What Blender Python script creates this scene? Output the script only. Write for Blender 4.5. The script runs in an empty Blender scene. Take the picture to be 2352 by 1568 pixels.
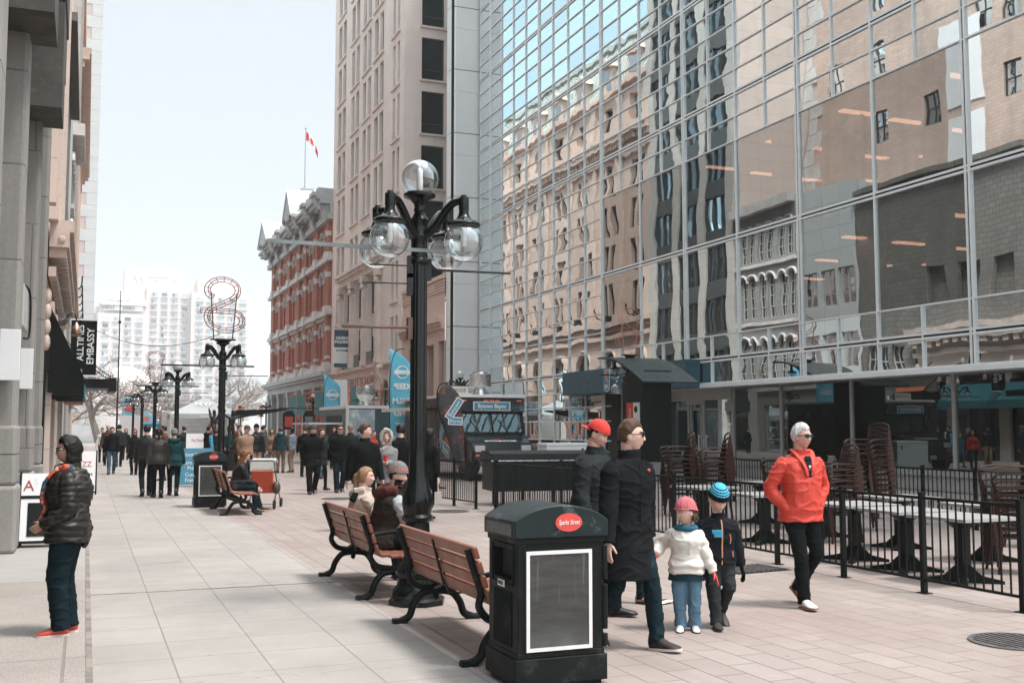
import bpy, bmesh, math, random
from mathutils import Vector, Matrix, noise
from mathutils.bvhtree import BVHTree
R = math.radians
PI = math.pi
SC = bpy.context.scene
COL = SC.collection
rnd = random.Random(7)

# ---------------------------------------------------------------- camera and site survey
CH = 1.72                       # eye height
FD = 2450.0                     # focal length for a 2352 px wide frame
PITCH = math.atan(197.0 / FD)
YAW = math.atan(980.0 * math.cos(PITCH) / FD)
cam_d = bpy.data.cameras.new('camera')
cam_d.sensor_width = 36.0
cam_d.lens = FD / 2352.0 * 36.0
cam_d.clip_end = 3000
cam_d.clip_start = 0.05
cam = bpy.data.objects.new('camera', cam_d)
COL.objects.link(cam)
cam.location = (0, 0, CH)
cam.rotation_euler = (PI / 2 + PITCH, 0, -YAW)
SC.camera = cam

def ray(px, py):
    """direction of a survey bearing (photo pixel in a 2352 x 1568 frame)"""
    x, y = px - 1176.0, 784.0 - py
    up = y * math.cos(PITCH) + FD * math.sin(PITCH)
    fw = FD * math.cos(PITCH) - y * math.sin(PITCH)
    return Vector((x * math.cos(YAW) + fw * math.sin(YAW), fw * math.cos(YAW) - x * math.sin(YAW), up))
def G(px, py, z=0.0):
    d = ray(px, py); t = (z - CH) / d.z
    return Vector((d.x * t, d.y * t, z))
def onX(px, py, X):
    d = ray(px, py); t = X / d.x
    return Vector((X, d.y * t, CH + d.z * t))
def onY(px, py, Y):
    d = ray(px, py); t = Y / d.y
    return Vector((d.x * t, Y, CH + d.z * t))

# ---------------------------------------------------------------- materials
MATS = {}
def nodes_of(name):
    m = bpy.data.materials.new(name); m.use_nodes = True
    nt = m.node_tree; nt.nodes.clear()
    out = nt.nodes.new('ShaderNodeOutputMaterial')
    return m, nt, out
def N(nt, t, **kw):
    n = nt.nodes.new(t)
    for k, v in kw.items():
        if k.startswith('i_'):
            n.inputs[k[2:].replace('_', ' ')].default_value = v
        else:
            setattr(n, k, v)
    return n
def L(nt, a, b): nt.links.new(a, b)
def rgba(c): return (c[0], c[1], c[2], 1.0)
def mix_rgb(nt, fac, a, b, mode='MIX'):
    n = nt.nodes.new('ShaderNodeMix'); n.data_type = 'RGBA'; n.blend_type = mode
    for sock, v in ((n.inputs[0], fac), (n.inputs[6], a), (n.inputs[7], b)):
        if hasattr(v, 'is_linked'): L(nt, v, sock)
        elif isinstance(v, (tuple, list)): sock.default_value = rgba(v)
        else: sock.default_value = v
    return n.outputs[2]
def coords(nt, kind='Object'):
    return N(nt, 'ShaderNodeTexCoord').outputs[kind]
def noise_t(nt, vec, scale, detail=4, rough=.55, out='Fac'):
    n = N(nt, 'ShaderNodeTexNoise'); n.inputs['Scale'].default_value = scale
    n.inputs['Detail'].default_value = detail; n.inputs['Roughness'].default_value = rough
    L(nt, vec, n.inputs['Vector']); return n.outputs[out]
def ramp(nt, fac, a, b, ca=(0, 0, 0), cb=(1, 1, 1)):
    n = N(nt, 'ShaderNodeValToRGB')
    n.color_ramp.elements[0].position = a; n.color_ramp.elements[0].color = rgba(ca)
    n.color_ramp.elements[1].position = b; n.color_ramp.elements[1].color = rgba(cb)
    L(nt, fac, n.inputs[0]); return n.outputs[0]
def math_n(nt, op, a, b=None):
    n = N(nt, 'ShaderNodeMath', operation=op)
    for i, v in enumerate((a, b)):
        if v is None: continue
        if hasattr(v, 'is_linked'): L(nt, v, n.inputs[i])
        else: n.inputs[i].default_value = v
    return n.outputs[0]
def bump(nt, h, strength=.3, dist=.02):
    b = N(nt, 'ShaderNodeBump'); b.inputs['Strength'].default_value = strength; b.inputs['Distance'].default_value = dist
    L(nt, h, b.inputs['Height']); return b.outputs[0]

def mat(name, c, rough=.6, metal=0.0, var=.12, vs=2.0, bs=0.0, bstr=.2, bdist=.01, coat=0.0, spec=.5, wear=None, sheen=0.0):
    """plain procedural surface: mottled colour, slight roughness change, fine bump; wear = (colour, amount, scale)"""
    if name in MATS: return MATS[name]
    m, nt, out = nodes_of(name)
    b = N(nt, 'ShaderNodeBsdfPrincipled'); L(nt, b.outputs[0], out.inputs[0])
    co = coords(nt)
    n1 = noise_t(nt, co, vs, 5, .6)
    lo = tuple(max(0, x * (1 - var)) for x in c); hi = tuple(min(1, x * (1 + var)) for x in c)
    colr = ramp(nt, n1, .3, .7, lo, hi)
    if wear:
        w = ramp(nt, noise_t(nt, co, wear[2], 6, .7), .62 - wear[1] * .3, .72 - wear[1] * .2)
        colr = mix_rgb(nt, w, colr, wear[0])
    L(nt, colr, b.inputs['Base Color'])
    b.inputs['Metallic'].default_value = metal
    b.inputs['Specular IOR Level'].default_value = spec
    rr = ramp(nt, noise_t(nt, co, vs * 2.3, 3), .3, .7, (rough * .85,) * 3, (min(1, rough * 1.15),) * 3)
    L(nt, rr, b.inputs['Roughness'])
    if coat: b.inputs['Coat Weight'].default_value = coat; b.inputs['Coat Roughness'].default_value = .12
    if sheen: b.inputs['Sheen Weight'].default_value = sheen
    if bs: L(nt, bump(nt, noise_t(nt, co, bs, 4, .6), bstr, bdist), b.inputs['Normal'])
    MATS[name] = m; return m

def wall_vec(nt, sx=1.0, sz=1.0):
    """vector (x + y, z) in world metres for axis aligned walls"""
    co = N(nt, 'ShaderNodeNewGeometry').outputs['Position']
    s = N(nt, 'ShaderNodeSeparateXYZ'); L(nt, co, s.inputs[0])
    a = math_n(nt, 'ADD', s.outputs[0], s.outputs[1])
    c = N(nt, 'ShaderNodeCombineXYZ')
    L(nt, math_n(nt, 'MULTIPLY', a, sx), c.inputs[0]); L(nt, math_n(nt, 'MULTIPLY', s.outputs[2], sz), c.inputs[1])
    return c.outputs[0], co
def masonry(name, c1, c2, mortar, bw, bh, ms=.02, rough=.85, stain=.25, bstr=.4, offset=.5, streak=.3, squash=1):
    if name in MATS: return MATS[name]
    m, nt, out = nodes_of(name)
    b = N(nt, 'ShaderNodeBsdfPrincipled'); L(nt, b.outputs[0], out.inputs[0])
    v, co = wall_vec(nt)
    br = N(nt, 'ShaderNodeTexBrick'); L(nt, v, br.inputs['Vector'])
    br.offset = offset
    br.inputs['Color1'].default_value = rgba(c1); br.inputs['Color2'].default_value = rgba(c2); br.inputs['Mortar'].default_value = rgba(mortar)
    br.inputs['Scale'].default_value = 1.0; br.inputs['Mortar Size'].default_value = ms; br.inputs['Mortar Smooth'].default_value = .2
    br.inputs['Brick Width'].default_value = bw; br.inputs['Row Height'].default_value = bh; br.inputs['Bias'].default_value = 0
    n1 = noise_t(nt, co, .35, 6, .65)
    col = mix_rgb(nt, math_n(nt, 'MULTIPLY', ramp(nt, n1, .42, .68), stain), br.outputs['Color'], tuple(x * .6 for x in c1))
    mp = N(nt, 'ShaderNodeMapping'); mp.inputs['Scale'].default_value = (1.3, 1.3, .08); L(nt, co, mp.inputs[0])
    n2 = ramp(nt, noise_t(nt, mp.outputs[0], 1.0, 4, .6), .5, .72)
    col = mix_rgb(nt, math_n(nt, 'MULTIPLY', n2, streak), col, tuple(x * .68 for x in c2))
    n3 = ramp(nt, noise_t(nt, co, 30, 3), .3, .7, (.92, .92, .92), (1.07, 1.07, 1.07))
    col = mix_rgb(nt, 1.0, col, n3, 'MULTIPLY')
    L(nt, col, b.inputs['Base Color']); b.inputs['Roughness'].default_value = rough
    b.inputs['Specular IOR Level'].default_value = .25
    h = math_n(nt, 'SUBTRACT', math_n(nt, 'MULTIPLY', noise_t(nt, co, 22, 4), .25), br.outputs['Fac'])
    L(nt, bump(nt, h, bstr, .015), b.inputs['Normal'])
    MATS[name] = m; return m

# ---------------------------------------------------------------- mesh builder
class MB:
    def __init__(s): s.v = []; s.f = []; s.m = []; s.sm = []; s.cur = 0; s.smooth = False
    def mi(s, i): s.cur = i; return s
    def add(s, vs, fs, sm=None):
        o = len(s.v); s.v.extend([tuple(x) for x in vs])
        for f in fs:
            s.f.append(tuple(o + i for i in f)); s.m.append(s.cur); s.sm.append(s.smooth if sm is None else sm)
        return s
    def box(s, a, b, M=None):
        x0, y0, z0 = a; x1, y1, z1 = b
        vs = [Vector(p) for p in ((x0,y0,z0),(x1,y0,z0),(x1,y1,z0),(x0,y1,z0),(x0,y0,z1),(x1,y0,z1),(x1,y1,z1),(x0,y1,z1))]
        if M is not None: vs = [M @ p for p in vs]
        return s.add(vs, [(0,3,2,1),(4,5,6,7),(0,1,5,4),(1,2,6,5),(2,3,7,6),(3,0,4,7)], False)
    def cbox(s, c, d, M=None):
        return s.box((c[0]-d[0]/2, c[1]-d[1]/2, c[2]-d[2]/2), (c[0]+d[0]/2, c[1]+d[1]/2, c[2]+d[2]/2), M)
    def quad(s, a, b, c, d): return s.add([a, b, c, d], [(0,1,2,3)], False)
    def bar(s, p, q, w, h=None):
        """rectangular bar from p to q"""
        p, q = Vector(p), Vector(q); h = h or w; d = (q - p)
        if d.length < 1e-6: return s
        d.normalize(); up = Vector((0,0,1)) if abs(d.z) < .95 else Vector((1,0,0))
        a = d.cross(up).normalized() * w / 2; b = a.cross(d).normalized() * h / 2
        vs = [p-a-b, p+a-b, p+a+b, p-a+b, q-a-b, q+a-b, q+a+b, q-a+b]
        return s.add(vs, [(0,3,2,1),(4,5,6,7),(0,1,5,4),(1,2,6,5),(2,3,7,6),(3,0,4,7)], False)
    def loft(s, rings, cap=True, sm=True, closed=False):
        n = len(rings[0]); o = len(s.v); fs = []
        for r in rings: s.v.extend([tuple(p) for p in r])
        k = len(rings)
        for i in range(k if closed else k - 1):
            a, b = o + i * n, o + ((i + 1) % k) * n
            for j in range(n):
                fs.append((a+j, a+(j+1)%n, b+(j+1)%n, b+j))
        if cap and not closed:
            fs.append(tuple(o + j for j in reversed(range(n)))); fs.append(tuple(o + (k-1)*n + j for j in range(n)))
        for f in fs: s.f.append(f); s.m.append(s.cur); s.sm.append(sm)
        return s
    def tube(s, pts, rad, n=8, cap=True, sm=True, closed=False, flat=None):
        """round tube along pts; rad a number, a list, or a list of (rx, ry)"""
        pts = [Vector(p) for p in pts]; k = len(pts)
        if not isinstance(rad, (list, tuple)): rad = [rad] * k
        rings = []; ref = None
        for i, p in enumerate(pts):
            if closed: t = pts[(i+1) % k] - pts[i-1]
            else: t = (pts[min(i+1, k-1)] - pts[max(i-1, 0)])
            t.normalize()
            if ref is None:
                ref = flat.copy() if flat is not None else (Vector((0,0,1)) if abs(t.z) < .9 else Vector((0,1,0)))
            a = t.cross(ref)
            if a.length < 1e-4: a = t.cross(Vector((1,0,0)))
            a.normalize(); b = a.cross(t).normalized(); ref = b
            rx, ry = rad[i] if isinstance(rad[i], (list, tuple)) else (rad[i], rad[i])
            rings.append([p + a * math.cos(2*PI*j/n) * rx + b * math.sin(2*PI*j/n) * ry for j in range(n)])
        return s.loft(rings, cap, sm, closed)
    def lathe(s, prof, n=16, c=(0,0,0), sm=True, M=None, cap=True):
        rings = []
        for r, z in prof:
            ring = [Vector((c[0] + r*math.cos(2*PI*j/n), c[1] + r*math.sin(2*PI*j/n), c[2] + z)) for j in range(n)]
            if M is not None: ring = [M @ p for p in ring]
            rings.append(ring)
        return s.loft(rings, cap, sm)
    def sphere(s, c, r, n=16, k=10, M=None):
        rx, ry, rz = r if isinstance(r, (tuple, list)) else (r, r, r)
        rings = []
        for i in range(k + 1):
            a = -PI/2 + PI * i / k; q = max(math.cos(a), .004)
            ring = [Vector((rx*q*math.cos(2*PI*j/n), ry*q*math.sin(2*PI*j/n), rz*math.sin(a))) for j in range(n)]
            if M is not None: ring = [M @ p for p in ring]
            rings.append([p + Vector(c) for p in ring])
        return s.loft(rings, True, True)
    def prism(s, poly, d0, d1, axis='y', M=None, sm=False):
        """extrude a 2D outline; axis y: (x,z) outline along y; x: (y,z) along x; z: (x,y) along z"""
        def P(p, d):
            v = Vector((p[0], d, p[1])) if axis == 'y' else Vector((d, p[0], p[1])) if axis == 'x' else Vector((p[0], p[1], d))
            return M @ v if M is not None else v
        n = len(poly); vs = [P(p, d0) for p in poly] + [P(p, d1) for p in poly]
        o = len(s.v); s.v.extend([tuple(v) for v in vs])
        for j in range(n):
            s.f.append((o+j, o+(j+1)%n, o+n+(j+1)%n, o+n+j)); s.m.append(s.cur); s.sm.append(sm)
        s.f.append(tuple(o+j for j in reversed(range(n)))); s.m.append(s.cur); s.sm.append(False)
        s.f.append(tuple(o+n+j for j in range(n))); s.m.append(s.cur); s.sm.append(False)
        return s
    def mesh(s, name, mats):
        me = bpy.data.meshes.new(name); me.from_pydata(s.v, [], s.f)
        for m in (mats if isinstance(mats, (list, tuple)) else [mats]): me.materials.append(m)
        me.polygons.foreach_set('material_index', s.m); me.polygons.foreach_set('use_smooth', s.sm)
        bm = bmesh.new(); bm.from_mesh(me); bmesh.ops.recalc_face_normals(bm, faces=bm.faces); bm.to_mesh(me); bm.free()
        if any(s.sm): me.set_sharp_from_angle(angle=R(42))
        me.update(); return me
    def build(s, name, mats, parent=None, loc=None, rz=0.0, bevel=0.0):
        o = bpy.data.objects.new(name, s.mesh(name, mats)); COL.objects.link(o)
        if parent is not None: o.parent = parent
        if loc is not None: o.location = loc
        if rz: o.rotation_euler = (0, 0, rz)
        if bevel:
            bv = o.modifiers.new('edge', 'BEVEL'); bv.width = bevel; bv.segments = 2; bv.limit_method = 'ANGLE'; bv.angle_limit = R(40)
        return o

def tag(o, label=None, cat=None, group=None, kind=None):
    if label: o['label'] = label
    if cat: o['category'] = cat
    if group: o['group'] = group
    if kind: o['kind'] = kind
    return o
def thing(name, label, cat, loc=(0,0,0), rz=0.0, group=None):
    o = bpy.data.objects.new(name, None); COL.objects.link(o)
    o.location = loc; o.rotation_euler = (0, 0, rz); o.empty_display_size = .2
    return tag(o, label, cat, group)
def kids(o): return [c for c in bpy.data.objects if c.parent == o]
def copy_tree(o, parent=None, table=None):
    c = o.copy(); COL.objects.link(c)
    if parent is not None: c.parent = parent
    for ch in (table[o.name] if table else kids(o)): copy_tree(ch, c)
    return c
def copy_thing(o, loc, rz=None, label=None, group=None):
    c = copy_tree(o); c.location = loc
    if rz is not None: c.rotation_euler = (0, 0, rz)
    if label: c['label'] = label
    if group: c['group'] = group
    return c
def text(name, s, size, M, m, parent=None, extrude=.002, ax='CENTER', sx=1.0, shear=0.0, bold=0.0, space=1.0, line=1.0):
    """lettering as a text object; M is its local matrix (x along the line, z out of the face)"""
    cu = bpy.data.curves.new(name, 'FONT'); cu.body = s; cu.size = size; cu.align_x = ax; cu.align_y = 'CENTER'
    cu.extrude = extrude; cu.shear = shear; cu.offset = bold; cu.space_character = space; cu.space_line = line
    cu.resolution_u = 3
    o = bpy.data.objects.new(name, cu); COL.objects.link(o); cu.materials.append(m)
    o.matrix_world = M @ Matrix.Diagonal((sx, 1, 1, 1))
    if parent is not None: o.parent = parent
    return o
def face_M(loc, x_dir, up=(0, 0, 1)):
    x = Vector(x_dir).normalized(); u = Vector(up).normalized(); z = x.cross(u).normalized(); y = z.cross(x)
    M = Matrix((x, y, z)).transposed().to_4x4(); M.translation = Vector(loc); return M
def bez(pts, n=8):
    """smooth curve through points (Catmull-Rom)"""
    P = [Vector(p) for p in pts]; out = []
    for i in range(len(P) - 1):
        a, b, c, d = P[max(i-1,0)], P[i], P[i+1], P[min(i+2,len(P)-1)]
        for k in range(n):
            t = k / n
            out.append(.5*((2*b) + (c-a)*t + (2*a-5*b+4*c-d)*t*t + (3*b-a-3*c+d)*t**3))
    out.append(P[-1]); return out
# ---------------------------------------------------------------- people
def fuse(mbs, voxel, mats, name, smooth=2, disp=0.0, dscale=7.0, seed=0, ridge=None):
    """closed pieces grown together into one continuous surface; each face takes the material of the piece it came from"""
    src = MB()
    for b in mbs:
        o = len(src.v); src.v.extend(b.v)
        for f, m_ in zip(b.f, b.m): src.f.append(tuple(i + o for i in f)); src.m.append(m_); src.sm.append(True)
    me = bpy.data.meshes.new('tmp'); me.from_pydata(src.v, [], src.f)
    bm = bmesh.new(); bm.from_mesh(me); bmesh.ops.recalc_face_normals(bm, faces=bm.faces); bm.to_mesh(me)
    bmesh.ops.triangulate(bm, faces=bm.faces[:]); bm.faces.ensure_lookup_table()
    me.polygons.foreach_set('material_index', src.m)
    ob = bpy.data.objects.new('tmp', me); COL.objects.link(ob)
    rm = ob.modifiers.new('r', 'REMESH'); rm.mode = 'VOXEL'; rm.voxel_size = voxel
    dg = bpy.context.evaluated_depsgraph_get(); res = bpy.data.meshes.new_from_object(ob.evaluated_get(dg))
    tree = BVHTree.FromPolygons([tuple(v) for v in src.v], src.f)
    bpy.data.objects.remove(ob)
    b2 = bmesh.new(); b2.from_mesh(res)
    for _ in range(smooth): bmesh.ops.smooth_vert(b2, verts=b2.verts, factor=.5, use_axis_x=True, use_axis_y=True, use_axis_z=True)
    b2.normal_update()
    if disp or ridge:
        off = Vector((seed*3.1, seed*1.7, seed*.9)); mv = []
        for v in b2.verts:
            q = v.co*dscale; q.z *= .6; n_ = noise.noise(Vector((v.co.x*7, v.co.y*7, v.co.z*13)) + off); d = disp * (.8*noise.noise(q + off) + 1.5*max(0, .55 - abs(n_)*2.2) - .3)
            if ridge: d += ridge(v.co)
            mv.append(v.co + v.normal*d)
        for v, c in zip(b2.verts, mv): v.co = c
    for f in b2.faces:
        f.smooth = True
        if len(mats) > 1:
            hit = tree.find_nearest(f.calc_center_median()); f.material_index = src.m[hit[2]] if hit[2] is not None else 0
    out = bpy.data.meshes.new(name); b2.to_mesh(out); b2.free(); bm.free(); bpy.data.meshes.remove(res); bpy.data.meshes.remove(me)
    for m_ in mats: out.materials.append(m_)
    o = bpy.data.objects.new(name, out); COL.objects.link(o); return o

def ik(a, t, la, lb, pole):
    d = t - a; L_ = d.length
    if L_ > (la + lb)*.999: t = a + d*((la + lb)*.999/L_); d = t - a; L_ = d.length
    u = d.normalized(); x = (la*la - lb*lb + L_*L_)/(2*L_); h = math.sqrt(max(0, la*la - x*x))
    p = (pole - u*pole.dot(u)); p = p.normalized() if p.length > 1e-5 else Vector((0, 1, 0))
    return a + u*x + p*h, t

def cloth(name, c, rough=.85, bs=120, bstr=.15, var=.12, sheen=.0, vs=6, wear=None): return mat(name, c, rough, var=var, vs=vs, bs=bs, bstr=bstr, bdist=.004, sheen=sheen, spec=.06, wear=wear)
SKIN = {'light': mat('skin_light', (.60,.385,.31), .5, var=.12, vs=22, bs=260, bstr=.12, wear=((.55,.27,.21), .35, 12)), 'tan': mat('skin_tan', (.50,.305,.23), .5, var=.12, vs=22, bs=260, bstr=.12, wear=((.46,.22,.16), .3, 12)), 'ruddy': mat('skin_ruddy', (.57,.33,.26), .5, var=.12, vs=22, bs=260, bstr=.12, wear=((.55,.22,.17), .4, 12))}
M_lip = mat('lips', (.46,.215,.18), .5); M_eye = mat('eye_dark', (.03,.02,.016), .25); M_eyew = mat('eye_white', (.62,.58,.55), .3)
def hair_mat(name, c):
    m, nt, out = nodes_of(name); bb = N(nt, 'ShaderNodeBsdfPrincipled'); L(nt, bb.outputs[0], out.inputs[0]); co = coords(nt)
    mp = N(nt, 'ShaderNodeMapping'); mp.inputs['Scale'].default_value = (150, 150, 12); L(nt, co, mp.inputs[0]); n_ = noise_t(nt, mp.outputs[0], 1.0, 4, .65)
    L(nt, ramp(nt, n_, .3, .7, tuple(x*.55 for x in c), tuple(min(1, x*1.5) for x in c)), bb.inputs['Base Color']); bb.inputs['Roughness'].default_value = .42; bb.inputs['Specular IOR Level'].default_value = .2
    L(nt, bump(nt, n_, .8, .006), bb.inputs['Normal']); MATS[name] = m; return m
HAIR = {'black': hair_mat('hair_black', (.010,.009,.008)), 'brown': hair_mat('hair_brown', (.075,.040,.024)), 'white': hair_mat('hair_white', (.50,.485,.465)), 'red': hair_mat('hair_auburn', (.15,.06,.03)), 'fair': hair_mat('hair_fair', (.28,.165,.09))}
HR = (.074, .096, .113)         # half width, depth, height of an adult head
def g2(a, s): return math.exp(-(a/s)**2)
def head_pt(d, female=False, full=0.0):
    x, y, z = d.x*HR[0], d.y*HR[1], d.z*HR[2]
    t = max(0, -d.z)
    if d.z < 0:
        x *= 1 - .34*t**1.6*(1 - full*.6); 
        if d.y < 0: y *= 1 - .55*t**1.2
        else: y *= 1 + .20*t*t
    if d.y > 0:
        y *= .96; ax = abs(x)
        y += .0225*g2(x, .0095 + .005*max(0, -z/.03 if z < 0 else 0))*(max(0, min(1, (.026 - z)/.058)) if z > -.034 else max(0, 1 - (-.034 - z)/.008))
        y -= .010*g2(ax - .030, .013)*g2(z - .010, .010)
        y += .0055*g2(ax - .026, .02)*g2(z - .029, .008)
        y += .006*g2(ax - .040, .018)*g2(z + .022, .016)
        y += .0065*g2(x, .020)*g2(z + .056, .0055) + .007*g2(x, .018)*g2(z + .070, .006) - .004*g2(x, .024)*g2(z + .063, .003)
        y += .010*g2(x, .022)*g2(z + .098, .014)
        y -= .006*g2(x, .03)*g2(z + .083, .008)
    return Vector((x, y, z))
def head_mb(Mh, hairmat_slot=3, female=False, full=0.0, n=40, k=34, beard=0):
    b = MB(); rings = []
    dirs = []
    for i in range(k + 1):
        a = -PI/2 + PI*i/k; q = max(math.cos(a), .01)
        dirs.append([Vector((q*math.sin(2*PI*j/n), q*math.cos(2*PI*j/n), math.sin(a))) for j in range(n)])
    vs = [[Mh @ head_pt(d, female, full) for d in r] for r in dirs]
    o = len(b.v); b.v = [tuple(p) for r in vs for p in r]
    for i in range(k):
        for j in range(n):
            c = head_pt((dirs[i][j] + dirs[i+1][(j+1) % n])/2, female, full); m_ = 0
            pass
            if beard and c.y > .0 and c.z < -.035 and (c.z < -.078 or abs(c.x) > .030 or c.z > -.048 and abs(c.x) < .03 and c.z < -.044): m_ = 3
            b.f.append((i*n+j, i*n+(j+1) % n, (i+1)*n+(j+1) % n, (i+1)*n+j)); b.m.append(m_); b.sm.append(True)
    b.f.append(tuple(reversed(range(n)))); b.m.append(0); b.sm.append(True); b.f.append(tuple(k*n + j for j in range(n))); b.m.append(0); b.sm.append(True)
    for s in (-1, 1):
        e = MB(); e.cur = 0; e.sphere((s*.074, -.008, -.004), (.011, .019, .031), 10, 8); e.v = [tuple(Mh @ Vector(p)) for p in e.v]; b.add(e.v, e.f)
    parts = [b]
    return parts
def head_y(x, z):
    dz = max(-.99, min(.99, z/HR[2])); t = max(0, -dz); dx = x/(HR[0]*(1 - .34*t**1.6)); return head_pt(Vector((dx, math.sqrt(max(.01, 1 - dz*dz - dx*dx)), dz))).y
def face_mb(Mh, brow=True):
    """eyes, lips and brows sit on the face as their own small surfaces"""
    b = MB()
    def put(e):
        o = len(b.v); b.v.extend([tuple(Mh @ Vector(p)) for p in e.v])
        for f, m_ in zip(e.f, e.m): b.f.append(tuple(i + o for i in f)); b.m.append(m_); b.sm.append(True)
    for s in (-1, 1):
        e = MB(); yb = head_y(.030, .009) - .004
        e.cur = 0; e.sphere((s*.030, yb, .009), (.0118, .007, .0052), 10, 8); e.cur = 1; e.sphere((s*.030, yb + .0042, .0092), (.0055, .0042, .0050), 8, 6)
        e.cur = 2; e.tube([(s*(.018 + .024*k/4), head_y(.018 + .024*k/4, .014) + .0008, .0125 + .003*math.sin(PI*k/4)) for k in range(5)], .0016, 5)
        if brow: e.tube([(s*(.013 + .036*k/5), head_y(.013 + .036*k/5, .028) + .0005, .0262 + .0045*math.sin(PI*k/5*.8)) for k in range(6)], [.0024,.003,.0032,.003,.0024,.0015], 5)
        put(e)
    e = MB(); e.cur = 3
    for z0, r_ in ((-.0575, .0034), (-.0665, .0042)):
        e.tube([(.0195*q, head_y(.0195*abs(q), z0) - .0012 - .002*q*q, z0 + (.0015 if z0 > -.06 else -.001)*(1 - abs(q)) + (.0 if z0 > -.06 else .005*q*q) - (.004*q*q if z0 > -.06 else 0)) for q in (-1, -.6, -.2, .2, .6, 1)], [r_*.4, r_*.9, r_, r_, r_*.9, r_*.4], 6)
    put(e); return b
def hair_mb(Mh, style, n=44, k=34, seed=1, flat=False):
    b = MB(); rings = []
    for i in range(k + 1):
        a = -PI/2 + PI*i/k; q = max(math.cos(a), .01); r = []
        for j in range(n):
            d = Vector((q*math.sin(2*PI*j/n), q*math.cos(2*PI*j/n), math.sin(a))); p = head_pt(Vector((d.x, min(d.y, .99), d.z)))
            ax = abs(p.x)
            if style in ('bob', 'long', 'pony'): line = .062 - .35*max(0, .05 - abs(p.y - .05)) if False else (.066 if p.y > .05 else .066 - (.05 - p.y)*2.6)
            elif style == 'short': line = .062 if p.y > .045 else max(.062 - (.045 - p.y)*1.55, -.055 if p.y < -.02 else -.012)
            elif style == 'bald': line = .2
            else: line = .058 if p.y > .03 else max(.058 - (.03 - p.y)*1.4, -.06)
            if style in ('bob', 'long'): line = max(line, -.3)
            mk = max(0, min(1, (p.z - line)/.018 + .5)); th = {'short': .014, 'bob': .022, 'long': .02, 'pony': .010}.get(style, .012)
            nz = noise.noise(Vector((p.x*26, p.y*26, p.z*11 + seed)))
            up = .008*max(0, d.z) if style == 'short' else .004
            if flat: th, up = .004, 0
            mk2 = max(0, min(1, (p.z - line)/.055 + .25)); off = mk*(.004 + mk2*(th + up) + .006*nz) - .014*(1 - mk)
            r.append(Mh @ (p + d.normalized()*off))
        rings.append(r)
    b.loft(rings, True, True)
    out = [b]
    if style in ('bob', 'long'):
        bot = -.135 if style == 'bob' else -.30
        c = MB(); rr = []
        for i in range(11):
            t = i/10; z = .05 + (bot - .05)*t; w = .084 + .014*math.sin(t*2.6); dp = .102 + .012*math.sin(t*2.4); ring = []
            if t > .85: w *= 1 - (t-.85)*1.2; dp *= 1 - (t-.85)*1.2
            m_ = 20
            for j in range(m_ + 1):
                th = R(-108) + R(216)*j/m_ ; ring.append(Vector((w*math.sin(th), -dp*math.cos(th)*(.95 if style == 'bob' else .85) - .006, z + .008*math.sin(j*1.3))))
            for j in range(m_, -1, -1):
                th = R(-108) + R(216)*j/m_; ring.append(Vector(((w-.022)*math.sin(th), -(dp-.024)*math.cos(th)*.95 - .004, z)))
            rr.append([Mh @ p for p in ring])
        c.loft(rr, True, True); out.append(c)
    if style == 'pony':
        c = MB(); c.tube([Mh @ Vector(p) for p in bez([(0,-.09,.03),(0,-.125,.0),(.005,-.12,-.10),(0,-.10,-.2),(0,-.10,-.25)], 4)], [.026,.03,.034,.034,.034,.033,.033,.032,.032,.031,.03,.028,.026,.022,.018,.012,.008], 8); out.append(c)
    return out
def hand_mb(w, d, n, s, size=1.0, curl=.45, slot=0):
    """hand from wrist w along d, palm normal n, thumb side s"""
    b = MB(); b.cur = slot; d, n, s = d.normalized(), n.normalized(), s.normalized(); S = size
    pal = []
    for t, hw, ht in ((-.02,.024,.017),(.0,.027,.017),(.035,.040,.015),(.07,.042,.013),(.092,.039,.011)):
        c = w + d*t*S; pal.append([c + s*math.cos(2*PI*k/10)*hw*S + n*math.sin(2*PI*k/10)*ht*S for k in range(10)])
    b.loft(pal)
    for i, (off, ln, r_) in enumerate(((.030,.066,.0088),(.010,.075,.0092),(-.011,.070,.0088),(-.030,.056,.0078))):
        p = w + d*.086*S + s*off*S; dd = d.copy(); pts = [p - d*.012*S, p]; cv = curl*(.8 + .15*i)
        for seg in range(3):
            ang = cv*(.55 if seg == 0 else .75); dd = (dd*math.cos(ang) + n*math.sin(ang)).normalized(); p = p + dd*ln*S*(.45, .31, .26)[seg]; pts.append(p)
        b.tube(pts, [r_*S, r_*S, r_*.98*S, r_*.9*S, r_*.72*S], 8)
    p = w + d*.022*S + s*.024*S; td = (d*.62 + s*.72 + n*.28).normalized(); pts = [p - td*.01*S, p, p + td*.034*S]; td2 = (d*.85 + s*.25 + n*.45).normalized(); pts += [pts[-1] + td2*.03*S, pts[-1] + td2*.052*S]
    b.tube(pts, [.013*S,.0125*S,.011*S,.0098*S,.0075*S], 8)
    return b
def oval_ring(c, r, f, rx, ry, n=20, sq=1.0):
    out = []
    for j in range(n):
        a = 2*PI*j/n; ca, sa = math.cos(a), math.sin(a); ca = math.copysign(abs(ca)**sq, ca); sa = math.copysign(abs(sa)**sq, sa); out.append(c + r*ca*rx + f*sa*ry)
    return out
TORSO_M = [(-.10,.088,.062),(0,.098,.070),(.12,.096,.068),(.30,.088,.064),(.52,.100,.070),(.72,.110,.068),(.84,.106,.060),(.92,.086,.052),(.97,.062,.046),(1.02,.042,.040)]
TORSO_F = [(-.10,.090,.064),(0,.100,.074),(.12,.098,.070),(.32,.076,.058),(.54,.088,.072),(.72,.094,.074),(.84,.090,.058),(.92,.072,.048),(.97,.053,.042),(1.02,.038,.036)]

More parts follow.
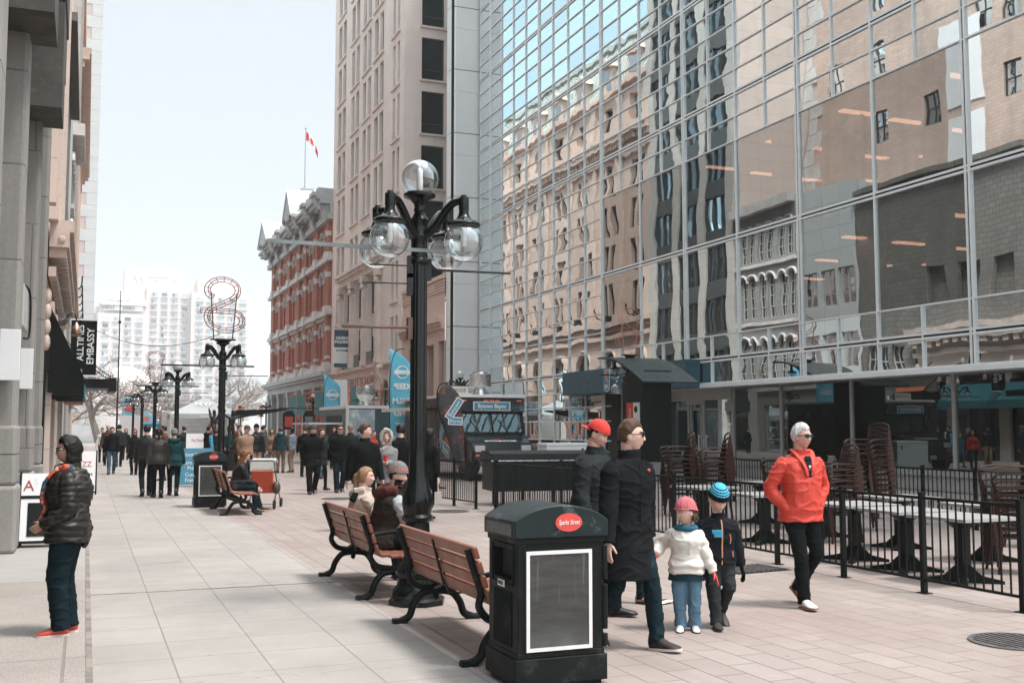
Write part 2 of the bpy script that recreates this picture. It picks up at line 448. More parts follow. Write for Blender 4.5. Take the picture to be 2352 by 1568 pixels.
def person(label, loc, heading, H=1.75, sex='m', pose=None, top=None, legs=None, shoes=None, hair='short', haircol='brown', skin='light', hat=None, glasses=None, beard=0, stout=1.0, hero=False, child=0.0, name='person', cat='person', group=None, hands=True, onemat=None):
    P = dict(lean=0, hipz=None, hip=(0, 0), la=(-.055, -.02, 0), ra=(.055, .03, 0), lf=0, rf=0, lh=(-.165, .02, -.33), rh=(.165, .02, -.33), hy=0, hp=0, hr=0, lcurl=.5, rcurl=.5, shy=0, lt=8, rt=-8, lpole=(-.35, -1, -.1), rpole=(.35, -1, -.1))
    P.update(pose or {}); top = dict(dict(c=None, hem=.0, ease=1.12, puff=0, collar=.03, sleeve=1.0, flare=.055), **(top or {})); legs = dict(dict(c=None, ease=1.0, hem=1.0), **(legs or {})); shoes = dict(dict(c=None, sole=None), **(shoes or {}))
    hs = H/1.75*(1 + child*.55); hh = .128*H*(1 + child*.42)            # head scale grows for children
    torso = .298*H*(1 - child*.10); lleg = .245*H*(1 - child*.08); lsh = .25*H*(1 - child*.08); ank = .042*H
    X, Y, Z = Vector((1,0,0)), Vector((0,1,0)), Vector((0,0,1))
    la, ra = Vector(P['la'])*H + Z*ank, Vector(P['ra'])*H + Z*ank
    hipw = .052*H
    if P['hipz'] is None:
        hz = 9
        for sx, a in ((-1, la), (1, ra)):
            dxy = math.hypot(a.x - sx*hipw - P['hip'][0]*H, a.y - P['hip'][1]*H); hz = min(hz, a.z + math.sqrt(max(.01, ((lleg + lsh)*.992)**2 - dxy*dxy)))
    else: hz = P['hipz']
    hip = Vector((P['hip'][0]*H, P['hip'][1]*H, hz))
    ln = R(P['lean']); up = Vector((0, math.sin(ln), math.cos(ln))); fw = Vector((0, math.cos(ln), -math.sin(ln)))
    sy = R(P['shy']); sr = Vector((math.cos(sy), math.sin(sy), 0)); sr = (sr - up*sr.dot(up)).normalized(); sf = up.cross(sr)
    neck = hip + up*torso
    def spine(t):
        r = X.lerp(sr, max(0, min(1, t))).normalized()
        if t < 0: return hip - Z*torso*(-t), X, Y
        c = hip + up*torso*t; f = up.cross(r).normalized(); return c, r, f
    prof = TORSO_F if sex == 'f' else TORSO_M
    kw = stout*(1 + child*.12)
    def trings(t0, t1, add, n=22, flare=0.0, sc=1.0, belly=0.0):
        out = []; ts = sorted({t0, t1, *[p[0] for p in prof if t0 < p[0] < t1]})
        if t0 < -.1: ts = sorted(set(ts) | {t0 + (-.1 - t0)*q for q in (.25, .5, .75, 1)})
        for t in ts:
            if t <= prof[0][0]: rx, ry = prof[0][1], prof[0][2]
            else:
                for q in range(len(prof) - 1):
                    if prof[q][0] <= t <= prof[q+1][0]:
                        u = (t - prof[q][0])/(prof[q+1][0] - prof[q][0]); rx = prof[q][1]*(1-u) + prof[q+1][1]*u; ry = prof[q][2]*(1-u) + prof[q+1][2]*u; break
            c, r, f = spine(t); fl = flare*max(0, .12 - t)
            bl = belly*math.exp(-((t - .25)/.28)**2)
            out.append(oval_ring(c + f*bl*.5*H, r, f, rx*H*kw*sc + add + fl*H, ry*H*kw*sc + add + fl*H*.8 + bl*.6*H, n, .9))
        return out
    shw = (.098 if sex == 'm' else .084)*H*(1 - child*.04)*(.5 + .5*stout); sc_, sr_, sf_ = spine(.865)
    LS, RS = sc_ - sr_*shw, sc_ + sr_*shw
    ua, fa = .172*H*(1 - child*.06), .148*H*(1 - child*.06)
    def tgt(v, S): return S + sr*v[0]*0 + (sr*v[0] + sf*v[1] + up*v[2])*H - (sr*(-shw if S is LS else shw))
    LE, LW = ik(LS, tgt(P['lh'], LS), ua, fa, sr*P['lpole'][0] + sf*P['lpole'][1] + up*P['lpole'][2]); RE, RW = ik(RS, tgt(P['rh'], RS), ua, fa, sr*P['rpole'][0] + sf*P['rpole'][1] + up*P['rpole'][2])
    LH, RH = hip - X*hipw, hip + X*hipw
    LK, LA = ik(LH, la, lleg, lsh, Vector((-.12, 1, .1))); RK, RA = ik(RH, ra, lleg, lsh, Vector((.12, 1, .1)))
    # head frame
    hy, hp = R(P['hy']), R(P['hp'])
    hc = neck + up*(.018*H) + Vector((0, .017*H, 0)) + Z*.080*H*(hh/(.128*H))
    Hm = Matrix.Translation(hc) @ Matrix.Rotation(hy, 4, 'Z') @ Matrix.Rotation(R(P['hr']), 4, 'Y') @ Matrix.Rotation(-hp, 4, 'X') @ Matrix.Diagonal((hh/.224,)*3 + (1,))
    slim = .90
    parts = head_mb(Hm, full=max(0, stout - 1)*2 + child*.6, beard=beard, n=44 if hero else 30, k=40 if hero else 28)
    b = MB(); b.loft(trings(-.1, 1.02, -.016*H, 18)); parts.append(b)
    b = MB(); b.tube([neck - up*.02*H - sf*.004*H, neck + up*.035*H - sf*.004*H, hc - Z*.03*H - Hm.to_3x3().col[1].normalized()*.016*H], [.036*H*(.9+.1*kw), .033*H*(.85+.15*kw), .032*H], 14); parts.append(b)
    for S, E, Wr, K, A, Hp, sx in ((LS, LE, LW, LK, LA, LH, -1), (RS, RE, RW, RK, RA, RH, 1)):
        b = MB(); b.tube([S - (E-S)*.02, S.lerp(E, .5), E, E.lerp(Wr, .35), Wr], [.026*H*slim, .024*H*slim, .020*H*slim, .021*H*slim, .0150*H], 12); parts.append(b)
        b = MB(); b.tube([Hp, Hp.lerp(K, .5), K, K.lerp(A, .35), A, A - Z*.01*H], [.046*H*slim, .040*H*slim, .030*H*slim, .030*H*slim, .020*H, .022*H], 12); parts.append(b)
        dirf = Vector((math.sin(R(-P['lt' if sx < 0 else 'rt'])), math.cos(R(P['lt' if sx < 0 else 'rt'])), 0)); pit = R(P['lf' if sx < 0 else 'rf']); df = dirf*math.cos(pit) - Z*math.sin(pit)
        b = MB(); b.tube([A - df*.012*H - Z*.006*H, A + df*.045*H - Z*.027*H, A + df*.10*H - Z*.032*H], [.016*H, .010*H, .006*H], 10); parts.append(b)
        if hands:
            d = (Wr - E).normalized(); inn = (sr*(-sx)); inn = (inn - d*inn.dot(d)).normalized(); th = d.cross(inn)
            if th.dot(sf) < 0 and abs(th.dot(sf)) > .2: th = -th
            elif abs(th.dot(sf)) <= .2 and th.dot(up) < 0: th = -th
            hb = hand_mb(Wr, d, inn, th, hs*(.96 if sex == 'f' else 1.0)*(1 - child*.1), P['lcurl' if sx < 0 else 'rcurl'], 2 if top.get('gloves') else 0); parts.append(hb)
    sk = SKIN[skin]; hm = HAIR[haircol]
    mats = [onemat]*4 if onemat else [sk, M_lip, top.get('gloves') or sk, hm]
    root = fuse(parts, .0056 if hero else .0115, mats, name, 1)
    root.location = loc; root.rotation_euler = (0, 0, R(heading) - PI/2)
    tag(root, label, cat, group)
    def child_ob(o): o.parent = root; return o
    fm = face_mb(Hm)
    child_ob(fm.build('face_detail', [onemat]*4 if onemat else [M_eyew, M_eye, hm, M_lip]))
    if hair != 'bald' and not onemat:
        hp_ = hair_mb(Hm, hair if hair in ('bob', 'long', 'pony', 'short') else 'short', seed=len(label), flat=bool(hat)); child_ob(fuse(hp_, .006 if hero else .011, [hm], 'hair', 1, .006 if hero else .003, 30, len(label)))
    # top garment
    tc = onemat or top['c'] or cloth('cloth_charcoal', (.018,.02,.021))
    vx = .0085 if hero else .015
    ad = .030*H*(top['ease'] - 1) + .0045*H
    pr = []
    hem = -.12 - top['hem']
    b = MB(); b.loft(trings(hem, .985, ad, 26, top['flare'], belly=top.get('belly', 0))); pr.append(b)
    if top['collar']:
        c, r, f = spine(1.0); b = MB(); b.loft([oval_ring(c - up*.02*H, r, f, .060*H, .056*H), oval_ring(c + up*top['collar']*H*.6 + f*.006*H, r, f, .049*H, .050*H), oval_ring(c + up*top['collar']*H + f*.008*H, r, f, .047*H, .050*H)]); pr.append(b)
    if top.get('hood'):
        b = MB(); c = neck - sf*.052*H; b.tube([c - sr*.07*H + up*.02*H + sf*.05*H, c - sr*.06*H, c - sf*.012*H - up*.018*H, c + sr*.06*H, c + sr*.07*H + up*.02*H + sf*.05*H], [.022*H,.03*H,.034*H,.03*H,.022*H], 10); pr.append(b)
    if top.get('hoodup'):
        b = MB(); rr = []
        for i in range(9):
            t = i/8; z = -.16 + .315*t; w = (.088 + .036*math.sin(t*PI*.9))*(1 if t < .9 else .8); rr.append([Hm @ Vector((w*math.cos(2*PI*j/20), -.025 + (w*1.22)*math.sin(2*PI*j/20)*(1 if math.sin(2*PI*j/20) < 0 else (.45 if .15 < t < .80 else .7)), z)) for j in range(20)])
        b.loft(rr); pr.append(b)
    mslot = 1 if top.get('c2') else 0; slv = []
    for S, E, Wr, sx in ((LS, LE, LW, -1), (RS, RE, RW, 1)):
        s_ = (.4 + .6*top['sleeve'])*(.5 + .5*kw)*(.72 + .28*top['ease']); b = MB(); b.cur = mslot
        cu = Wr + (Wr - E).normalized()*.008*H
        b.tube([S + (S - E)*.10 - up*.0*H, S.lerp(E, .12), S.lerp(E, .5), S.lerp(E, .9), E.lerp(Wr, .15), E.lerp(Wr, .55), cu], [.026*H*s_, .038*H*s_, .036*H*s_, .033*H*s_, .033*H*s_, .029*H*s_, .0235*H*s_], 16); (slv if hero else pr).append(b)
    rg = None
    if top['puff']:
        inv = 1/top['puff']
        rg = lambda co: .0085*abs(math.sin(PI*(co.z + .05*noise.noise(co*4.5))*inv)) - .003
    jk = child_ob(fuse(pr, vx, [tc, top.get('c2') or tc], top.get('name', 'jacket'), 2, .010 if hero else .007, 8.0, len(label) % 13, rg))
    for b in slv: child_ob(fuse([b], vx, [tc, top.get('c2') or tc], 'sleeve', 2, .009, 9.0, len(label) % 7 + len(slv), rg))
    # trousers
    lc = onemat or legs['c'] or cloth('denim_dark', (.022,.035,.048))
    e = legs['ease']*(.6 + .4*stout)*(1 + child*.12); pr = []
    b = MB(); b.loft(trings(-.14, .16, .004*H, 22)); pr.append(b)
    for K, A, Hp, sx in ((LK, LA, LH, -1), (RK, RA, RH, 1)):
        b = MB(); d = (A - K).normalized(); end = A + d*(.018*H)*legs['hem']
        b.tube([Hp + (Hp - K)*.12, Hp.lerp(K, .25), Hp.lerp(K, .7), K, K.lerp(A, .3), K.lerp(A, .75), end], [.052*H*e, .054*H*e, .043*H*e, .038*H*e, .037*H*e, .033*H*e, .033*H*e*legs.get('bell', 1)], 16); pr.append(b)
    child_ob(fuse(pr, vx, [lc], legs.get('name', 'trousers'), 2, .009 if hero else .006, 8.5, len(label) % 11))
    # shoes
    scol = onemat or shoes['c'] or mat('shoe_dark', (.014,.013,.012), .5); sole = onemat or shoes['sole'] or mat('sole_dark', (.02,.019,.018), .8)
    for A, sx, ft, pt in ((LA, -1, P['lt'], P['lf']), (RA, 1, P['rt'], P['rf'])):
        q = H*.1; dirf = Vector((math.sin(R(-ft)), math.cos(R(ft)), 0)); side = Vector((dirf.y, -dirf.x, 0)); pit = R(pt); df = dirf*math.cos(pit) - Z*math.sin(pit); un = side.cross(df)
        def ringf(y, hw, z0, z1, n=12): return [A + df*y*H + side*hw*H*math.cos(2*PI*j/n) + un*((z0 + z1)/2 + (z1 - z0)/2*math.sin(2*PI*j/n))*H for j in range(n)]
        a0 = -.042; b = MB(); b.smooth = True; b.cur = 0; kq = 1 + child*.25; lw = shoes.get('low', 0)
        b.loft([ringf(-.040*kq, .012, a0+.006, .006), ringf(-.034*kq, .021, a0+.004, .022 - lw*.02), ringf(-.01, .024, a0+.004, .026 - lw*.028), ringf(.022*kq, .025, a0+.004, .014 - lw*.016), ringf(.055*kq, .028, a0+.004, -.006), ringf(.085*kq, .029, a0+.004, -.016), ringf(.108*kq, .022, a0+.005, -.024), ringf(.116*kq, .008, a0+.008, -.030)])
        b.cur = 1; b.loft([[A + df*y*H + side*w_*H*c_ + un*z_*H for c_, z_ in ((-1, a0), (1, a0), (1, a0 + .010), (-1, a0 + .010))] for y, w_ in ((-.042*kq, .014), (-.034*kq, .024), (0, .025), (.05*kq, .030), (.085*kq, .031), (.110*kq, .023), (.119*kq, .008))], True, False)
        child_ob(b.build('shoe', [scol, sole]))
    J = dict(H=H, Hm=Hm, hip=hip, neck=neck, up=up, sr=sr, sf=sf, spine=spine, LW=LW, RW=RW, LE=LE, RE=RE, LS=LS, RS=RS, hh=hh, trings=trings, ad=ad, hem=hem, LK=LK, RK=RK, root=root, child=child_ob, hs=hs)
    if hat: wear_hat(J, **hat)
    if glasses:
        b = MB(); lw_, lh_ = (.029, .020) if glasses != 'round' else (.022, .018)
        for s in (-1, 1):
            b.cur = 0 if glasses != 'round' else 1
            rim = [Hm @ Vector((s*.032 + lw_*math.cos(2*PI*j/12), .100 - .010*abs(math.cos(2*PI*j/12))*(1 if math.cos(2*PI*j/12)*s > 0 else .2), .010 + lh_*math.sin(2*PI*j/12))) for j in range(12)]
            if glasses != 'round': b.add(rim + [Hm @ Vector((s*.032, .101, .010))], [(j, (j+1) % 12, 12) for j in range(12)])
            b.cur = 0; b.tube(rim, .0024*hh/.224, 5, closed=True); b.tube([Hm @ Vector(p) for p in ((s*.057, .088, .013), (s*.074, .05, .012), (s*.079, -.012, .008))], .0032*hh/.224, 5)
        b.tube([Hm @ Vector((-.008, .103, .014)), Hm @ Vector((.008, .103, .014))], .003, 5)
        child_ob(b.build('glasses', [onemat or mat('glasses_black', (.006,.006,.006), .15), mat('lens_clear', (.35,.3,.28), .1)]))
    return J
def wear_hat(J, kind='beanie', c=None, c2=None, bands=None):
    Hm, child_ob = J['Hm'], J['child']; mats = [c or cloth('knit_grey', (.16,.165,.165), .95, 160, .4), c2 or c or cloth('knit_grey', (.16,.165,.165))]
    b = MB(); b.smooth = True; n, k = 40, 18; rings = []; zlo = {'beanie': .036, 'cap': .040, 'hood': -.05}.get(kind, .02); ms = []
    for i in range(k + 1):
        t = i/k; z = zlo + (.150 - zlo)*t if kind != 'cap' else zlo + (.136 - zlo)*t
        u = min(1, max(0, (z - .005)/(.151 - .005 if kind != 'cap' else .131 + .006))); r_ = math.sqrt(max(.0004, 1 - u**2.4)); ring = []
        for j in range(n):
            a = 2*PI*j/n; kn = (.0025*math.cos(a*20) if kind == 'beanie' else 0) + .002*noise.noise(Vector((math.cos(a)*2, math.sin(a)*2, z*20)))
            back = -.03*max(0, -math.sin(a)) * (1 - t) if kind == 'beanie' else 0
            ring.append(Hm @ Vector(((.0925*r_ + kn)*math.cos(a), -.004 + (.114*r_ + kn)*math.sin(a), z + back + .004)))
        rings.append(ring)
    for i in range(k):
        b.cur = bands(i/k) if bands else 0; o = len(b.v); b.v.extend([tuple(p) for p in rings[i]] + [tuple(p) for p in rings[i+1]])
        for j in range(n): b.f.append((o+j, o+(j+1) % n, o+n+(j+1) % n, o+n+j)); b.m.append(b.cur); b.sm.append(True)
    o = len(b.v); b.v.extend([tuple(p) for p in rings[-1]]); b.f.append(tuple(range(o, o+n))); b.m.append(bands(1) if bands else 0); b.sm.append(True)
    inner = [[Hm @ ((Hm.inverted() @ p)*1.0*.955 + Vector((0,0,.004))) for p in rings[q]] for q in (0, 2)]
    if kind == 'beanie': b.cur = bands(0) if callable(bands) else 0; b.tube([Hm @ (Hm.inverted() @ p) for p in rings[0]], .0065*J['hs'], 6, closed=True)
    J['hat'] = child_ob(b.build('hat', mats))
    bmh = J['hat'].data
    if kind == 'cap':
        s = -1 if bands == 'back' else 1
    return J
def visor(J, sgn, m_, yaw=0):
    Hm = J['Hm'] @ Matrix.Rotation(yaw, 4, 'Z'); b = MB(); b.smooth = True; n = 12; top_, bot = [], []
    for k in range(n + 1):
        a = R(-62) + R(124)*k/n; p0 = Vector((.086*math.sin(a), sgn*.106*math.cos(a), .036)); p1 = Vector((.084*math.sin(a), sgn*(.106*math.cos(a) + .075*math.cos(a*1.25)), .030 - .012*math.cos(a)))
        top_.append((p0, p1))
    vs = []
    for p0, p1 in top_: vs += [p0, p1, p0 - Vector((0,0,.005)), p1 - Vector((0,0,.005))]
    fs = []
    for k in range(n): q = k*4; fs += [(q, q+4, q+5, q+1), (q+2, q+3, q+7, q+6), (q+1, q+5, q+7, q+3)]
    b.add([Hm @ v for v in vs], fs, True); return J['child'](b.build('visor', m_))
def surf(J, t, a, off=.004):
    """point on the front of the top garment: t along the spine, a angle from straight ahead (positive to the wearer's right)"""
    rg = J['trings'](t, t + .001, J['ad'] + off, 72)[0]; c = sum(rg, Vector())/len(rg); _, r, f = J['spine'](t); w = r*math.sin(a) + f*math.cos(a)
    return max(rg, key=lambda p: (p - c).normalized().dot(w))
C = cloth
K_black = C('cloth_black', (.0075,.0085,.0085), .9); K_wool = C('wool_black', (.010,.011,.012), .95, 90, .3); K_char = C('cloth_charcoal', (.022,.025,.026)); K_leather = mat('leather_black', (.010,.010,.010), .38, spec=.22, var=.3, vs=5, bs=70, bstr=.2)
K_leathb = mat('leather_brown_black', (.030,.026,.023), .40, spec=.25, var=.3, vs=5, bs=70, bstr=.2); K_denim = C('denim', (.045,.085,.12), .85, wear=((.16,.24,.30), .25, 4)); K_denimd = C('denim_dark', (.0075,.0165,.021), .85, wear=((.018,.034,.043), .2, 5)); K_denimk = C('kid_denim', (.095,.17,.235), .85, wear=((.22,.32,.40), .25, 4))
K_khaki = C('khaki', (.26,.19,.14)); K_tan = C('tan_jacket', (.29,.185,.125)); K_grey = C('grey_wool', (.20,.20,.205), .95); K_beige = C('beige_hoodie', (.45,.37,.31)); K_green = C('dark_teal_cloth', (.012,.045,.05)); K_brown = C('brown_cloth', (.085,.045,.032)); K_blue = C('blue_sleeve', (.07,.27,.40)); K_plaid = C('plaid', (.14,.18,.22), .9, wear=((.42,.43,.44), .35, 14)); K_white = C('white_cloth', (.70,.69,.68)); K_puffdk = mat('puffer_dark', (.015,.013,.0115), .42, spec=.3, var=.15, vs=4, bs=90, bstr=.12, wear=((.06,.05,.045), .2, 9)); K_cream = mat('puffer_cream', (.62,.575,.515), .5, var=.08, vs=6, bs=80, bstr=.15); K_red = mat('jacket_red', (.52,.038,.020), .62, var=.07, vs=4, bs=110, bstr=.12); K_redglove = mat('coral_glove', (.60,.075,.05), .7)
S_red = mat('red_shoe', (.47,.05,.03), .4); S_white = mat('white_shoe', (.62,.60,.57), .5); S_sole = mat('pale_sole', (.62,.52,.45), .7); S_brown = mat('brown_shoe', (.07,.045,.033), .5)
PSTAND = dict(la=(-.055, .0, 0), ra=(.055, .01, 0))
def walk(s=.11, lead='r', swing=.06, **k):
    f, b_ = (('ra', 'la') if lead == 'r' else ('la', 'ra')); sx = 1 if lead == 'r' else -1
    d = {f: (.045*sx, s, .0), b_: (-.045*sx, -s*1.05, .035), ('rf' if lead == 'r' else 'lf'): -6, ('lf' if lead == 'r' else 'rf'): 32, 'hip': (0, -.0), 'lean': 3}
    d[('lh' if lead == 'r' else 'rh')] = (-.15*sx, swing + .06, -.31); d[('rh' if lead == 'r' else 'lh')] = (.15*sx, -swing, -.325)
    d.update(k); return d

# --- the woman on the left, in profile
J = person('woman in a dark quilted jacket and red shoes standing in profile at the left', (-.11, 9.83, 0), 173, 1.645, 'f',
    dict(la=(-.05, .015, 0), ra=(.05, -.015, 0), lh=(-.085, .105, -.235), rh=(.085, .105, -.25), hp=3, hy=12, lean=-1, lpole=(-.5,-1,-.3), rpole=(.5,-1,-.3)),
    dict(c=K_puffdk, hem=.10, ease=1.65, puff=.052, collar=.034, sleeve=1.08, flare=.04), dict(c=K_denimd, ease=1.28, hem=.6), dict(c=S_red, sole=S_sole, low=1), 'bob', 'black', 'tan', None, 'round', stout=1.18, hero=True)
m, nt, out = nodes_of('floral_scarf')
bb = N(nt, 'ShaderNodeBsdfPrincipled'); L(nt, bb.outputs[0], out.inputs[0]); bb.inputs['Roughness'].default_value = .7; co = coords(nt)
vv = N(nt, 'ShaderNodeTexVoronoi'); vv.inputs['Scale'].default_value = 26; L(nt, co, vv.inputs['Vector'])
cr_ = N(nt, 'ShaderNodeValToRGB'); cr_.color_ramp.interpolation = 'CONSTANT'; L(nt, vv.outputs['Color'], cr_.inputs[0])
cr_.color_ramp.elements[0].position = 0; cr_.color_ramp.elements[0].color = (.012,.05,.085,1); cr_.color_ramp.elements[1].position = .30; cr_.color_ramp.elements[1].color = (.60,.085,.035,1)
for p_, c_ in ((.55, (.62,.16,.05,1)), (.68, (.55,.42,.36,1)), (.74, (.03,.16,.22,1)), (.84, (.50,.06,.04,1))): e_ = cr_.color_ramp.elements.new(p_); e_.color = c_
L(nt, mix_rgb(nt, ramp(nt, noise_t(nt, co, 30, 3), .55, .62), cr_.outputs[0], (.02,.03,.04)), bb.inputs['Base Color']); M_scarf = m
H = J['H']; c, r, f = J['spine'](1.0); pr = []
b = MB(); b.tube([c + r*math.sin(a)*.056*H + f*(math.cos(a)*.056*H + .008*H) + J['up']*(.004*H + .006*H*math.sin(3*a)) for a in [R(-112) + R(224)*k/14 for k in range(15)]], .022*H, 10); pr.append(b)
for s in (-1, 1):
    pts = [c + f*.06*H + r*s*.03*H, surf(J, .80, s*.30, .02), surf(J, .55, s*.26, .03), surf(J, .32, s*.22, .035), surf(J, .12 + .05*s, s*.25, .045)]
    b = MB(); b.tube(bez(pts, 5), [(.046*H, .013*H)]*20 + [(.055*H, .007*H)], 10, flat=f.copy()); pr.append(b)
J['child'](fuse(pr, .009, [M_scarf], 'scarf', 1, .006, 14, 3))
b = MB(); b.sphere(J['hip'] - J['sf']*.075*H + J['sr']*.05*H - Vector((0,0,.03*H)), (.05*H, .03*H, .08*H), 14, 10); b.build('satchel', K_leather, J['root'])

# --- man in the long black coat
J = person('man in a long black wool coat and sunglasses striding past the litter bin', (4.02, 7.62, 0), -72, 1.815, 'm',
    walk(.135, 'l', .05, hy=36, hp=0, ra=(.05,-.15,.03), la=(-.045,.13,0), rf=26, lh=(-.175,-.03,-.335), rh=(.175,.06,-.325), lean=3),
    dict(c=K_wool, hem=.62, ease=1.5, collar=.036, sleeve=1.22, flare=.045, name='coat'), dict(c=K_denimd, ease=1.0), dict(c=mat('canvas_shoe_dark', (.020,.014,.013), .7), sole=S_sole), 'short', 'brown', 'light', None, 'dark', stout=1.05, hero=True)
b = MB(); b.sphere(surf(J, .84, -.45, .006), .015, 10, 8); o = b.build('lapel_badge', S_red, J['root'])
b = MB(); pts = [surf(J, t_, .12, .006) for t_ in (.93, .7, .5, .3, .1, -.1, -.3, -.5)]; b.tube(pts, [(.006,.003)]*8, 5)
J['child'](b.build('coat_edge', K_black))
# --- man in a backwards red cap behind him
J = person('heavy man in a black jacket and backwards red cap looking down behind the coat man', (4.36, 8.95, 0), -46, 1.80, 'm',
    walk(.10, 'l', .05, hp=24, hy=-2, lh=(-.15,.06,-.32), rh=(.17,.05,-.30)), dict(c=K_char, hem=.06, ease=1.35, collar=.04, sleeve=1.2, belly=.03), dict(c=K_black, ease=1.15), None, 'short', 'black', 'ruddy', dict(kind='cap', c=mat('cap_red', (.52,.028,.018), .75, bs=120, bstr=.1)), None, beard=0, stout=1.28, hero=True)
visor(J, -1, mat('cap_red', (.52,.028,.018)))
# --- woman hidden behind the coat man: pale sleeve and jeans show
J = person('woman in a pale jacket and jeans half hidden behind the coat man', (5.0, 9.55, 0), -75, 1.70, 'f', walk(.10, 'l', .05, lh=(-.16,.0,-.33)), dict(c=C('pale_jacket', (.55,.55,.56), .8), hem=.04, ease=1.25, collar=.03, sleeve=1.1), dict(c=K_denimd, ease=.98), dict(c=mat('pink_shoe', (.52,.27,.21), .6), low=1), 'long', 'black', 'light', hero=True)
# --- girl
J = person('small girl in a cream puffer jacket and pink knitted hat holding out her hand', (4.82, 8.05, 0), -118, 1.11, 'f',
    dict(la=(-.055,.0,0), ra=(.055,.01,0), hy=-58, hp=4, rh=(.235,.02,.015-.17), lh=(-.205,.05,-.29), rcurl=.8, lcurl=.2, lt=4, rt=-4), dict(c=K_cream, hem=.10, ease=1.6, puff=.088, collar=.02, sleeve=1.25, flare=.05, gloves=K_redglove), dict(c=K_denimk, ease=1.22, hem=.8, bell=1.12), dict(c=S_white, sole=mat('sole_dark', (.02,.02,.02))), 'short', 'brown', 'light', dict(kind='beanie', c=mat('knit_pink', (.46,.12,.135), .95, var=.2, vs=30, bs=70, bstr=.6, bdist=.01)), child=1.0, stout=1.05, hero=True)
H = J['H']; c, r, f = J['spine'](1.0); b = MB(); b.tube([c + r*math.sin(a)*.070*H + f*(math.cos(a)*.066*H) + J['up']*.012*H for a in [2*PI*k/14 for k in range(14)]], .026*H, 10, closed=True); J['child'](b.build('neck_warmer', C('teal_blue_knit', (.03,.11,.16), .95, 90, .5)))
b = MB(); b.loft(J['trings'](-.42, -.10, .012*H, 24, .05)); J['child'](b.build('skirt', C('navy_skirt', (.014,.030,.042))))
b = MB(); hmi = J['Hm']
for k in range(16): b.sphere(hmi @ Vector(((.068 + .012*rnd.random())*rnd.choice((-1, 1)), .03*rnd.random() - .045, -.02 - .065*rnd.random())), .017*J['hs'], 8, 6)
for k in range(10): b.sphere(hmi @ Vector((.07*(2*rnd.random()-1), -.085 + .02*rnd.random(), -.01 - .07*rnd.random())), .018*J['hs'], 8, 6)
J['child'](b.build('curls', HAIR['brown']))
# --- boy
K_boy = C('boy_softshell', (.011,.012,.015), .8)
J = person('boy in a black jacket with blue chest patch and striped blue hat looking down', (5.16, 8.10, 0), -104, 1.235, 'm',
    walk(.085, 'r', .03, hp=30, hy=4, lh=(-.17,.04,-.33), rh=(.17,.02,-.33), la=(-.045,-.09,.06), lf=30), dict(c=K_boy, hem=.07, ease=1.55, collar=.035, sleeve=1.3, gloves=K_black), dict(c=C('boy_trousers', (.025,.028,.03), .8), ease=1.12), dict(c=mat('boy_shoe', (.03,.022,.02), .6)), 'short', 'brown', 'light',
    dict(kind='beanie', c=C('knit_black', (.01,.012,.013), .95), c2=C('knit_blue', (.09,.42,.60), .95, 160, .4), bands=lambda t: 0 if t < .30 or .42 < t < .47 or .58 < t < .63 or .74 < t < .79 else 1), child=.95, stout=1.05, hero=True)
b = MB(); Kp = mat('patch_blue', (.035,.28,.42), .7); rows = []
for t_ in (.74, .70, .66, .60, .55): rows.append([surf(J, t_, a_, .008) for a_ in [-.05 + .65*q/6*(1 if t_ > .64 else .8) for q in range(7)]])
for i in range(4):
    for q in range(6): b.quad(rows[i][q], rows[i][q+1], rows[i+1][q+1], rows[i+1][q])
o = J['child'](b.build('chest_patch', Kp)); sd_ = o.modifiers.new('thick', 'SOLIDIFY'); sd_.thickness = .004
M_zip = mat('orange_zip', (.55,.25,.13), .6)
b = MB(); b.tube([surf(J, t_, .02 if t_ < .75 else -.02, .008) for t_ in (.98,.9,.8,.7,.55,.4,.25,.1,-.05,-.18)], [(.006,.004)]*10, 6); J['child'](b.build('zip', M_zip))
for a_, t0, t1 in ((-.55,.62,.38), (.75,.18,-.02), (-.75,.18,-.02)):
    b = MB(); b.tube([surf(J, t0, a_, .006), surf(J, (t0+t1)/2, a_, .006), surf(J, t1, a_, .006)], [(.005,.004)]*3, 5); J['child'](b.build('pocket_zip', M_zip))
# --- man in the red jacket
J = person('white haired man in a bright red jacket and sunglasses walking with hands in his pockets', (6.50, 8.72, 0), -92, 1.77, 'm',
    walk(.09, 'r', .0, hy=16, hp=1, lh=(-.10,.028,-.255), rh=(.10,.028,-.255), la=(-.05,-.10,.05), lf=34, lpole=(-1,-.7,-.2), rpole=(1,-.7,-.2)), dict(c=K_red, hem=.10, ease=1.40, collar=.03, sleeve=1.08, belly=.02, flare=.075), dict(c=K_black, ease=1.04), dict(c=S_white, sole=mat('shoe_sole_tan', (.28,.12,.08), .7)), 'short', 'white', 'ruddy', None, 'dark', stout=1.02, hero=True)
b = MB(); rows = [[surf(J, t_, a_, .006) for a_ in (-.16*w_, 0, .16*w_)] for t_, w_ in ((.985, 1.6), (.92, 1.7), (.84, 1.5), (.74, 1.15), (.62, .7), (.52, .12))]
for i in range(5):
    for q in range(2): b.quad(rows[i][q], rows[i][q+1], rows[i+1][q+1], rows[i+1][q])
o = J['child'](b.build('shirt_front', C('navy_jumper', (.010,.018,.026)))); sd_ = o.modifiers.new('thick', 'SOLIDIFY'); sd_.thickness = .008
c, r, f = J['spine'](1.02); b = MB()
for s in (-1, 1): b.tube(bez([c - f*.04*1.77 + r*s*.03 + J['up']*.02, c + r*s*.095 + J['up']*.035, c + f*.075 + r*s*.085 - J['up']*.01, surf(J, .80, s*.26, .012), surf(J, .62, s*.15, .010)], 5), [(.034,.010)]*12 + [(.026,.009)]*9, 8, flat=J['up'].copy())
J['child'](fuse([b], .008, [K_red], 'collar', 1))
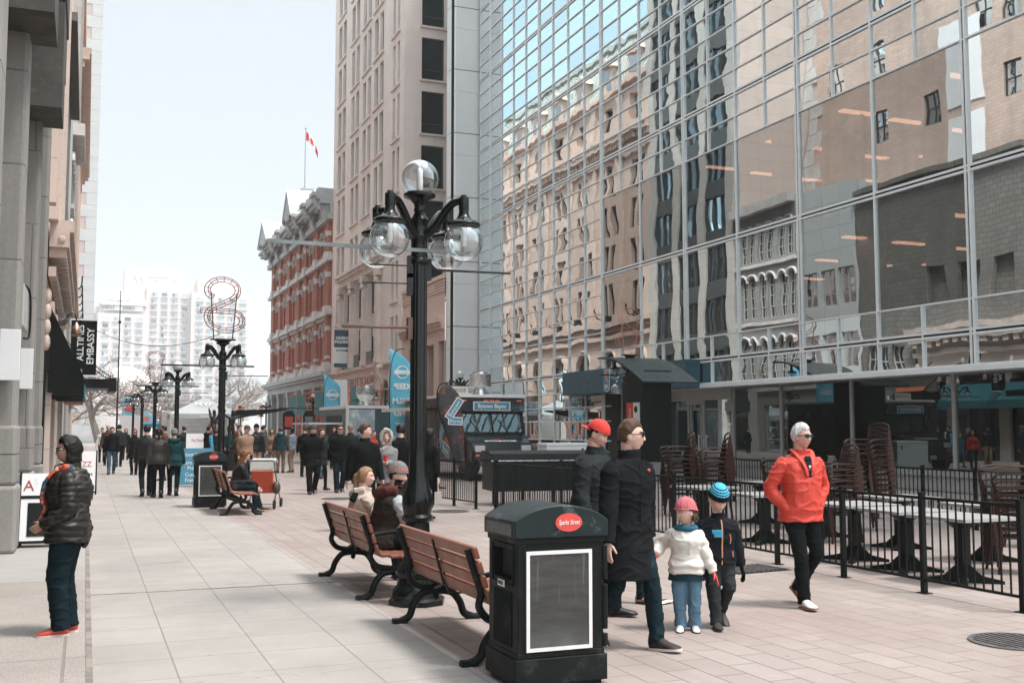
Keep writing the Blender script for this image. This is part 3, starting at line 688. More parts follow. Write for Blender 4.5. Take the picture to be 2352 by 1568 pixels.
b = MB(); b.tube([surf(J, t_, .09, .006) for t_ in (.5,.35,.2,.05,-.1,-.2)], [(.008,.003)]*6, 5); J['child'](b.build('zip', mat('zip_dark_red', (.40,.03,.02), .5)))
b = MB(); b.sphere(surf(J, .80, .0, .014), .013, 8, 6); b.build('pendant', K_white, J['root'])

# --- couple on the second bench, seen from behind
J = person('woman in a beige hooded jacket with fair ponytail sitting on the bench', (2.92, 11.98, 0), -6, 1.66, 'f', dict(hipz=.50, la=(-.05,.27,0), ra=(.05,.27,0), lean=4, hy=-22, hp=0, lh=(-.08,.20,-.25), rh=(.08,.20,-.25)),
    dict(c=K_beige, hem=-.02, ease=1.40, hood=1, sleeve=1.15), dict(c=K_denimd), None, 'pony', 'fair', 'light', hero=True)
H = J['H']; b = MB(); b.tube([J['neck'] - J['sf']*.05*H + J['sr']*.06*H, J['neck'] - J['sf']*.085*H + J['sr']*.08*H - Vector((0,0,.06*H))], [.03, .042], 12); J['child'](b.build('headphone', K_black))
J = person('bearded man in a grey beanie and brown hooded jacket with pale sleeves on the bench', (2.96, 11.17, 0), -4, 1.80, 'm', dict(hipz=.51, la=(-.07,.30,0), ra=(.07,.27,0), lean=14, hy=-30, hp=6, lh=(-.06,.22,-.22), rh=(.06,.22,-.24)),
    dict(c=C('dark_brown_fleece', (.033,.026,.022), .95), c2=C('pale_grey_sleeve', (.40,.42,.42), .9), hem=-.02, ease=1.42, sleeve=1.25), dict(c=K_black), None, 'short', 'black', 'light', dict(kind='beanie', c=C('knit_heather', (.18,.185,.185), .95, 160, .6, var=.3, vs=40), c2=C('knit_orange', (.48,.13,.07), .95, 160, .4), bands=lambda t: 1 if .22 < t < .30 or .38 < t < .44 else 0), beard=1, stout=1.08, hero=True)
H = J['H']; c = J['neck'] - J['sf']*.05*H; b = MB(); b.tube([c - J['sr']*.085*H + J['up']*.015*H + J['sf']*.05*H, c - J['sr']*.07*H, c - J['sf']*.03*H - J['up']*.03*H, c + J['sr']*.07*H, c + J['sr']*.085*H + J['up']*.015*H + J['sf']*.05*H], [.03*H,.036*H,.04*H,.036*H,.03*H], 10)
J['child'](fuse([b], .010, [C('maroon_hood', (.10,.035,.03), .95)], 'hood', 2, .006, 9))
b = MB()
for k in range(40): b.sphere(J['Hm'] @ Vector((.07*(2*rnd.random()-1), .02 + .06*rnd.random() - .05*(k % 2), -.06 - .08*rnd.random())), .017, 6, 5)
J['child'](fuse([b], .008, [HAIR['black']], 'beard', 1))
b = MB(); b.tube(bez([J['neck'] - J['sf']*.08 - J['sr']*.12, J['hip'] + J['up']*.32 - J['sf']*.17 - J['sr']*.16, J['hip'] + J['up']*.16 - J['sf']*.16 - J['sr']*.22], 5), [(.018,.005)]*11, 6); J['child'](b.build('camera_strap', K_blue))
b = MB(); q = J['hip'] + J['up']*.15 - J['sf']*.14 - J['sr']*.24; b.cbox(q, (.05,.13,.09)); b.lathe([(.03,0),(.035,.03),(.034,.07)], 12, tuple(q), M=None); J['child'](b.build('camera', K_black))
# --- woman on the far bench with a pushchair
J = person('brown haired woman in a black leather jacket sitting crossed legged on the far bench', (2.86, 22.5, 0), -8, 1.68, 'f', dict(hipz=.50, la=(-.03,.31,.02), ra=(.06,.25,0), lean=20, hp=22, hy=0, lh=(-.04,.26,-.17), rh=(.04,.25,-.18)), dict(c=K_leather, hem=-.02, ease=1.3), dict(c=K_denimd), dict(c=S_brown), 'long', 'red', 'light')
t = thing('pushchair', 'folding pushchair with orange red seat and grey hood beside the far bench', 'pushchair', (3.62, 23.4, 0), R(-20))
b = MB()
for s in (-.26, .26):
    b.tube([(s,.42,.1),(s,-.1,.62),(s,-.42,1.02)], .014, 6); b.tube([(s,-.34,.1),(s,.05,.5),(s,.2,.62)], .014, 6); b.tube([(s,-.1,.62),(s,.05,.5)], .012, 6)
b.tube([(-.26,-.42,1.02),(.26,-.42,1.02)], .02, 8); b.tube([(-.26,-.34,.1),(.26,-.34,.1)], .01, 6); b.build('frame', mat('pushchair_frame', (.25,.25,.25), .4, .6), t)
b = MB(); b.prism([(-.22,.34),(.22,.30),(.26,.38),(-.12,.46),(-.26,.86),(-.36,.84)], -.22, .22, 'x'); b.build('seat', mat('pushchair_red', (.62,.10,.045), .8), t, bevel=.015)
b = MB(); b.prism([(-.36,.80),(-.30,1.0),(-.05,1.06),(.12,.98),(.10,.95),(-.06,1.02),(-.27,.96),(-.32,.80)], -.25, .25, 'x'); b.build('hood', C('pushchair_hood', (.45,.44,.42)), t)
for s in (-.27, .27):
    for y in (.42, -.34):
        b = MB(); b.lathe([(.02,-.02),(.095,-.02),(.10,0),(.095,.02),(.02,.02)], 16, M=Matrix.Translation((s,y,.10)) @ Matrix.Rotation(PI/2,4,'Y')); b.build('wheel', mat('tyre', (.012,.012,.012), .85), t)
b = MB(); b.sphere((.3,-.3,.45), (.09,.11,.14), 10, 8); b.tube([(.28,-.38,.8),(.3,-.3,.58)], .012, 5); tag(b.build('hung_bag', S_brown, None, (3.62,23.4,0), R(-20)), 'brown bag hanging from the pushchair handle', 'bag')

# --- people in the middle distance (feet surveyed on the paving)
def at(px, Y): d = ray(px, 900); return (d.x/d.y*Y, Y, 0)
CROWD = [
 ('man in a black sweater and jeans walking towards us along the slabs', G(255,1089), -92, 1.76, 'm', walk(.12,'r',.04), dict(c=K_black, ease=1.25), dict(c=K_denim), 'short','black','ruddy',None,None,1.08),
 ('woman in a dark buttoned coat with scarf and sunglasses walking towards us', G(307,1090), -95, 1.68, 'f', walk(.08,'l',.03,hy=20), dict(c=K_wool, hem=.45, ease=1.2, name='coat'), dict(c=K_black), 'long','red','light',None,'dark',1.0),
 ('man in a dark leather jacket walking away, left of a group of three', G(334,1139), 88, 1.80, 'm', walk(.11,'r',.03), dict(c=K_leather, ease=1.25), dict(c=K_denimd), 'short','black','light',None,None,1.08),
 ('woman in a brown leather jacket walking away in the middle of three', G(361,1143), 90, 1.72, 'f', walk(.05,'l',.02), dict(c=K_leathb, hem=.05, ease=1.2), dict(c=K_black), 'pony','black','light',None,None,1.06),
 ('person in a dark teal hooded coat and grey knit hat walking away, right of three', G(397,1138), 86, 1.70, 'f', walk(.11,'l',.03), dict(c=K_green, hem=.16, ease=1.25, hood=1), dict(c=K_black), 'short','brown','light',dict(kind='beanie'),None,1.04),
 ('man with folded arms half hidden behind three walkers', at(380,36.5), 175, 1.78, 'm', dict(lh=(-.02,.15,-.12), rh=(.02,.16,-.14)), dict(c=K_brown, ease=1.2), dict(c=K_denim), 'short','black','tan',None,None,1.0),
 ('man in a dark waistcoat with bright blue sleeves behind the far litter bin', at(481,40), 20, 1.77, 'm', PSTAND, dict(c=K_black, c2=K_blue, ease=1.25, hood=1), dict(c=K_denimd), 'short','black','light',None,None,1.05),
 ('person in grey with a pale hood beside the wire letter lamp', at(499,41), 60, 1.66, 'f', PSTAND, dict(c=K_char, ease=1.25, hood=1), dict(c=K_black), 'short','brown','light',None,None,1.0),
 ('auburn haired woman in brown behind the far bench', at(546,37), 0, 1.62, 'f', PSTAND, dict(c=K_brown, ease=1.2), dict(c=K_denimd), 'long','red','light',None,None,1.0),
 ('bearded man in a tan jacket and cap with hands in pockets', at(568,34.5), -70, 1.78, 'm', dict(hy=35, hp=10, lh=(-.085,.03,-.255), rh=(.085,.03,-.255)), dict(c=K_tan, hem=.06, ease=1.4, collar=.03, sleeve=1.15), dict(c=K_denimd, ease=1.1), 'short','brown','ruddy',dict(kind='cap', c=C('cap_brown', (.10,.07,.055))),None,1.12),
 ('man in a dark leather jacket and black cap behind the tan jacket man', at(590,36.5), -80, 1.82, 'm', dict(hy=-10), dict(c=K_leather, ease=1.28), dict(c=K_khaki), 'short','black','tan',dict(kind='beanie', c=K_black),None,1.05),
 ('dark haired man behind the tan jacket man', at(552,40), -60, 1.80, 'm', PSTAND, dict(c=K_char), dict(c=K_denimd), 'short','black','light',None,None,1.0),
 ('man in a grey hooded top and jeans turned to his friends', at(606,41), 10, 1.80, 'm', dict(hp=8), dict(c=C('slate_hoodie', (.055,.062,.065)), ease=1.25, hood=1), dict(c=K_denim), 'short','black','light',None,None,1.04),
 ('smiling woman in a brown coat among the talking group', at(627,41.8), -110, 1.68, 'f', PSTAND, dict(c=K_tan, hem=.15, ease=1.2), dict(c=K_khaki), 'long','brown','light',None,None,1.0),
 ('man seen from behind in a teal and brown jacket and khaki trousers', at(647,41), 80, 1.74, 'm', PSTAND, dict(c=K_green, c2=K_brown, ease=1.3, hood=1), dict(c=C('khaki_olive', (.16,.115,.085))), 'short','brown','light',None,None,1.1),
 ('long haired man in a plaid shirt and khaki trousers', at(673,41.5), 150, 1.74, 'm', PSTAND, dict(c=K_plaid, hem=.05, ease=1.3), dict(c=K_khaki, ease=1.12), 'long','black','light',None,None,1.08),
 ('man in a black jacket and green cap turned away', at(702,37.5), 60, 1.76, 'm', PSTAND, dict(c=K_black, ease=1.3), dict(c=K_black), 'short','brown','light',dict(kind='cap', c=C('cap_green', (.05,.055,.04))),None,1.1),
 ('man in a long black parka and grey beanie looking aside', G(716,1134), -88, 1.78, 'm', walk(.05,'r',.0,hy=32,hp=8, lh=(-.09,.03,-.26), rh=(.09,.03,-.26)), dict(c=K_black, hem=.30, ease=1.5, collar=.05, sleeve=1.25), dict(c=K_black, ease=1.15), 'short','brown','ruddy',dict(kind='beanie', c=C('knit_dark', (.07,.07,.068), .95)),None,1.12),
 ('woman in a black coat and boots just behind the parka man', at(738,29.5), -70, 1.70, 'f', walk(.09,'l',.03), dict(c=K_char, hem=.3, ease=1.2), dict(c=K_black, ease=.85), 'long','brown','light',None,None,1.0),
 ('boy in a blue jacket among the crowd by the parka man', at(741,36), -85, 1.50, 'm', walk(.08,'r',.03), dict(c=C('blue_jacket', (.05,.13,.18)), ease=1.3), dict(c=K_denim), 'short','brown','light',None,None,1.0),
 ('man with glasses in a dark zipped jacket and jeans walking towards us', G(779,1130), -95, 1.80, 'm', walk(.06,'r',.03), dict(c=K_black, hem=.07, ease=1.4, collar=.03), dict(c=K_denimd, ease=1.15), 'short','brown','light',None,'dark',1.14),
 ('man in a camouflage cap and black vest behind the man with glasses', at(806,32.5), -100, 1.80, 'm', PSTAND, dict(c=K_char, ease=1.3), dict(c=K_brown), 'short','brown','ruddy',dict(kind='cap', c=C('cap_camo', (.24,.19,.15), wear=((.08,.07,.05), .4, 30))),'dark',1.1),
 ('dark haired person in black beside the silver trailer', at(768,44), -90, 1.74, 'f', PSTAND, dict(c=K_black), dict(c=K_black), 'long','black','light',None,None,1.0),
 ('man in a black sweater looking over his shoulder behind the bench', at(837,17.6), -78, 1.80, 'm', walk(.08,'r',.03,hy=58,hp=4), dict(c=K_black, hem=.06, ease=1.35, collar=.035), dict(c=K_black), 'short','brown','light',None,None,1.1),
 ('woman in a grey coat with a fur edged hood holding a red cup', at(889,18.6), -108, 1.67, 'f', dict(lh=(-.02,.16,-.13), rh=(.05,.13,.0), hp=2, rcurl=.9, lcurl=.9), dict(c=K_grey, hem=.2, ease=1.4, sleeve=1.1), dict(c=K_black), 'long','fair','light',None,None,1.0),
 ('man seen from behind in a black sweater beside the lamp post', at(921,19.8), 80, 1.78, 'm', PSTAND, dict(c=K_black, ease=1.3), dict(c=K_denimd), 'short','black','light',None,None,1.1),
 ('woman in black carrying a pale handbag just right of the lamp post', at(984,19.2), 30, 1.70, 'f', walk(.06,'l',.02, rh=(.16,.0,-.335)), dict(c=K_black, hem=.2, ease=1.25), dict(c=K_black), 'long','black','light',None,None,1.0),
 ('tiny figure in a white shirt far along the left pavement', at(238,56), -90, 1.70, 'f', PSTAND, dict(c=K_white), dict(c=K_black), 'short','black','tan',None,None,1.0),
 ('man in dark clothes walking away behind the black sweater man', at(277,50), 90, 1.86, 'm', walk(.1,'r',.03), dict(c=K_char, ease=1.3), dict(c=K_black), 'short','black','light',None,None,1.1),
 ('pale haired man far behind the black sweater man', at(251,52), -90, 1.84, 'm', PSTAND, dict(c=K_brown), dict(c=K_black), 'short','white','light',None,None,1.1),
 ('person in dark clothes far behind the woman in the buttoned coat', at(292,60), -90, 1.66, 'f', PSTAND, dict(c=K_black), dict(c=K_denimd), 'long','red','light',None,None,1.0),
 ('man in dark clothes standing by the grey food tent', at(425,48), 120, 1.76, 'm', PSTAND, dict(c=K_char), dict(c=K_black), 'short','black','light',None,None,1.05),
 ('person in a red top near the scaffold', at(858,34), -60, 1.62, 'f', PSTAND, dict(c=C('red_top', (.45,.05,.035))), dict(c=K_black), 'short','brown','light',None,None,1.0),
 ('person in dark clothes near the wire letter lamp', at(531,46), -90, 1.72, 'm', PSTAND, dict(c=K_green), dict(c=K_black), 'short','brown','light',None,None,1.0),
 ('person in blue near the far end of the talking crowd', at(826,42), 90, 1.70, 'm', PSTAND, dict(c=C('blue_jacket', (.05,.13,.18))), dict(c=K_black), 'short','brown','light',None,None,1.0),
]
for (lb, p, hd, H_, sx, ps, tp, lg, hr, hcl, sk, ht, gl_, st) in CROWD:
    J = person(lb, (p[0], p[1], 0), hd, H_, sx, ps, tp, lg, None, hr, hcl, sk, ht, gl_, stout=st)
    if ht and ht.get('kind') == 'cap': visor(J, 1, ht['c'])
    if 'red cup' in lb:
        b = MB(); b.lathe([(.028,-.05),(.040,.055),(.042,.06)], 14, (0,0,0)); q = J['LW'] + (J['LW'] - J['LE']).normalized()*.09 + J['up']*.05; tag(b.build('paper_cup', mat('cup_red', (.62,.04,.03), .5), None, J['root'].matrix_basis @ q), 'red paper cup held by the woman in the fur edged hood', 'cup')
        b = MB(); c0 = J['Hm'] @ Vector((0,.03,0)); pts = [J['Hm'] @ Vector((.095*math.sin(a), .045 + .02*math.cos(a*1), -.005 + .145*math.cos(a))) for a in [2*PI*k/20 for k in range(20)]]; b.tube(pts, .034, 8, closed=True)
        J['child'](fuse([b], .012, [C('fur_trim', (.52,.48,.45), .95, 60, .6, wear=((.16,.13,.11), .45, 30))], 'fur_trim', 1, .012, 30)); 
    if 'handbag' in lb:
        b = MB(); b.prism([(-.15,0),(.15,0),(.125,.2),(-.125,.2)], -.06, .06, 'y'); b.tube(bez([(-.09,0,.2),(-.07,0,.38),(.07,0,.38),(.09,0,.2)], 5), .009, 6); b.cbox((0,-.064,.12), (.06,.01,.05)); q = J['root'].matrix_basis @ (J['RW'] + Vector((0,0,-.48)))
        tag(b.build('handbag', mat('handbag_pale', (.42,.38,.34), .45), None, q, R(70)), 'pale handbag with two handles held beside the lamp post', 'handbag')
# bronze dancers
M_bronze = mat('bronze', (.020,.021,.020), .4, .5, var=.3, vs=8)
for lb, px, ps, hd in (('dark bronze dancer with raised arms left of the wire letter lamp', 491, dict(lh=(-.12,.05,.22), rh=(.14,.02,.20), lean=-12, la=(-.05,.0,0), ra=(.08,.14,.12)), -120), ('dark bronze dancer with spread arms right of the wire letter lamp', 532, dict(lh=(-.3,.02,.05), rh=(.26,.02,.16), lean=10, la=(-.10,.0,0), ra=(.08,.0,0)), -60)):
    p = at(px, 44); J = person(lb, (p[0], p[1], .80), hd, 1.65, 'f', ps, dict(ease=1.0, collar=0), dict(ease=.8), None, 'bald', 'black', 'light', name='bronze_dancer', cat='statue', stout=.85, onemat=M_bronze)
    b = MB(); b.box((-.3,-.3,-.8),(.3,.3,0)); b.build('base', M_bronze, J['root'])
# ---------------------------------------------------------------- sky and light
W = bpy.data.worlds.new('World'); SC.world = W; W.use_nodes = True
nt = W.node_tree; nt.nodes.clear()
wo = nt.nodes.new('ShaderNodeOutputWorld'); bg = nt.nodes.new('ShaderNodeBackground')
sky = nt.nodes.new('ShaderNodeTexSky'); sky.sky_type = 'NISHITA'; sky.sun_disc = False
SUN_EL, SUN_AZ = R(66), R(128)          # high sun behind thin cloud, from behind the camera
sky.sun_elevation = SUN_EL; sky.sun_rotation = SUN_AZ
tc = nt.nodes.new('ShaderNodeTexCoord'); sp = nt.nodes.new('ShaderNodeSeparateXYZ'); L(nt, tc.outputs['Generated'], sp.inputs[0])
# a bright overcast veil: white towards the horizon, bluer and thinner overhead
veil = nt.nodes.new('ShaderNodeValToRGB'); L(nt, sp.outputs[2], veil.inputs[0])
cr = veil.color_ramp
cr.elements[0].position = 0.0; cr.elements[0].color = (6.6, 6.85, 7.0, 1)
cr.elements[1].position = .8; cr.elements[1].color = (11.5, 12.3, 12.8, 1)
e = cr.elements.new(.4); e.color = (6.3, 6.9, 7.25, 1)
mp = nt.nodes.new('ShaderNodeMapping'); mp.inputs['Scale'].default_value = (1.2, 1.2, 3.5); L(nt, tc.outputs['Generated'], mp.inputs[0])
cl = noise_t(nt, mp.outputs[0], 2.2, 5, .55)
vc = mix_rgb(nt, ramp(nt, cl, .35, .75), veil.outputs[0], (7.0, 7.1, 7.2))
# thicker, duller cloud low over the north end of the street
nd = math_n(nt, 'MULTIPLY', ramp(nt, sp.outputs[1], .5, .85), ramp(nt, sp.outputs[2], .40, .62, (1,)*3, (0,)*3))
vc = mix_rgb(nt, nd, vc, (2.75, 2.93, 3.02))
# a clearer, bluer patch of sky over the west side, away from the view down the street
wx = ramp(nt, math_n(nt, 'MULTIPLY', sp.outputs[0], -1.0), .16, .34); wz = ramp(nt, sp.outputs[2], .10, .24)
vc = mix_rgb(nt, math_n(nt, 'MULTIPLY', math_n(nt, 'MULTIPLY', wx, wz), ramp(nt, cl, .25, .6, (1,)*3, (.72,)*3)), vc, (2.3, 3.55, 4.0))
tot = mix_rgb(nt, .88, sky.outputs[0], vc)
L(nt, tot, bg.inputs['Color']); bg.inputs['Strength'].default_value = .1
L(nt, bg.outputs[0], wo.inputs[0])
sl = bpy.data.lights.new('sun', 'SUN'); sl.energy = 1.5; sl.angle = R(12); sl.color = (1.0, .95, .9)
so = bpy.data.objects.new('sun', sl); COL.objects.link(so)
so.rotation_euler = (PI / 2 - SUN_EL, 0, -SUN_AZ + PI)   # set below from the direction
sd = Vector((math.sin(SUN_AZ) * math.cos(SUN_EL), math.cos(SUN_AZ) * math.cos(SUN_EL), math.sin(SUN_EL)))
so.rotation_euler = sd.to_track_quat('Z', 'Y').to_euler()
SC.view_settings.view_transform = 'Standard'; SC.view_settings.look = 'None'
SC.view_settings.exposure = 1.58
SC.cycles.max_bounces = 8; SC.cycles.transparent_max_bounces = 12; SC.cycles.glossy_bounces = 5
SC.cycles.sample_clamp_indirect = 6; SC.cycles.caustics_reflective = False; SC.cycles.caustics_refractive = False
SC.cycles.use_denoising = True

# ---------------------------------------------------------------- ground
def ground_mat(name, c1, c2, joint, bw, bh, ms, swap=False, rough=.8, speck=.06, blot=.2, offset=.5, c3=None, off=(0, 0), warp=0.0, crack=0.0):
    m, nt, out = nodes_of(name)
    b = N(nt, 'ShaderNodeBsdfPrincipled'); L(nt, b.outputs[0], out.inputs[0])
    co = N(nt, 'ShaderNodeNewGeometry').outputs['Position']
    s = N(nt, 'ShaderNodeSeparateXYZ'); L(nt, co, s.inputs[0])
    c = N(nt, 'ShaderNodeCombineXYZ')
    X, Y = s.outputs[0], s.outputs[1]
    if warp:
        w = math_n(nt, 'MULTIPLY', math_n(nt, 'SUBTRACT', noise_t(nt, co, 1.7, 3), .5), warp)
        X = math_n(nt, 'ADD', X, w); Y = math_n(nt, 'ADD', Y, w)
    X = math_n(nt, 'ADD', X, off[0]); Y = math_n(nt, 'ADD', Y, off[1])
    L(nt, Y if swap else X, c.inputs[0]); L(nt, X if swap else Y, c.inputs[1])
    br = N(nt, 'ShaderNodeTexBrick'); L(nt, c.outputs[0], br.inputs['Vector']); br.offset = offset
    br.inputs['Color1'].default_value = rgba(c1); br.inputs['Color2'].default_value = rgba(c2); br.inputs['Mortar'].default_value = rgba(joint)
    br.inputs['Scale'].default_value = 1; br.inputs['Brick Width'].default_value = bw; br.inputs['Row Height'].default_value = bh
    br.inputs['Mortar Size'].default_value = ms; br.inputs['Mortar Smooth'].default_value = .3
    col = br.outputs['Color']
    n1 = ramp(nt, noise_t(nt, co, .55, 6, .62), .38, .66)
    col = mix_rgb(nt, math_n(nt, 'MULTIPLY', n1, blot), col, tuple(x * .62 for x in (c3 or c2)))
    n4 = ramp(nt, noise_t(nt, co, 2.6, 6, .7), .56, .74)
    col = mix_rgb(nt, math_n(nt, 'MULTIPLY', n4, blot * .8), col, tuple(min(1, x * 1.18) for x in c1))
    sp = ramp(nt, noise_t(nt, co, 70, 3, .7), .3, .7, (1 - speck,) * 3, (1 + speck,) * 3)
    col = mix_rgb(nt, 1.0, col, sp, 'MULTIPLY')
    gum = N(nt, 'ShaderNodeTexVoronoi'); gum.inputs['Scale'].default_value = 2.3; L(nt, co, gum.inputs['Vector'])
    g = ramp(nt, gum.outputs['Distance'], .035, .055, (1, 1, 1), (0, 0, 0))
    col = mix_rgb(nt, math_n(nt, 'MULTIPLY', g, .55), col, tuple(x * .45 for x in c2))
    mp3 = N(nt, 'ShaderNodeMapping'); mp3.inputs['Scale'].default_value = (.9, .16, 1); L(nt, co, mp3.inputs[0])
    n5 = ramp(nt, noise_t(nt, mp3.outputs[0], 1.0, 6, .7), .52, .75)
    col = mix_rgb(nt, math_n(nt, 'MULTIPLY', n5, blot * .9), col, tuple(x * .72 for x in c2))
    n6 = ramp(nt, noise_t(nt, co, 9, 6, .75), .60, .78)
    col = mix_rgb(nt, math_n(nt, 'MULTIPLY', n6, blot * .7), col, tuple(x * .6 for x in c2))
    if crack:
        v2 = N(nt, 'ShaderNodeTexVoronoi'); v2.feature = 'DISTANCE_TO_EDGE'; v2.inputs['Scale'].default_value = .22
        wv = N(nt, 'ShaderNodeVectorMath', operation='ADD'); L(nt, co, wv.inputs[0])
        L(nt, noise_t(nt, co, 1.4, 5, .6, 'Color'), wv.inputs[1]); L(nt, wv.outputs[0], v2.inputs['Vector'])
        ck = ramp(nt, v2.outputs['Distance'], .0015, .004, (1, 1, 1), (0, 0, 0))
        col = mix_rgb(nt, math_n(nt, 'MULTIPLY', ck, crack), col, joint)
    L(nt, col, b.inputs['Base Color'])
    L(nt, ramp(nt, noise_t(nt, co, 3, 4), .3, .7, (rough - .12,) * 3, (min(1, rough + .1),) * 3), b.inputs['Roughness'])
    h = math_n(nt, 'SUBTRACT', math_n(nt, 'MULTIPLY', noise_t(nt, co, 60, 4, .65), .22), br.outputs['Fac'])
    L(nt, bump(nt, h, .45, .008), b.inputs['Normal'])
    return m
def sheet(name, x0, x1, y0, y1, z, m):
    b = MB(); nx = max(1, int((x1-x0)/40)); ny = max(1, int((y1-y0)/40))
    b.quad((x0,y0,z),(x1,y0,z),(x1,y1,z),(x0,y1,z))
    return tag(b.build(name, m), kind='structure')
sheet('ground', -900, 900, -300, 1600, -.012, mat('asphalt', (.16,.155,.15), .9, vs=.4, bs=40))
sheet('road', -400, 400, 128, 146, -.004, mat('road_asphalt', (.11,.11,.112), .9, vs=.4, bs=40))
sheet('paving', 2.64, 22.6, -30, 128, 0.0,
      ground_mat('paver', (.318,.270,.244), (.272,.227,.205), (.15,.126,.113), .52, .26, .0075, swap=True, blot=.62, c3=(.38,.28,.24), off=(.05, 0), warp=.012, speck=.10))
sheet('sidewalk', .08, 2.64, -30, 128, .004,
      ground_mat('slab', (.355,.327,.302), (.325,.297,.273), (.21,.19,.172), .66, .645, .0075, swap=True, offset=0, blot=.5, speck=.06, off=(.11-.645*0+.53, .1), crack=.7, warp=.006))
sheet('sidewalk_border', -2.6, .08, 13.2, 128, .003,
      ground_mat('border_slab', (.33,.315,.295), (.315,.30,.28), (.2,.17,.15), 1.8, 2.2, .012, offset=0, blot=.3, speck=.04, off=(.1, 0)))
sheet('aggregate_paving', -2.6, .08, -30, 13.2, .002,
      ground_mat('aggregate', (.315,.282,.252), (.295,.262,.235), (.2,.17,.15), 2.6, 3.4, .014, offset=0, blot=.4, speck=.42, off=(.1, 1.4)))
# long joint where slabs meet the building strip
b = MB(); b.quad((.055,-30,.0085),(.1,-30,.0085),(.1,128,.0085),(.055,128,.0085))
tag(b.build('sidewalk_joint', mat('joint_dirt', (.22,.19,.165), .95, var=.5, vs=4)), kind='structure')
b = MB(); pts = [(.1 + 2.54*k/24, 11.93 + .012*rnd.gauss(0, 1), .0075) for k in range(25)]
for a_, c_ in zip(pts, pts[1:]): b.bar(a_, c_, .016, .004)
tag(b.build('paving_joint', mat('joint_dirt', (.22,.19,.165), .95)), kind='structure')
# ---------------------------------------------------------------- mirror glass building on the right
XG = 20.6; ROW = .833; COLW = 1.72
ZB, ZA, ZC = 4.12, 8.26, 13.28
Y_END = 56.55
def glass_mat(name, refl, tint, inner, rough=0.0, wob=.010, see=0.0, scale=.55):
    """coated float glass: mirror layer with the gentle waves of large panes over a dark (or clear) body"""
    m, nt, out = nodes_of(name)
    co = N(nt, 'ShaderNodeNewGeometry')
    n1 = noise_t(nt, co.outputs['Position'], scale, 1.5, .45, 'Color')
    n2 = noise_t(nt, co.outputs['Position'], scale * 3.2, 1, .4, 'Color')
    a = N(nt, 'ShaderNodeVectorMath', operation='SUBTRACT'); L(nt, n1, a.inputs[0]); a.inputs[1].default_value = (.5, .5, .5)
    a2 = N(nt, 'ShaderNodeVectorMath', operation='SCALE'); L(nt, a.outputs[0], a2.inputs[0]); a2.inputs['Scale'].default_value = wob
    c = N(nt, 'ShaderNodeVectorMath', operation='SUBTRACT'); L(nt, n2, c.inputs[0]); c.inputs[1].default_value = (.5, .5, .5)
    c2 = N(nt, 'ShaderNodeVectorMath', operation='SCALE'); L(nt, c.outputs[0], c2.inputs[0]); c2.inputs['Scale'].default_value = wob * .45
    s = N(nt, 'ShaderNodeVectorMath', operation='ADD'); L(nt, a2.outputs[0], s.inputs[0]); L(nt, c2.outputs[0], s.inputs[1])
    s2 = N(nt, 'ShaderNodeVectorMath', operation='ADD'); L(nt, s.outputs[0], s2.inputs[0]); L(nt, co.outputs['Normal'], s2.inputs[1])
    nn = N(nt, 'ShaderNodeVectorMath', operation='NORMALIZE'); L(nt, s2.outputs[0], nn.inputs[0])
    g = N(nt, 'ShaderNodeBsdfGlossy'); g.inputs['Color'].default_value = rgba(tint); g.inputs['Roughness'].default_value = rough
    L(nt, nn.outputs[0], g.inputs['Normal'])
    if see:
        d = N(nt, 'ShaderNodeBsdfTransparent'); d.inputs['Color'].default_value = rgba(inner)
    else:
        d = N(nt, 'ShaderNodeBsdfDiffuse'); d.inputs['Color'].default_value = rgba(inner)
    lw = N(nt, 'ShaderNodeLayerWeight'); lw.inputs['Blend'].default_value = .35
    f = ramp(nt, lw.outputs['Fresnel'], .0, 1.0, (refl,) * 3, (1, 1, 1))
    mx = N(nt, 'ShaderNodeMixShader'); L(nt, f, mx.inputs[0]); L(nt, d.outputs[0], mx.inputs[1]); L(nt, g.outputs[0], mx.inputs[2])
    L(nt, mx.outputs[0], out.inputs[0]); MATS[name] = m; return m
M_mirror = glass_mat('mirror_glass', .86, (.86, .94, .96), (.02, .03, .03), wob=.013, scale=.6)
M_vision = glass_mat('vision_glass', .50, (.86, .92, .93), (.42, .50, .49), wob=.011, see=1, scale=.35)
M_shop = glass_mat('shop_glass', .15, (.80, .88, .88), (.55, .60, .59), wob=.004, see=1, scale=.3)
M_alu = mat('pale_aluminium', (.84,.84,.83), .42, 0, var=.05, vs=3)
M_aluw = mat('mullion_white', (.80,.80,.79), .4, .1, var=.05)
M_dark = mat('dark_seal', (.011,.013,.0125), .6, spec=.15)

glass_b = thing('glass_office_building', 'tall mirror glass office building with pale aluminium grid on the right side of the street', 'building', (XG, 38, 0))
def GB(mb, name, mats, par=None):
    o = mb.build(name, mats, par or glass_b)
    for v in o.data.vertices: v.co -= Vector((XG, 38, 0)) if par is None or par == glass_b else Vector((0, 0, 0))
    return o
BAYS = [Y_END - COLW * (1 + 4 * k) for k in range(0, 11)]      # double mullions at 54.83, 47.95, 41.07, 34.19, 27.31, 20.43, 13.55 ...
Y0 = BAYS[7]                                                   # nearer end just outside the picture
ZTOP = ZC + ROW * 25
heavy = [ZB, ZA, ZC] + [ZC + ROW * 5 * k for k in range(1, 6)]
zs = [ZB - ROW, ZB] ; zs += [ZB + (ZA - ZB) * k / 5 for k in range(1, 6)]; zs += [ZA + (ZC - ZA) * k / 6 for k in range(1, 7)]
zs += [ZC + ROW * k for k in range(1, 26)]
ys = []
y = Y_END
while y > Y0 - .01: ys.append(y); y -= COLW
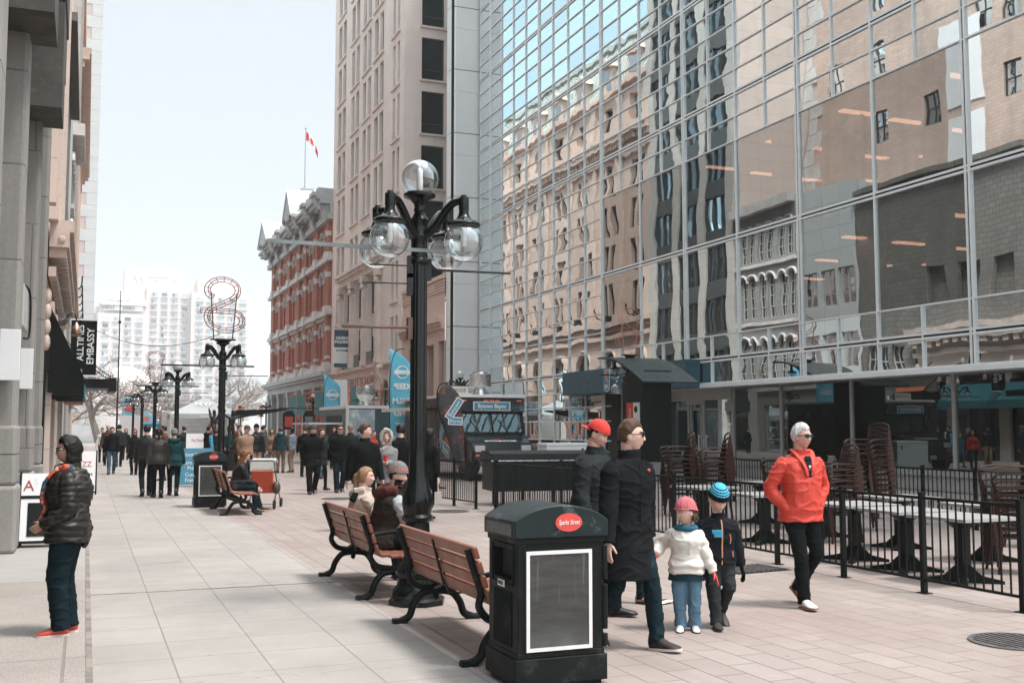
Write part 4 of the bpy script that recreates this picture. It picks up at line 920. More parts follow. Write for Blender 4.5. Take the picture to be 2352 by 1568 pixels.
# mullions: flat bars 60 mm proud of the glass; double ones round each bay and storey
fr = MB(); sl_ = MB()
def vbar(y, z0, z1, w=.044): fr.box((XG - .06, y - w/2, z0), (XG + .03, y + w/2, z1))
def hbar(z, y0, y1, w=.046): fr.box((XG - .052, y0, z - w/2), (XG + .028, y1, z + w/2))
big_lo = zs.index(ZB) + 1      # top of the small row above ZB
def is_big(yc, zc):
    return yc < BAYS[2] and (zs[2] < zc < zs[6] or zs[6] < zc < zs[10])
doubles = set(round(b_, 2) for b_ in BAYS)
for z in zs:
    hv = any(abs(z - h) < .01 for h in heavy)
    if hv:
        hbar(z + .06, Y0, Y_END, .065); hbar(z - .06, Y0, Y_END, .065); sl_.box((XG - .03, Y0, z - .03), (XG + .02, Y_END, z + .03))
    else:
        big_here = zs[2] + .01 < z < zs[6] - .01 or zs[6] + .01 < z < zs[10] - .01
        hbar(z, BAYS[2] if big_here else Y0, Y_END)
# ground floor part of the grid, left of the bank sign
low = [.32, 1.15, 1.98, 2.62, ZB - ROW]
for z in low[:-1]: hbar(z, 40.4, Y_END)
for i, y in enumerate(ys):
    bay = round(y, 2) in doubles
    bottom = .1 if y > 40.3 else ZB - ROW
    if bay:
        vbar(y + .06, bottom, ZTOP, .065); vbar(y - .06, bottom, ZTOP, .065); sl_.box((XG - .03, y - .03, bottom), (XG + .02, y + .03, ZTOP))
    else:
        k = round((BAYS[0] - y) / COLW) % 4
        if y >= BAYS[2] - .01: vbar(y, bottom, ZTOP)
        elif k == 2: vbar(y, bottom, ZTOP, .06)
        else:
            vbar(y, ZB - ROW, zs[2], .05); vbar(y, zs[10], ZTOP, .05)
vbar(Y_END - .03, 0, ZTOP, .08)
fr.box((XG - .08, Y0, ZB - ROW - .16), (XG + .75, Y_END - 16.2, ZB - ROW - .02))
GB(fr, 'mullion_grid', M_alu); GB(sl_, 'dark_joint', M_dark)
# panes: every pane a slightly different tilt, as set by the glaziers
prng = random.Random(3)
def pane_geo(mb, y0, y1, z0, z1, tilt):
    a, c = prng.gauss(0, tilt), prng.gauss(0, tilt)
    hy, hz = (y1 - y0) / 2, (z1 - z0) / 2
    P = lambda sy, sz: (XG + a * sy * hy + c * sz * hz, (y0 + y1)/2 + sy * hy, (z0 + z1)/2 + sz * hz)
    mb.quad(P(1, -1), P(-1, -1), P(-1, 1), P(1, 1))
rest = MB(); cnt = 0
cells = []
for j in range(len(zs) - 1):
    z0, z1 = zs[j], zs[j+1]
    for i in range(len(ys) - 1):
        y1, y0 = ys[i], ys[i+1]
        if is_big((y0+y1)/2, (z0+z1)/2): continue
        cells.append((y0, y1, z0, z1, 0))
for b0 in BAYS[2:7]:
    for h in (0, 1):
        y1, y0 = b0 - h * 2 * COLW, b0 - (h + 1) * 2 * COLW
        for za, zb in ((zs[2], zs[6]), (zs[6], zs[10])): cells.append((y0, y1, za, zb, 1))
for j in range(4):
    for i in range(len(ys) - 1):
        y1, y0 = ys[i], ys[i+1]
        if y0 > 40.0: cells.append((y0, y1, low[j], low[j+1], 2))
def size_in_view(c):
    y, z = (c[0]+c[1])/2, (c[2]+c[3])/2
    a = Vector((XG, y, z - CH)); d = a.length
    return (c[1]-c[0]) * (c[3]-c[2]) * XG / d**3 * (1 if 17 < y and z < 4 + y * .48 else .01)
cells.sort(key=size_in_view, reverse=True)
for k, c in enumerate(cells):
    tl = .0011
    if k < 96:
        mb = MB(); pane_geo(mb, c[0], c[1], c[2], c[3], tl)
        GB(mb, 'window_pane', M_vision if c[4] == 1 else M_shop if c[4] == 2 else M_mirror)
    else:
        rest.cur = 1 if c[4] == 1 else 2 if c[4] == 2 else 0; pane_geo(rest, c[0], c[1], c[2], c[3], tl)
o = GB(rest, 'glass_grid', [M_mirror, M_vision, M_shop]); o['kind'] = 'stuff'
# inside: floors, ceilings with strip lights, pale partitions and columns
M_int = mat('office_interior', (.10,.105,.10), .9, vs=.4); M_ceil = mat('office_ceiling', (.34,.33,.31), .9)
M_part = mat('office_partition', (.62,.64,.63), .8)
b = MB()
for z in (ZB + .1, ZA, ZC - .9):
    b.box((XG + .35, Y0, z - .45), (XG + 11, 41.2, z - .1))
b.box((XG + 11, Y0, .0), (XG + 11.3, Y_END, ZTOP)); b.box((XG + .25, 41.2, 0), (XG + 11, 41.5, ZC)); b.box((XG + .25, Y0 - .3, 0), (XG + 11, Y0, ZTOP))
b.box((XG + .12, Y0, ZC - .85), (XG + .34, Y_END, ZTOP)); b.box((XG + .12, 41.6, ZB - .8), (XG + .34, Y_END, ZC - .9))
b.box((XG, Y_END + .01, 0), (XG + 11, Y_END + .2, ZTOP)); b.box((XG, Y0, ZTOP), (XG + 11.3, Y_END + .2, ZTOP + .4))
GB(b, 'floor_slab', M_int)
b = MB()
for yy in (22.6, 29.6, 36.6): b.cbox((XG + 1.1, yy, 6.2), (.55, .55, 3.9)); b.cbox((XG + 1.1, yy, 10.1), (.55, .55, 3.8))
b.cbox((XG + 2.6, 27.6, 6.2), (.1, 2.2, 3.6)); b.cbox((XG + 2.2, 27.9, 10.0), (.1, 2.0, 3.4)); b.cbox((XG + 1.4, 30.2, 7.0), (.1, 1.4, 2.0))
b.cbox((XG + .9, 17.2, 5.5), (.12, 5.0, .6))
GB(b, 'partition', M_part)
m, nt2, out = nodes_of('strip_light'); em = N(nt2, 'ShaderNodeEmission'); em.inputs['Color'].default_value = (1, .42, .26, 1); em.inputs['Strength'].default_value = .75
L(nt2, em.outputs[0], out.inputs[0]); M_strip = m
b = MB()
for z in (ZA - .47, ZC - 1.37):
    for xx in (2.4, 4.6, 6.8, 9.0):
        for yy in range(15, 39, 4): b.cbox((XG + xx, yy + (xx % 1), z), (1.3, .28, .05))
GB(b, 'ceiling_light', M_strip)
# recessed shop front under the overhang
XS = 21.35
b = MB(); b.box((XS - .06, Y0, .02), (XS + .12, 34.2, .5)); b.box((XS - .12, Y0, .42), (XS + .14, 34.2, .56))
GB(b, 'stone_plinth', mat('plinth_granite', (.36,.36,.35), .5, var=.2, vs=30))
b = MB()
for yy in (12.2, 17.4, 21.93, 26.0, 29.5, 32.3): c_ = MB(); c_.box((XS - .05, yy - .05, .5), (XS + .05, yy + .05, ZB - ROW)); GB(c_, 'shopfront_mullion', mat('shopfront_aluminium', (.42,.415,.40), .45, .4, var=.06))
b.box((XS - .05, 32.3, 2.72), (XS + .1, 36.8, ZB - ROW - .03))
for yy in (32.35, 33.2, 34.25, 35.3, 36.75): b.box((XS - .06, yy - .055, .05), (XS + .06, yy + .055, 2.72))
b.box((XS - .05, 32.3, .02), (XS + .08, 36.8, .14))
for yy in (34.42, 35.13): b.box((XS - .055, yy - .03, .14), (XS + .055, yy + .03, 2.72))
b.box((XS - .055, 34.25, 2.58), (XS + .055, 35.3, 2.72))
GB(b, 'shopfront_frame', mat('shopfront_aluminium', (.42,.415,.40), .45, .4, var=.06))
b = MB(); yy = [Y0, 12.2, 17.4, 21.93, 26.0, 29.5, 32.3]
for p, q in zip(yy, yy[1:]):
    mb = MB(); mb.quad((XS, q, .5), (XS, p, .5), (XS, p, ZB - ROW), (XS, q, ZB - ROW)); GB(mb, 'shop_window', M_shop)
for p, q in ((32.4, 33.15), (33.25, 34.2), (34.45, 35.1), (35.35, 36.7)):
    mb = MB(); mb.quad((XS, q, .14), (XS, p, .14), (XS, p, 2.72), (XS, q, 2.72)); GB(mb, 'door_glass', M_shop)
b = MB()
for yy in (34.5, 34.0): b.tube([(XS - .1, yy, .85), (XS - .1, yy, 1.45)], .015); b.box((XS-.1, yy-.01, .9), (XS, yy+.01, .93)); b.box((XS-.1, yy-.01, 1.37), (XS, yy+.01, 1.4))
GB(b, 'door_handle', M_alu)
b = MB(); b.box((XS - .3, 36.8, 0), (XS + .4, 40.35, ZB - ROW)); GB(b, 'stone_pier', mat('pier_stone', (.30,.295,.28), .8, var=.2, vs=14, bs=40))
b = MB(); b.box((XS + 5, Y0, 0), (XS + 5.3, 41, ZB - ROW)); b.box((XS + .1, Y0, .01), (XS + 5, 41, .05)); b.box((XS + 3, 24, 0), (XS + 3.2, 25.4, 2.6)); b.box((XS + 1.4, 18.2, 0), (XS + 2.2, 21.4, 1.15))
GB(b, 'shop_interior', mat('shop_interior', (.17,.175,.165), .9, vs=.4))
# ---------------------------------------------------------------- facade kit
def WP(mb, name, mats, root, bevel=0.0):
    """a part built in world coordinates under an unrotated thing"""
    l = root.location
    if root.parent is not None: l = l + root.parent.location
    mb.v = [(p[0]-l.x, p[1]-l.y, p[2]-l.z) for p in mb.v]
    return mb.build(name, mats, root, bevel=bevel)
def PX(X, s=-1):      # facade plane X = const; outward normal s (-1: faces west)
    return lambda u, d, v: (X - s * d, u, v)
def PY(Y, s=-1):
    return lambda u, d, v: (u, Y - s * d, v)
def facade(mb, P, u0, u1, v0, v1, ops, depth=.3):
    """wall face with real openings: ops = (u0, u1, v0, v1[, rise]); rise > 0 gives an arched head within the opening"""
    us = sorted({u0, u1, *[o[0] for o in ops], *[o[1] for o in ops]}); vs = sorted({v0, v1, *[o[2] for o in ops], *[o[3] for o in ops]})
    us = [u for u in us if u0 - 1e-6 <= u <= u1 + 1e-6]; vs = [v for v in vs if v0 - 1e-6 <= v <= v1 + 1e-6]
    for j in range(len(vs) - 1):
        run = None
        for i in range(len(us) - 1):
            cu, cv = (us[i]+us[i+1])/2, (vs[j]+vs[j+1])/2
            hole = any(o[0] < cu < o[1] and o[2] < cv < o[3] for o in ops)
            if not hole:
                if run is None: run = us[i]
                end = us[i+1]
            if (hole or i == len(us) - 2) and run is not None:
                mb.quad(P(run, 0, vs[j]), P(end, 0, vs[j]), P(end, 0, vs[j+1]), P(run, 0, vs[j+1])); run = None
    for o in ops:
        a, b_, c, d_ = o[:4]; rise = o[4] if len(o) > 4 else 0
        top = d_ - rise
        mb.quad(P(a, 0, c), P(a, depth, c), P(a, depth, top), P(a, 0, top)); mb.quad(P(b_, 0, c), P(b_, depth, c), P(b_, depth, top), P(b_, 0, top))
        mb.quad(P(a, 0, c), P(b_, 0, c), P(b_, depth, c), P(a, depth, c))
        if not rise: mb.quad(P(a, 0, d_), P(b_, 0, d_), P(b_, depth, d_), P(a, depth, d_))
        else:
            n = 10; m = (a + b_)/2; r = (b_ - a)/2
            arc = [(m - r * math.cos(PI*k/n), top + rise * math.sin(PI*k/n)) for k in range(n+1)]
            for k in range(n):
                mb.quad(P(arc[k][0], 0, arc[k][1]), P(arc[k+1][0], 0, arc[k+1][1]), P(arc[k+1][0], depth, arc[k+1][1]), P(arc[k][0], depth, arc[k][1]))
                mb.quad(P(arc[k][0], 0, arc[k][1]), P(arc[k+1][0], 0, arc[k+1][1]), P(arc[k+1][0], 0, d_ + 1e-4), P(arc[k][0], 0, d_ + 1e-4))
    return mb
def fbox(mb, P, u0, u1, v0, v1, d0, d1):
    """box on a facade, from depth d0 to d1 (negative depth = proud of the wall)"""
    c = [P(u, d, v) for v in (v0, v1) for (u, d) in ((u0, d0), (u1, d0), (u1, d1), (u0, d1))]
    return mb.add(c, [(0,3,2,1),(4,5,6,7),(0,1,5,4),(1,2,6,5),(2,3,7,6),(3,0,4,7)], False)
def win(mb, P, u0, u1, v0, v1, depth, cols=1, rows=(), fw=.06, blind=0.0, inset=.06):
    """window of one opening: slot 0 frame, slot 1 glass, slot 2 blind"""
    mb.cur = 1; d = depth
    mb.quad(P(u0, d, v0), P(u1, d, v0), P(u1, d, v1), P(u0, d, v1))
    if blind > 0:
        mb.cur = 2; vb = v1 - (v1 - v0) * blind
        mb.quad(P(u0+fw, d-.012, vb), P(u1-fw, d-.012, vb), P(u1-fw, d-.012, v1), P(u0+fw, d-.012, v1))
    mb.cur = 0
    fbox(mb, P, u0, u0+fw, v0, v1, d-inset, d+.02); fbox(mb, P, u1-fw, u1, v0, v1, d-inset, d+.02)
    fbox(mb, P, u0+fw, u1-fw, v0, v0+fw, d-inset, d+.02); fbox(mb, P, u0+fw, u1-fw, v1-fw, v1, d-inset, d+.02)
    for k in range(1, cols):
        u = u0 + (u1-u0)*k/cols; fbox(mb, P, u-fw*.4, u+fw*.4, v0+fw, v1-fw, d-inset*.8, d+.015)
    for r_ in rows:
        v = v0 + (v1-v0)*r_; fbox(mb, P, u0+fw, u1-fw, v-fw*.45, v+fw*.45, d-inset*.9, d+.018)
    return mb
M_wglass = glass_mat('window_glass', .40, (.93,.97,1.0), (.012,.016,.016), wob=.012, scale=.9)
M_wdark = glass_mat('window_glass_dark', .16, (.8,.9,.92), (.010,.014,.014), wob=.012, scale=.9)
M_wframe = mat('window_frame_dark', (.035,.042,.040), .5)
M_wframel = mat('window_frame_pale', (.50,.48,.45), .6)
M_blind = mat('blind', (.62,.62,.60), .8, var=.05)

# ---------------------------------------------------------------- grey panel wall beside the glass tower
M_grey = mat('grey_panel', (.78,.78,.77), .5, var=.05, vs=.5, bs=30, bstr=.05)
t = thing('grey_stair_tower', 'smooth pale grey panelled stair tower between the mirror glass and the pink stone', 'building', (20, 58, 0))
b = MB(); z = 0.0; k = 0
while z < 40:
    h = 2.42 if k % 2 == 0 else 1.30
    poly = [(19.0, 66.7), (19.0, 57.25), (19.08, 57.07), (19.25, 57.0), (20.9, 57.0), (20.9, 66.7)]
    b.prism(poly, z, z + h - (.014 if k % 2 == 0 else .045), 'z'); z += h; k += 1
# the street face of the tower is only the rounded nosing: it stands clear of the pink facade
b.v = [(x, min(y, 57.9) if y > 60 else y, z_) for x, y, z_ in b.v]
WP(b, 'panel', M_grey, t)
b = MB(); b.box((19.03, 57.04, 0), (20.85, 57.85, 39.9)); b.box((22.3, 57.86, 0), (30, 66.5, 39.9)); WP(b, 'core', M_dark, t)

# ---------------------------------------------------------------- low pink stone bank front
XT = 18.95
M_pink = masonry('pink_stone', (.68,.49,.415), (.64,.455,.38), (.50,.36,.30), 1.9, .78, .008, stain=.2, streak=.25)
M_pinktrim = mat('pink_stone_trim', (.66,.48,.41), .8, var=.12, vs=1.5, bs=20)
t = thing('stone_bank', 'low pink sandstone bank front with dentil cornice and tall portals beside the grey panelled tower', 'building', (XT, 62, 0))
ops = [(58.05, 59.1, 0.02, 6.7), (60.0, 61.9, .02, 6.6), (63.2, 65.2, .02, 6.6)]
b = MB(); P = PX(XT); facade(b, P, 57.9, 66.75, 0, 10.45, ops, .9)
b.box((XT + .01, 57.95, 10.30), (30, 66.7, 10.44)); 
WP(b, 'wall', M_pink, t)
b = MB()
fbox(b, P, 57.92, 66.75, 7.75, 8.05, -.42, 0); fbox(b, P, 57.92, 66.75, 7.55, 7.75, -.25, 0)
for k in range(37): fbox(b, P, 57.95 + k*.24, 58.07 + k*.24, 7.36, 7.55, -.2, 0)
fbox(b, P, 57.92, 66.75, 10.28, 10.5, -.14, 0)
for k in range(4): fbox(b, P, 57.92, 66.75, 9.55 + k*.17, 9.64 + k*.17, -.06, 0)
WP(b, 'cornice', M_pinktrim, t)
b = MB()
for k in range(26): b.sphere(P(60.0 + .12*k + rnd.random()*.05, -.03, 9.85 + .14*math.sin(k*1.7)), (.06, .07 + .05*rnd.random(), .12), 8, 6)
WP(b, 'carved_relief', M_pinktrim, t)
for o in ops:
    b = MB(); win(b, P, o[0], o[1], o[2], o[3], .85, 2, (.3, .62), .1); WP(b, 'window', [M_wframe, M_wdark, M_blind], t)

# ---------------------------------------------------------------- tall tan office block
M_tan = masonry('tan_stone', (.84,.71,.65), (.80,.67,.61), (.74,.61,.55), 2.6, 1.22, .006, stain=.28, streak=.22, bstr=.15)
M_tantrim = mat('tan_trim', (.68,.575,.51), .8, var=.12, vs=1.2, bs=20)
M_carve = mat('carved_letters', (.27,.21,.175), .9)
t = thing('tan_office_block', 'tall tan stone office block with rows of paired narrow windows', 'building', (XT, 77, 0))
cols = [(67.9, 69.7), (72.2, 74.8), (75.8, 78.3), (79.5, 82.1), (84.1, 86.9)]
ops, wins = [], []
for k in range(-4, 7):
    z0 = 21.14 + 3.67 * k; z1 = z0 + 3.0 - (.35 if k < -1 else 0)
    for ci, (a, c) in enumerate(cols):
        if k < -2 and ci in (1, 2, 3): continue
        w = (c - a - .45) / 2
        for (p, q) in ((a, a + w), (c - w, c)): ops.append((p, q, z0, z1)); wins.append((p, q, z0, z1, k))
mid = []
for a, c in ((73.1, 76.0), (77.1, 79.9), (81.0, 83.8)):
    ops.append((a, c, 6.5, 12.75)); mid.append((a, c))
ops += [(70.0, 72.0, 0.02, 5.0, 1.0), (75, 79.4, .02, 3.6), (80.5, 86.5, .02, 3.6)]
P = PX(XT); b = MB(); facade(b, P, 66.8, 88.4, 0, 46, ops, .34)
PS = PY(66.8)
so_ = [(20.15, 21.75, 21.2 + 3.67*k, 24.05 + 3.67*k) for k in range(-3, 7)]
facade(b, PS, XT, 30, 10.3, 46, so_, .3); b.box((XT + .02, 66.85, 45.9), (30, 88.3, 46))
b.quad((XT, 88.4, 0), (30, 88.4, 0), (30, 88.4, 46), (XT, 88.4, 46))
for o in mid: b.quad(P(o[0], .34, 6.5), P(o[1], .34, 6.5), P(o[1], .34, 12.75), P(o[0], .34, 12.75))
WP(b, 'wall', M_tan, t)
for (p, q, z0, z1, k) in wins:
    b = MB(); win(b, P, p, q, z0, z1, .30, 1, (.24,), .10, blind=0 if rnd.random() < .45 else rnd.choice((.3, .5, .76)))
    b.cur = 0; WP(b, 'window', [M_wframe, M_wglass, M_blind], t)
for o in so_:
    b = MB(); win(b, PS, *o, .26, 1, (.25,), .07, blind=rnd.choice((0, .0, .12))); WP(b, 'window', [M_wframe, M_wdark, M_blind], t)
b = MB()
for k in range(-4, 7):
    z0 = 21.14 + 3.67 * k
    for ci, (a, c) in enumerate(cols):
        if k < -2 and ci in (1, 2, 3): continue
        b = MB(); fbox(b, P, a - .15, c + .15, z0 - .16, z0 - .01, -.13, .02); WP(b, 'sill', M_tantrim, t)
    if k > -4: b = MB(); fbox(b, PS, 20.0, 21.9, 21.2 + 3.67*k - .17, 21.2 + 3.67*k - .02, -.12, .02); WP(b, 'sill', M_tantrim, t)
b = MB()
fbox(b, P, 71.4, 85.0, 13.55, 13.8, -.6, 0); fbox(b, P, 71.5, 84.9, 13.3, 13.55, -.42, 0); fbox(b, P, 71.6, 84.8, 12.85, 13.3, -.2, 0)
fbox(b, P, 66.82, 88.3, 5.98, 6.18, -.25, 0); fbox(b, P, 66.82, 88.3, 5.85, 5.98, -.14, 0); fbox(b, P, 66.82, 88.3, 4.25, 4.36, -.1, 0)
WP(b, 'cornice', M_tantrim, t)
for y in (72.55, 76.55, 80.45, 84.4):
    b = MB(); fbox(b, P, y - .34, y + .34, 6.2, 11.9, -.3, 0); fbox(b, P, y - .42, y + .42, 6.2, 6.6, -.36, 0)
    for k in range(4): fbox(b, P, y - .26 + k*.15, y - .20 + k*.15, 6.7, 11.8, -.33, -.29)
    for k in range(7): b.sphere(P(y - .3 + .1*k, -.34, 12.0 + (k % 2)*.14), (.12, .1, .16), 8, 6)
    fbox(b, P, y - .45, y + .45, 12.35, 12.85, -.42, 0); WP(b, 'pilaster', M_tantrim, t)
for a, c in mid:
    b = MB(); win(b, P, a + .3, c - .3, 10.0, 12.6, .28, 2, (.25,), .07, 0); WP(b, 'window', [M_wframe, M_wdark, M_blind], t)
    b = MB(); win(b, P, a + .3, c - .3, 6.5, 9.1, .28, 2, (.25,), .07, .3); WP(b, 'window', [M_wframe, M_wdark, M_blind], t)
    b = MB()
    for k in range(12): fbox(b, P, a + .2 + k*(c-a-.4)/11, a + .225 + k*(c-a-.4)/11, 6.25, 7.1, -.14, -.11)
    fbox(b, P, a + .15, c - .1, 7.1, 7.15, -.15, -.10); fbox(b, P, a + .15, c - .1, 6.3, 6.34, -.15, -.10); WP(b, 'balcony_rail', M_wframe, t)
for o in ops[-3:]:
    b = MB(); win(b, P, o[0], o[1], o[2], o[3], .3, 2, (.7,), .09); WP(b, 'window', [M_wframe, M_wdark, M_blind], t)
text('carved_lettering', 'OTTAWA ELECTRIC BUILDING', .82, face_M((XT - .012 - XT, 78.3 - 77, 5.12), (0, -1, 0)), M_carve, t, .012, sx=.80)
b = MB()
pts = bez([(XT-.12, 71.0, 5.85), (XT-.5, 71.0, 5.8), (XT-.55, 71.0, 5.4), (XT-.2, 71.0, 4.9), (XT-.28, 71.0, 4.3)], 5); b.tube(pts, .16, 8); WP(b, 'keystone_scroll', M_tantrim, t)

# ---------------------------------------------------------------- red brick Victorian block
M_red = masonry('red_brick', (.44,.165,.115), (.37,.13,.09), (.36,.19,.15), .24, .08, .008, stain=.3, streak=.25)
M_stone = mat('pale_stone', (.58,.55,.53), .8, var=.15, vs=1.2, bs=20)
M_iron = mat('grey_painted_iron', (.40,.42,.42), .6, var=.12, vs=1.0)
M_snow = mat('white_painted_roof', (.78,.78,.78), .7, var=.04)
t = thing('red_brick_block', 'red brick Victorian block with pale stone bands and ornate grey cornice', 'building', (XT, 104, 0))
pil = [117.6, 113.2, 107.8, 102.6, 99.2, 94.1, 89.4]
P = PX(XT); ops = []
fl = [(6.9, 11.2), (11.4, 15.8), (16.0, 19.3)]
for i in range(6):
    hi, lo = pil[i] - .55, pil[i+1] + .55
    n = 1 if hi - lo < 3 else 2
    for k in range(n):
        a = lo + (hi - lo) * (k + .5) / n - .48
        for (z0, z1) in fl: ops.append((a, a + .96, z0 + .75, z1 - .75, .48))
b = MB(); facade(b, P, 88.45, 120.5, 6.4, 19.6, ops, .32); b.box((XT + .02, 88.5, 19.5), (32, 120.4, 19.6))
b.quad((XT, 120.5, 0), (32, 120.5, 0), (32, 120.5, 20), (XT, 120.5, 20))
for i, y in enumerate(pil):
    for (z0, z1) in fl: fbox(b, P, y - .45, y + .45, z0, z1 - .05, -.28, 0)
WP(b, 'wall', M_red, t)
for o in ops:
    b = MB(); win(b, P, o[0], o[1], o[2], o[3], .28, 1, (.5,), .07); WP(b, 'window', [M_wframe, M_wdark, M_blind], t)
b = MB()
for z in (6.45, 11.2, 15.8):
    fbox(b, P, 88.45, 120.6, z, z + .3, -.38, 0); fbox(b, P, 88.45, 120.6, z + .3, z + .55, -.22, 0)
    for y in pil: fbox(b, P, y - .6, y + .6, z - .1, z + .75, -.5, 0)
for (z0, z1) in fl:
    for y in pil: fbox(b, P, y - .48, y + .48, z1 - 1.35, z1 - .95, -.32, 0)
    for o in ops:
        if z0 < o[2] < z1:
            for s in (o[0] - .14, o[1]): fbox(b, P, s, s + .14, o[3] - .95, o[3] - .5, -.12, 0); 
            n = 8; m = (o[0]+o[1])/2
            for k in range(n):
                th = PI * (k + .5) / n; c = P(m - .62*math.cos(th), -.07, o[3] - .48 + .62*math.sin(th)); b.cbox(c, (.14, .17, .17))
for y in pil: fbox(b, P, y - .47, y + .47, 7.5, 7.75, -.30, 0)
for k in range(60): fbox(b, P, 89.2 + k*.52, 89.45 + k*.52, 10.85, 11.1, -.26, 0)
WP(b, 'stone_band', M_stone, t)
b = MB()
fbox(b, P, 88.45, 120.9, 19.3, 19.8, -.45, 0); fbox(b, P, 88.45, 120.9, 19.8, 20.6, -.25, 0)
fbox(b, P, 88.45, 121.4, 20.6, 20.95, -1.15, .3); fbox(b, P, 88.45, 121.5, 20.95, 21.2, -1.4, .3)
for y in pil:
    prof = [(0, 19.2), (-.5, 19.2), (-.75, 19.7), (-.8, 20.1), (-1.25, 20.45), (-1.5, 20.95), (-1.6, 21.5), (0, 21.5)]
    b.prism([(XT + .0 + p[0], p[1]) for p in prof], y - .55, y + .55, 'y')
    fbox(b, P, y - .75, y + .75, 21.2, 21.55, -1.75, .3); fbox(b, P, y - .5, y + .5, 21.55, 22.0, -1.2, .2)
    b.sphere((XT - 1.05, y - .62, 20.2), (.2, .1, .2), 8, 6); b.sphere((XT - 1.05, y + .62, 20.2), (.2, .1, .2), 8, 6)
for i in range(6):
    hi, lo = pil[i] - .7, pil[i+1] + .7; m = (hi + lo)/2
    for s in (lo, hi):
        n = 7
        pts = [(XT - .35 - .42*math.cos(PI*k/n - .4), s, 20.05 + .42*math.sin(PI*k/n - .4)) for k in range(n + 1)]; b.tube(pts, .12, 6)
    for k in range(4): fbox(b, P, m - .9 + k*.55, m - .62 + k*.55, 19.85, 20.45, -.32, -.2)
WP(b, 'cornice', M_iron, t)
b = MB()
for lo, hi, h in ((113.0, 119.2, 2.3), (98.6, 103.2, 2.6)):
    m = (lo + hi)/2
    b = MB(); b.prism([(lo, 21.25), (hi, 21.25), (m, 21.25 + h)], XT - 1.75, XT + 2.6, 'x'); WP(b, 'gable', M_iron, t)
b = MB()
for lo, hi, h in ((112.9, 119.3, 2.45), (98.5, 103.3, 2.75)):
    m = (lo + hi)/2
    for e in (lo, hi): b.add([(XT-1.85, e, 21.32), (XT+2.7, e, 21.32), (XT+2.7, m, 21.35+h), (XT-1.85, m, 21.35+h), (XT-1.85, e, 21.5), (XT+2.7, e, 21.5), (XT+2.7, m, 21.55+h), (XT-1.85, m, 21.55+h)], [(0,1,2,3),(4,5,6,7),(0,1,5,4),(1,2,6,5),(2,3,7,6),(3,0,4,7)])
b.box((XT + .3, 88.6, 21.2), (31, 98.3, 22.1)); b.box((XT + .3, 103.5, 21.2), (31, 112.8, 21.9))
WP(b, 'roof', M_snow, t)
b = MB(); b.box((20.0, 109.4, 20), (22.2, 112.6, 24.2)); b.box((19.6, 109.0, 24.2), (22.6, 113.0, 24.6)); b.box((19.3, 108.7, 24.6), (22.9, 113.3, 25.3)); b.box((20.5, 110.5, 25.3), (21.4, 111.5, 26.5)); b.box((20.3, 110.3, 26.5), (21.6, 111.7, 26.7))
WP(b, 'cupola', M_iron, t)
b = MB()
for y in [88.9] + [p for p in pil] + [119.8]:
    fbox(b, P, y - .32, y + .32, 0, 5.1, -.25, .2); fbox(b, P, y - .45, y + .45, 4.7, 5.2, -.35, .2); fbox(b, P, y - .42, y + .42, 0, .8, -.33, .2)
fbox(b, P, 88.45, 120.6, 5.2, 5.8, -.2, .3); fbox(b, P, 88.45, 120.9, 5.8, 6.05, -.6, .3); fbox(b, P, 88.45, 121, 6.05, 6.4, -.85, .3)
WP(b, 'shopfront_columns', M_iron, t)
yy = [88.9] + pil[::-1] + [119.8]
for p, q in zip(yy, yy[1:]):
    if q - p > 1.5:
        b = MB(); win(b, P, p + .35, q - .35, .3, 5.15, .45, 2, (.65,), .1); WP(b, 'shop_window', [M_iron, M_wdark, M_blind], t)
# flag on the cupola
t = thing('flagpole', 'tall flagpole with a red and white maple leaf flag above the red brick block', 'flagpole', (20.75, 111.0, 26.6))
b = MB(); b.tube([(0,0,0), (0,0,6.6)], [.09, .05], 8); b.sphere((0,0,6.65), .12, 8, 6); b.build('pole', mat('pole_white', (.38,.40,.41), .5), t)
b = MB(); nx, nz = 18, 8; vs = []
for i in range(nx + 1):
    for j in range(nz + 1):
        u, v = i / nx, j / nz
        d = .09 * math.sin(u * 9 + v * 2) * u
        vs.append((.05 + u * 1.2 + d * .4, -.45 * u + d * 1.2, 6.3 - u * u * 1.5 - u * .7 - (1 - v) * .92 * (1 - .25*u)))
def fcol(u, v):
    if u < .25 or u > .75: return 0
    x, z = (u - .5) * 2.0, (v - .5) * 1.0
    return 0 if abs(x) < .34 - abs(z) * .55 and abs(z) < .36 or abs(x) < .04 else 1
for i in range(nx):
    for j in range(nz):
        a = i * (nz + 1) + j; b.cur = fcol((i + .5)/nx, (j + .5)/nz); b.f.append((a, a + nz + 1, a + nz + 2, a + 1)); b.m.append(b.cur); b.sm.append(True)
b.v = vs
o = b.build('flag', [mat('flag_red', (.60,.035,.025), .8), mat('flag_white', (.8,.8,.8), .8)], t)
so_m = o.modifiers.new('cloth', 'SOLIDIFY'); so_m.thickness = .01
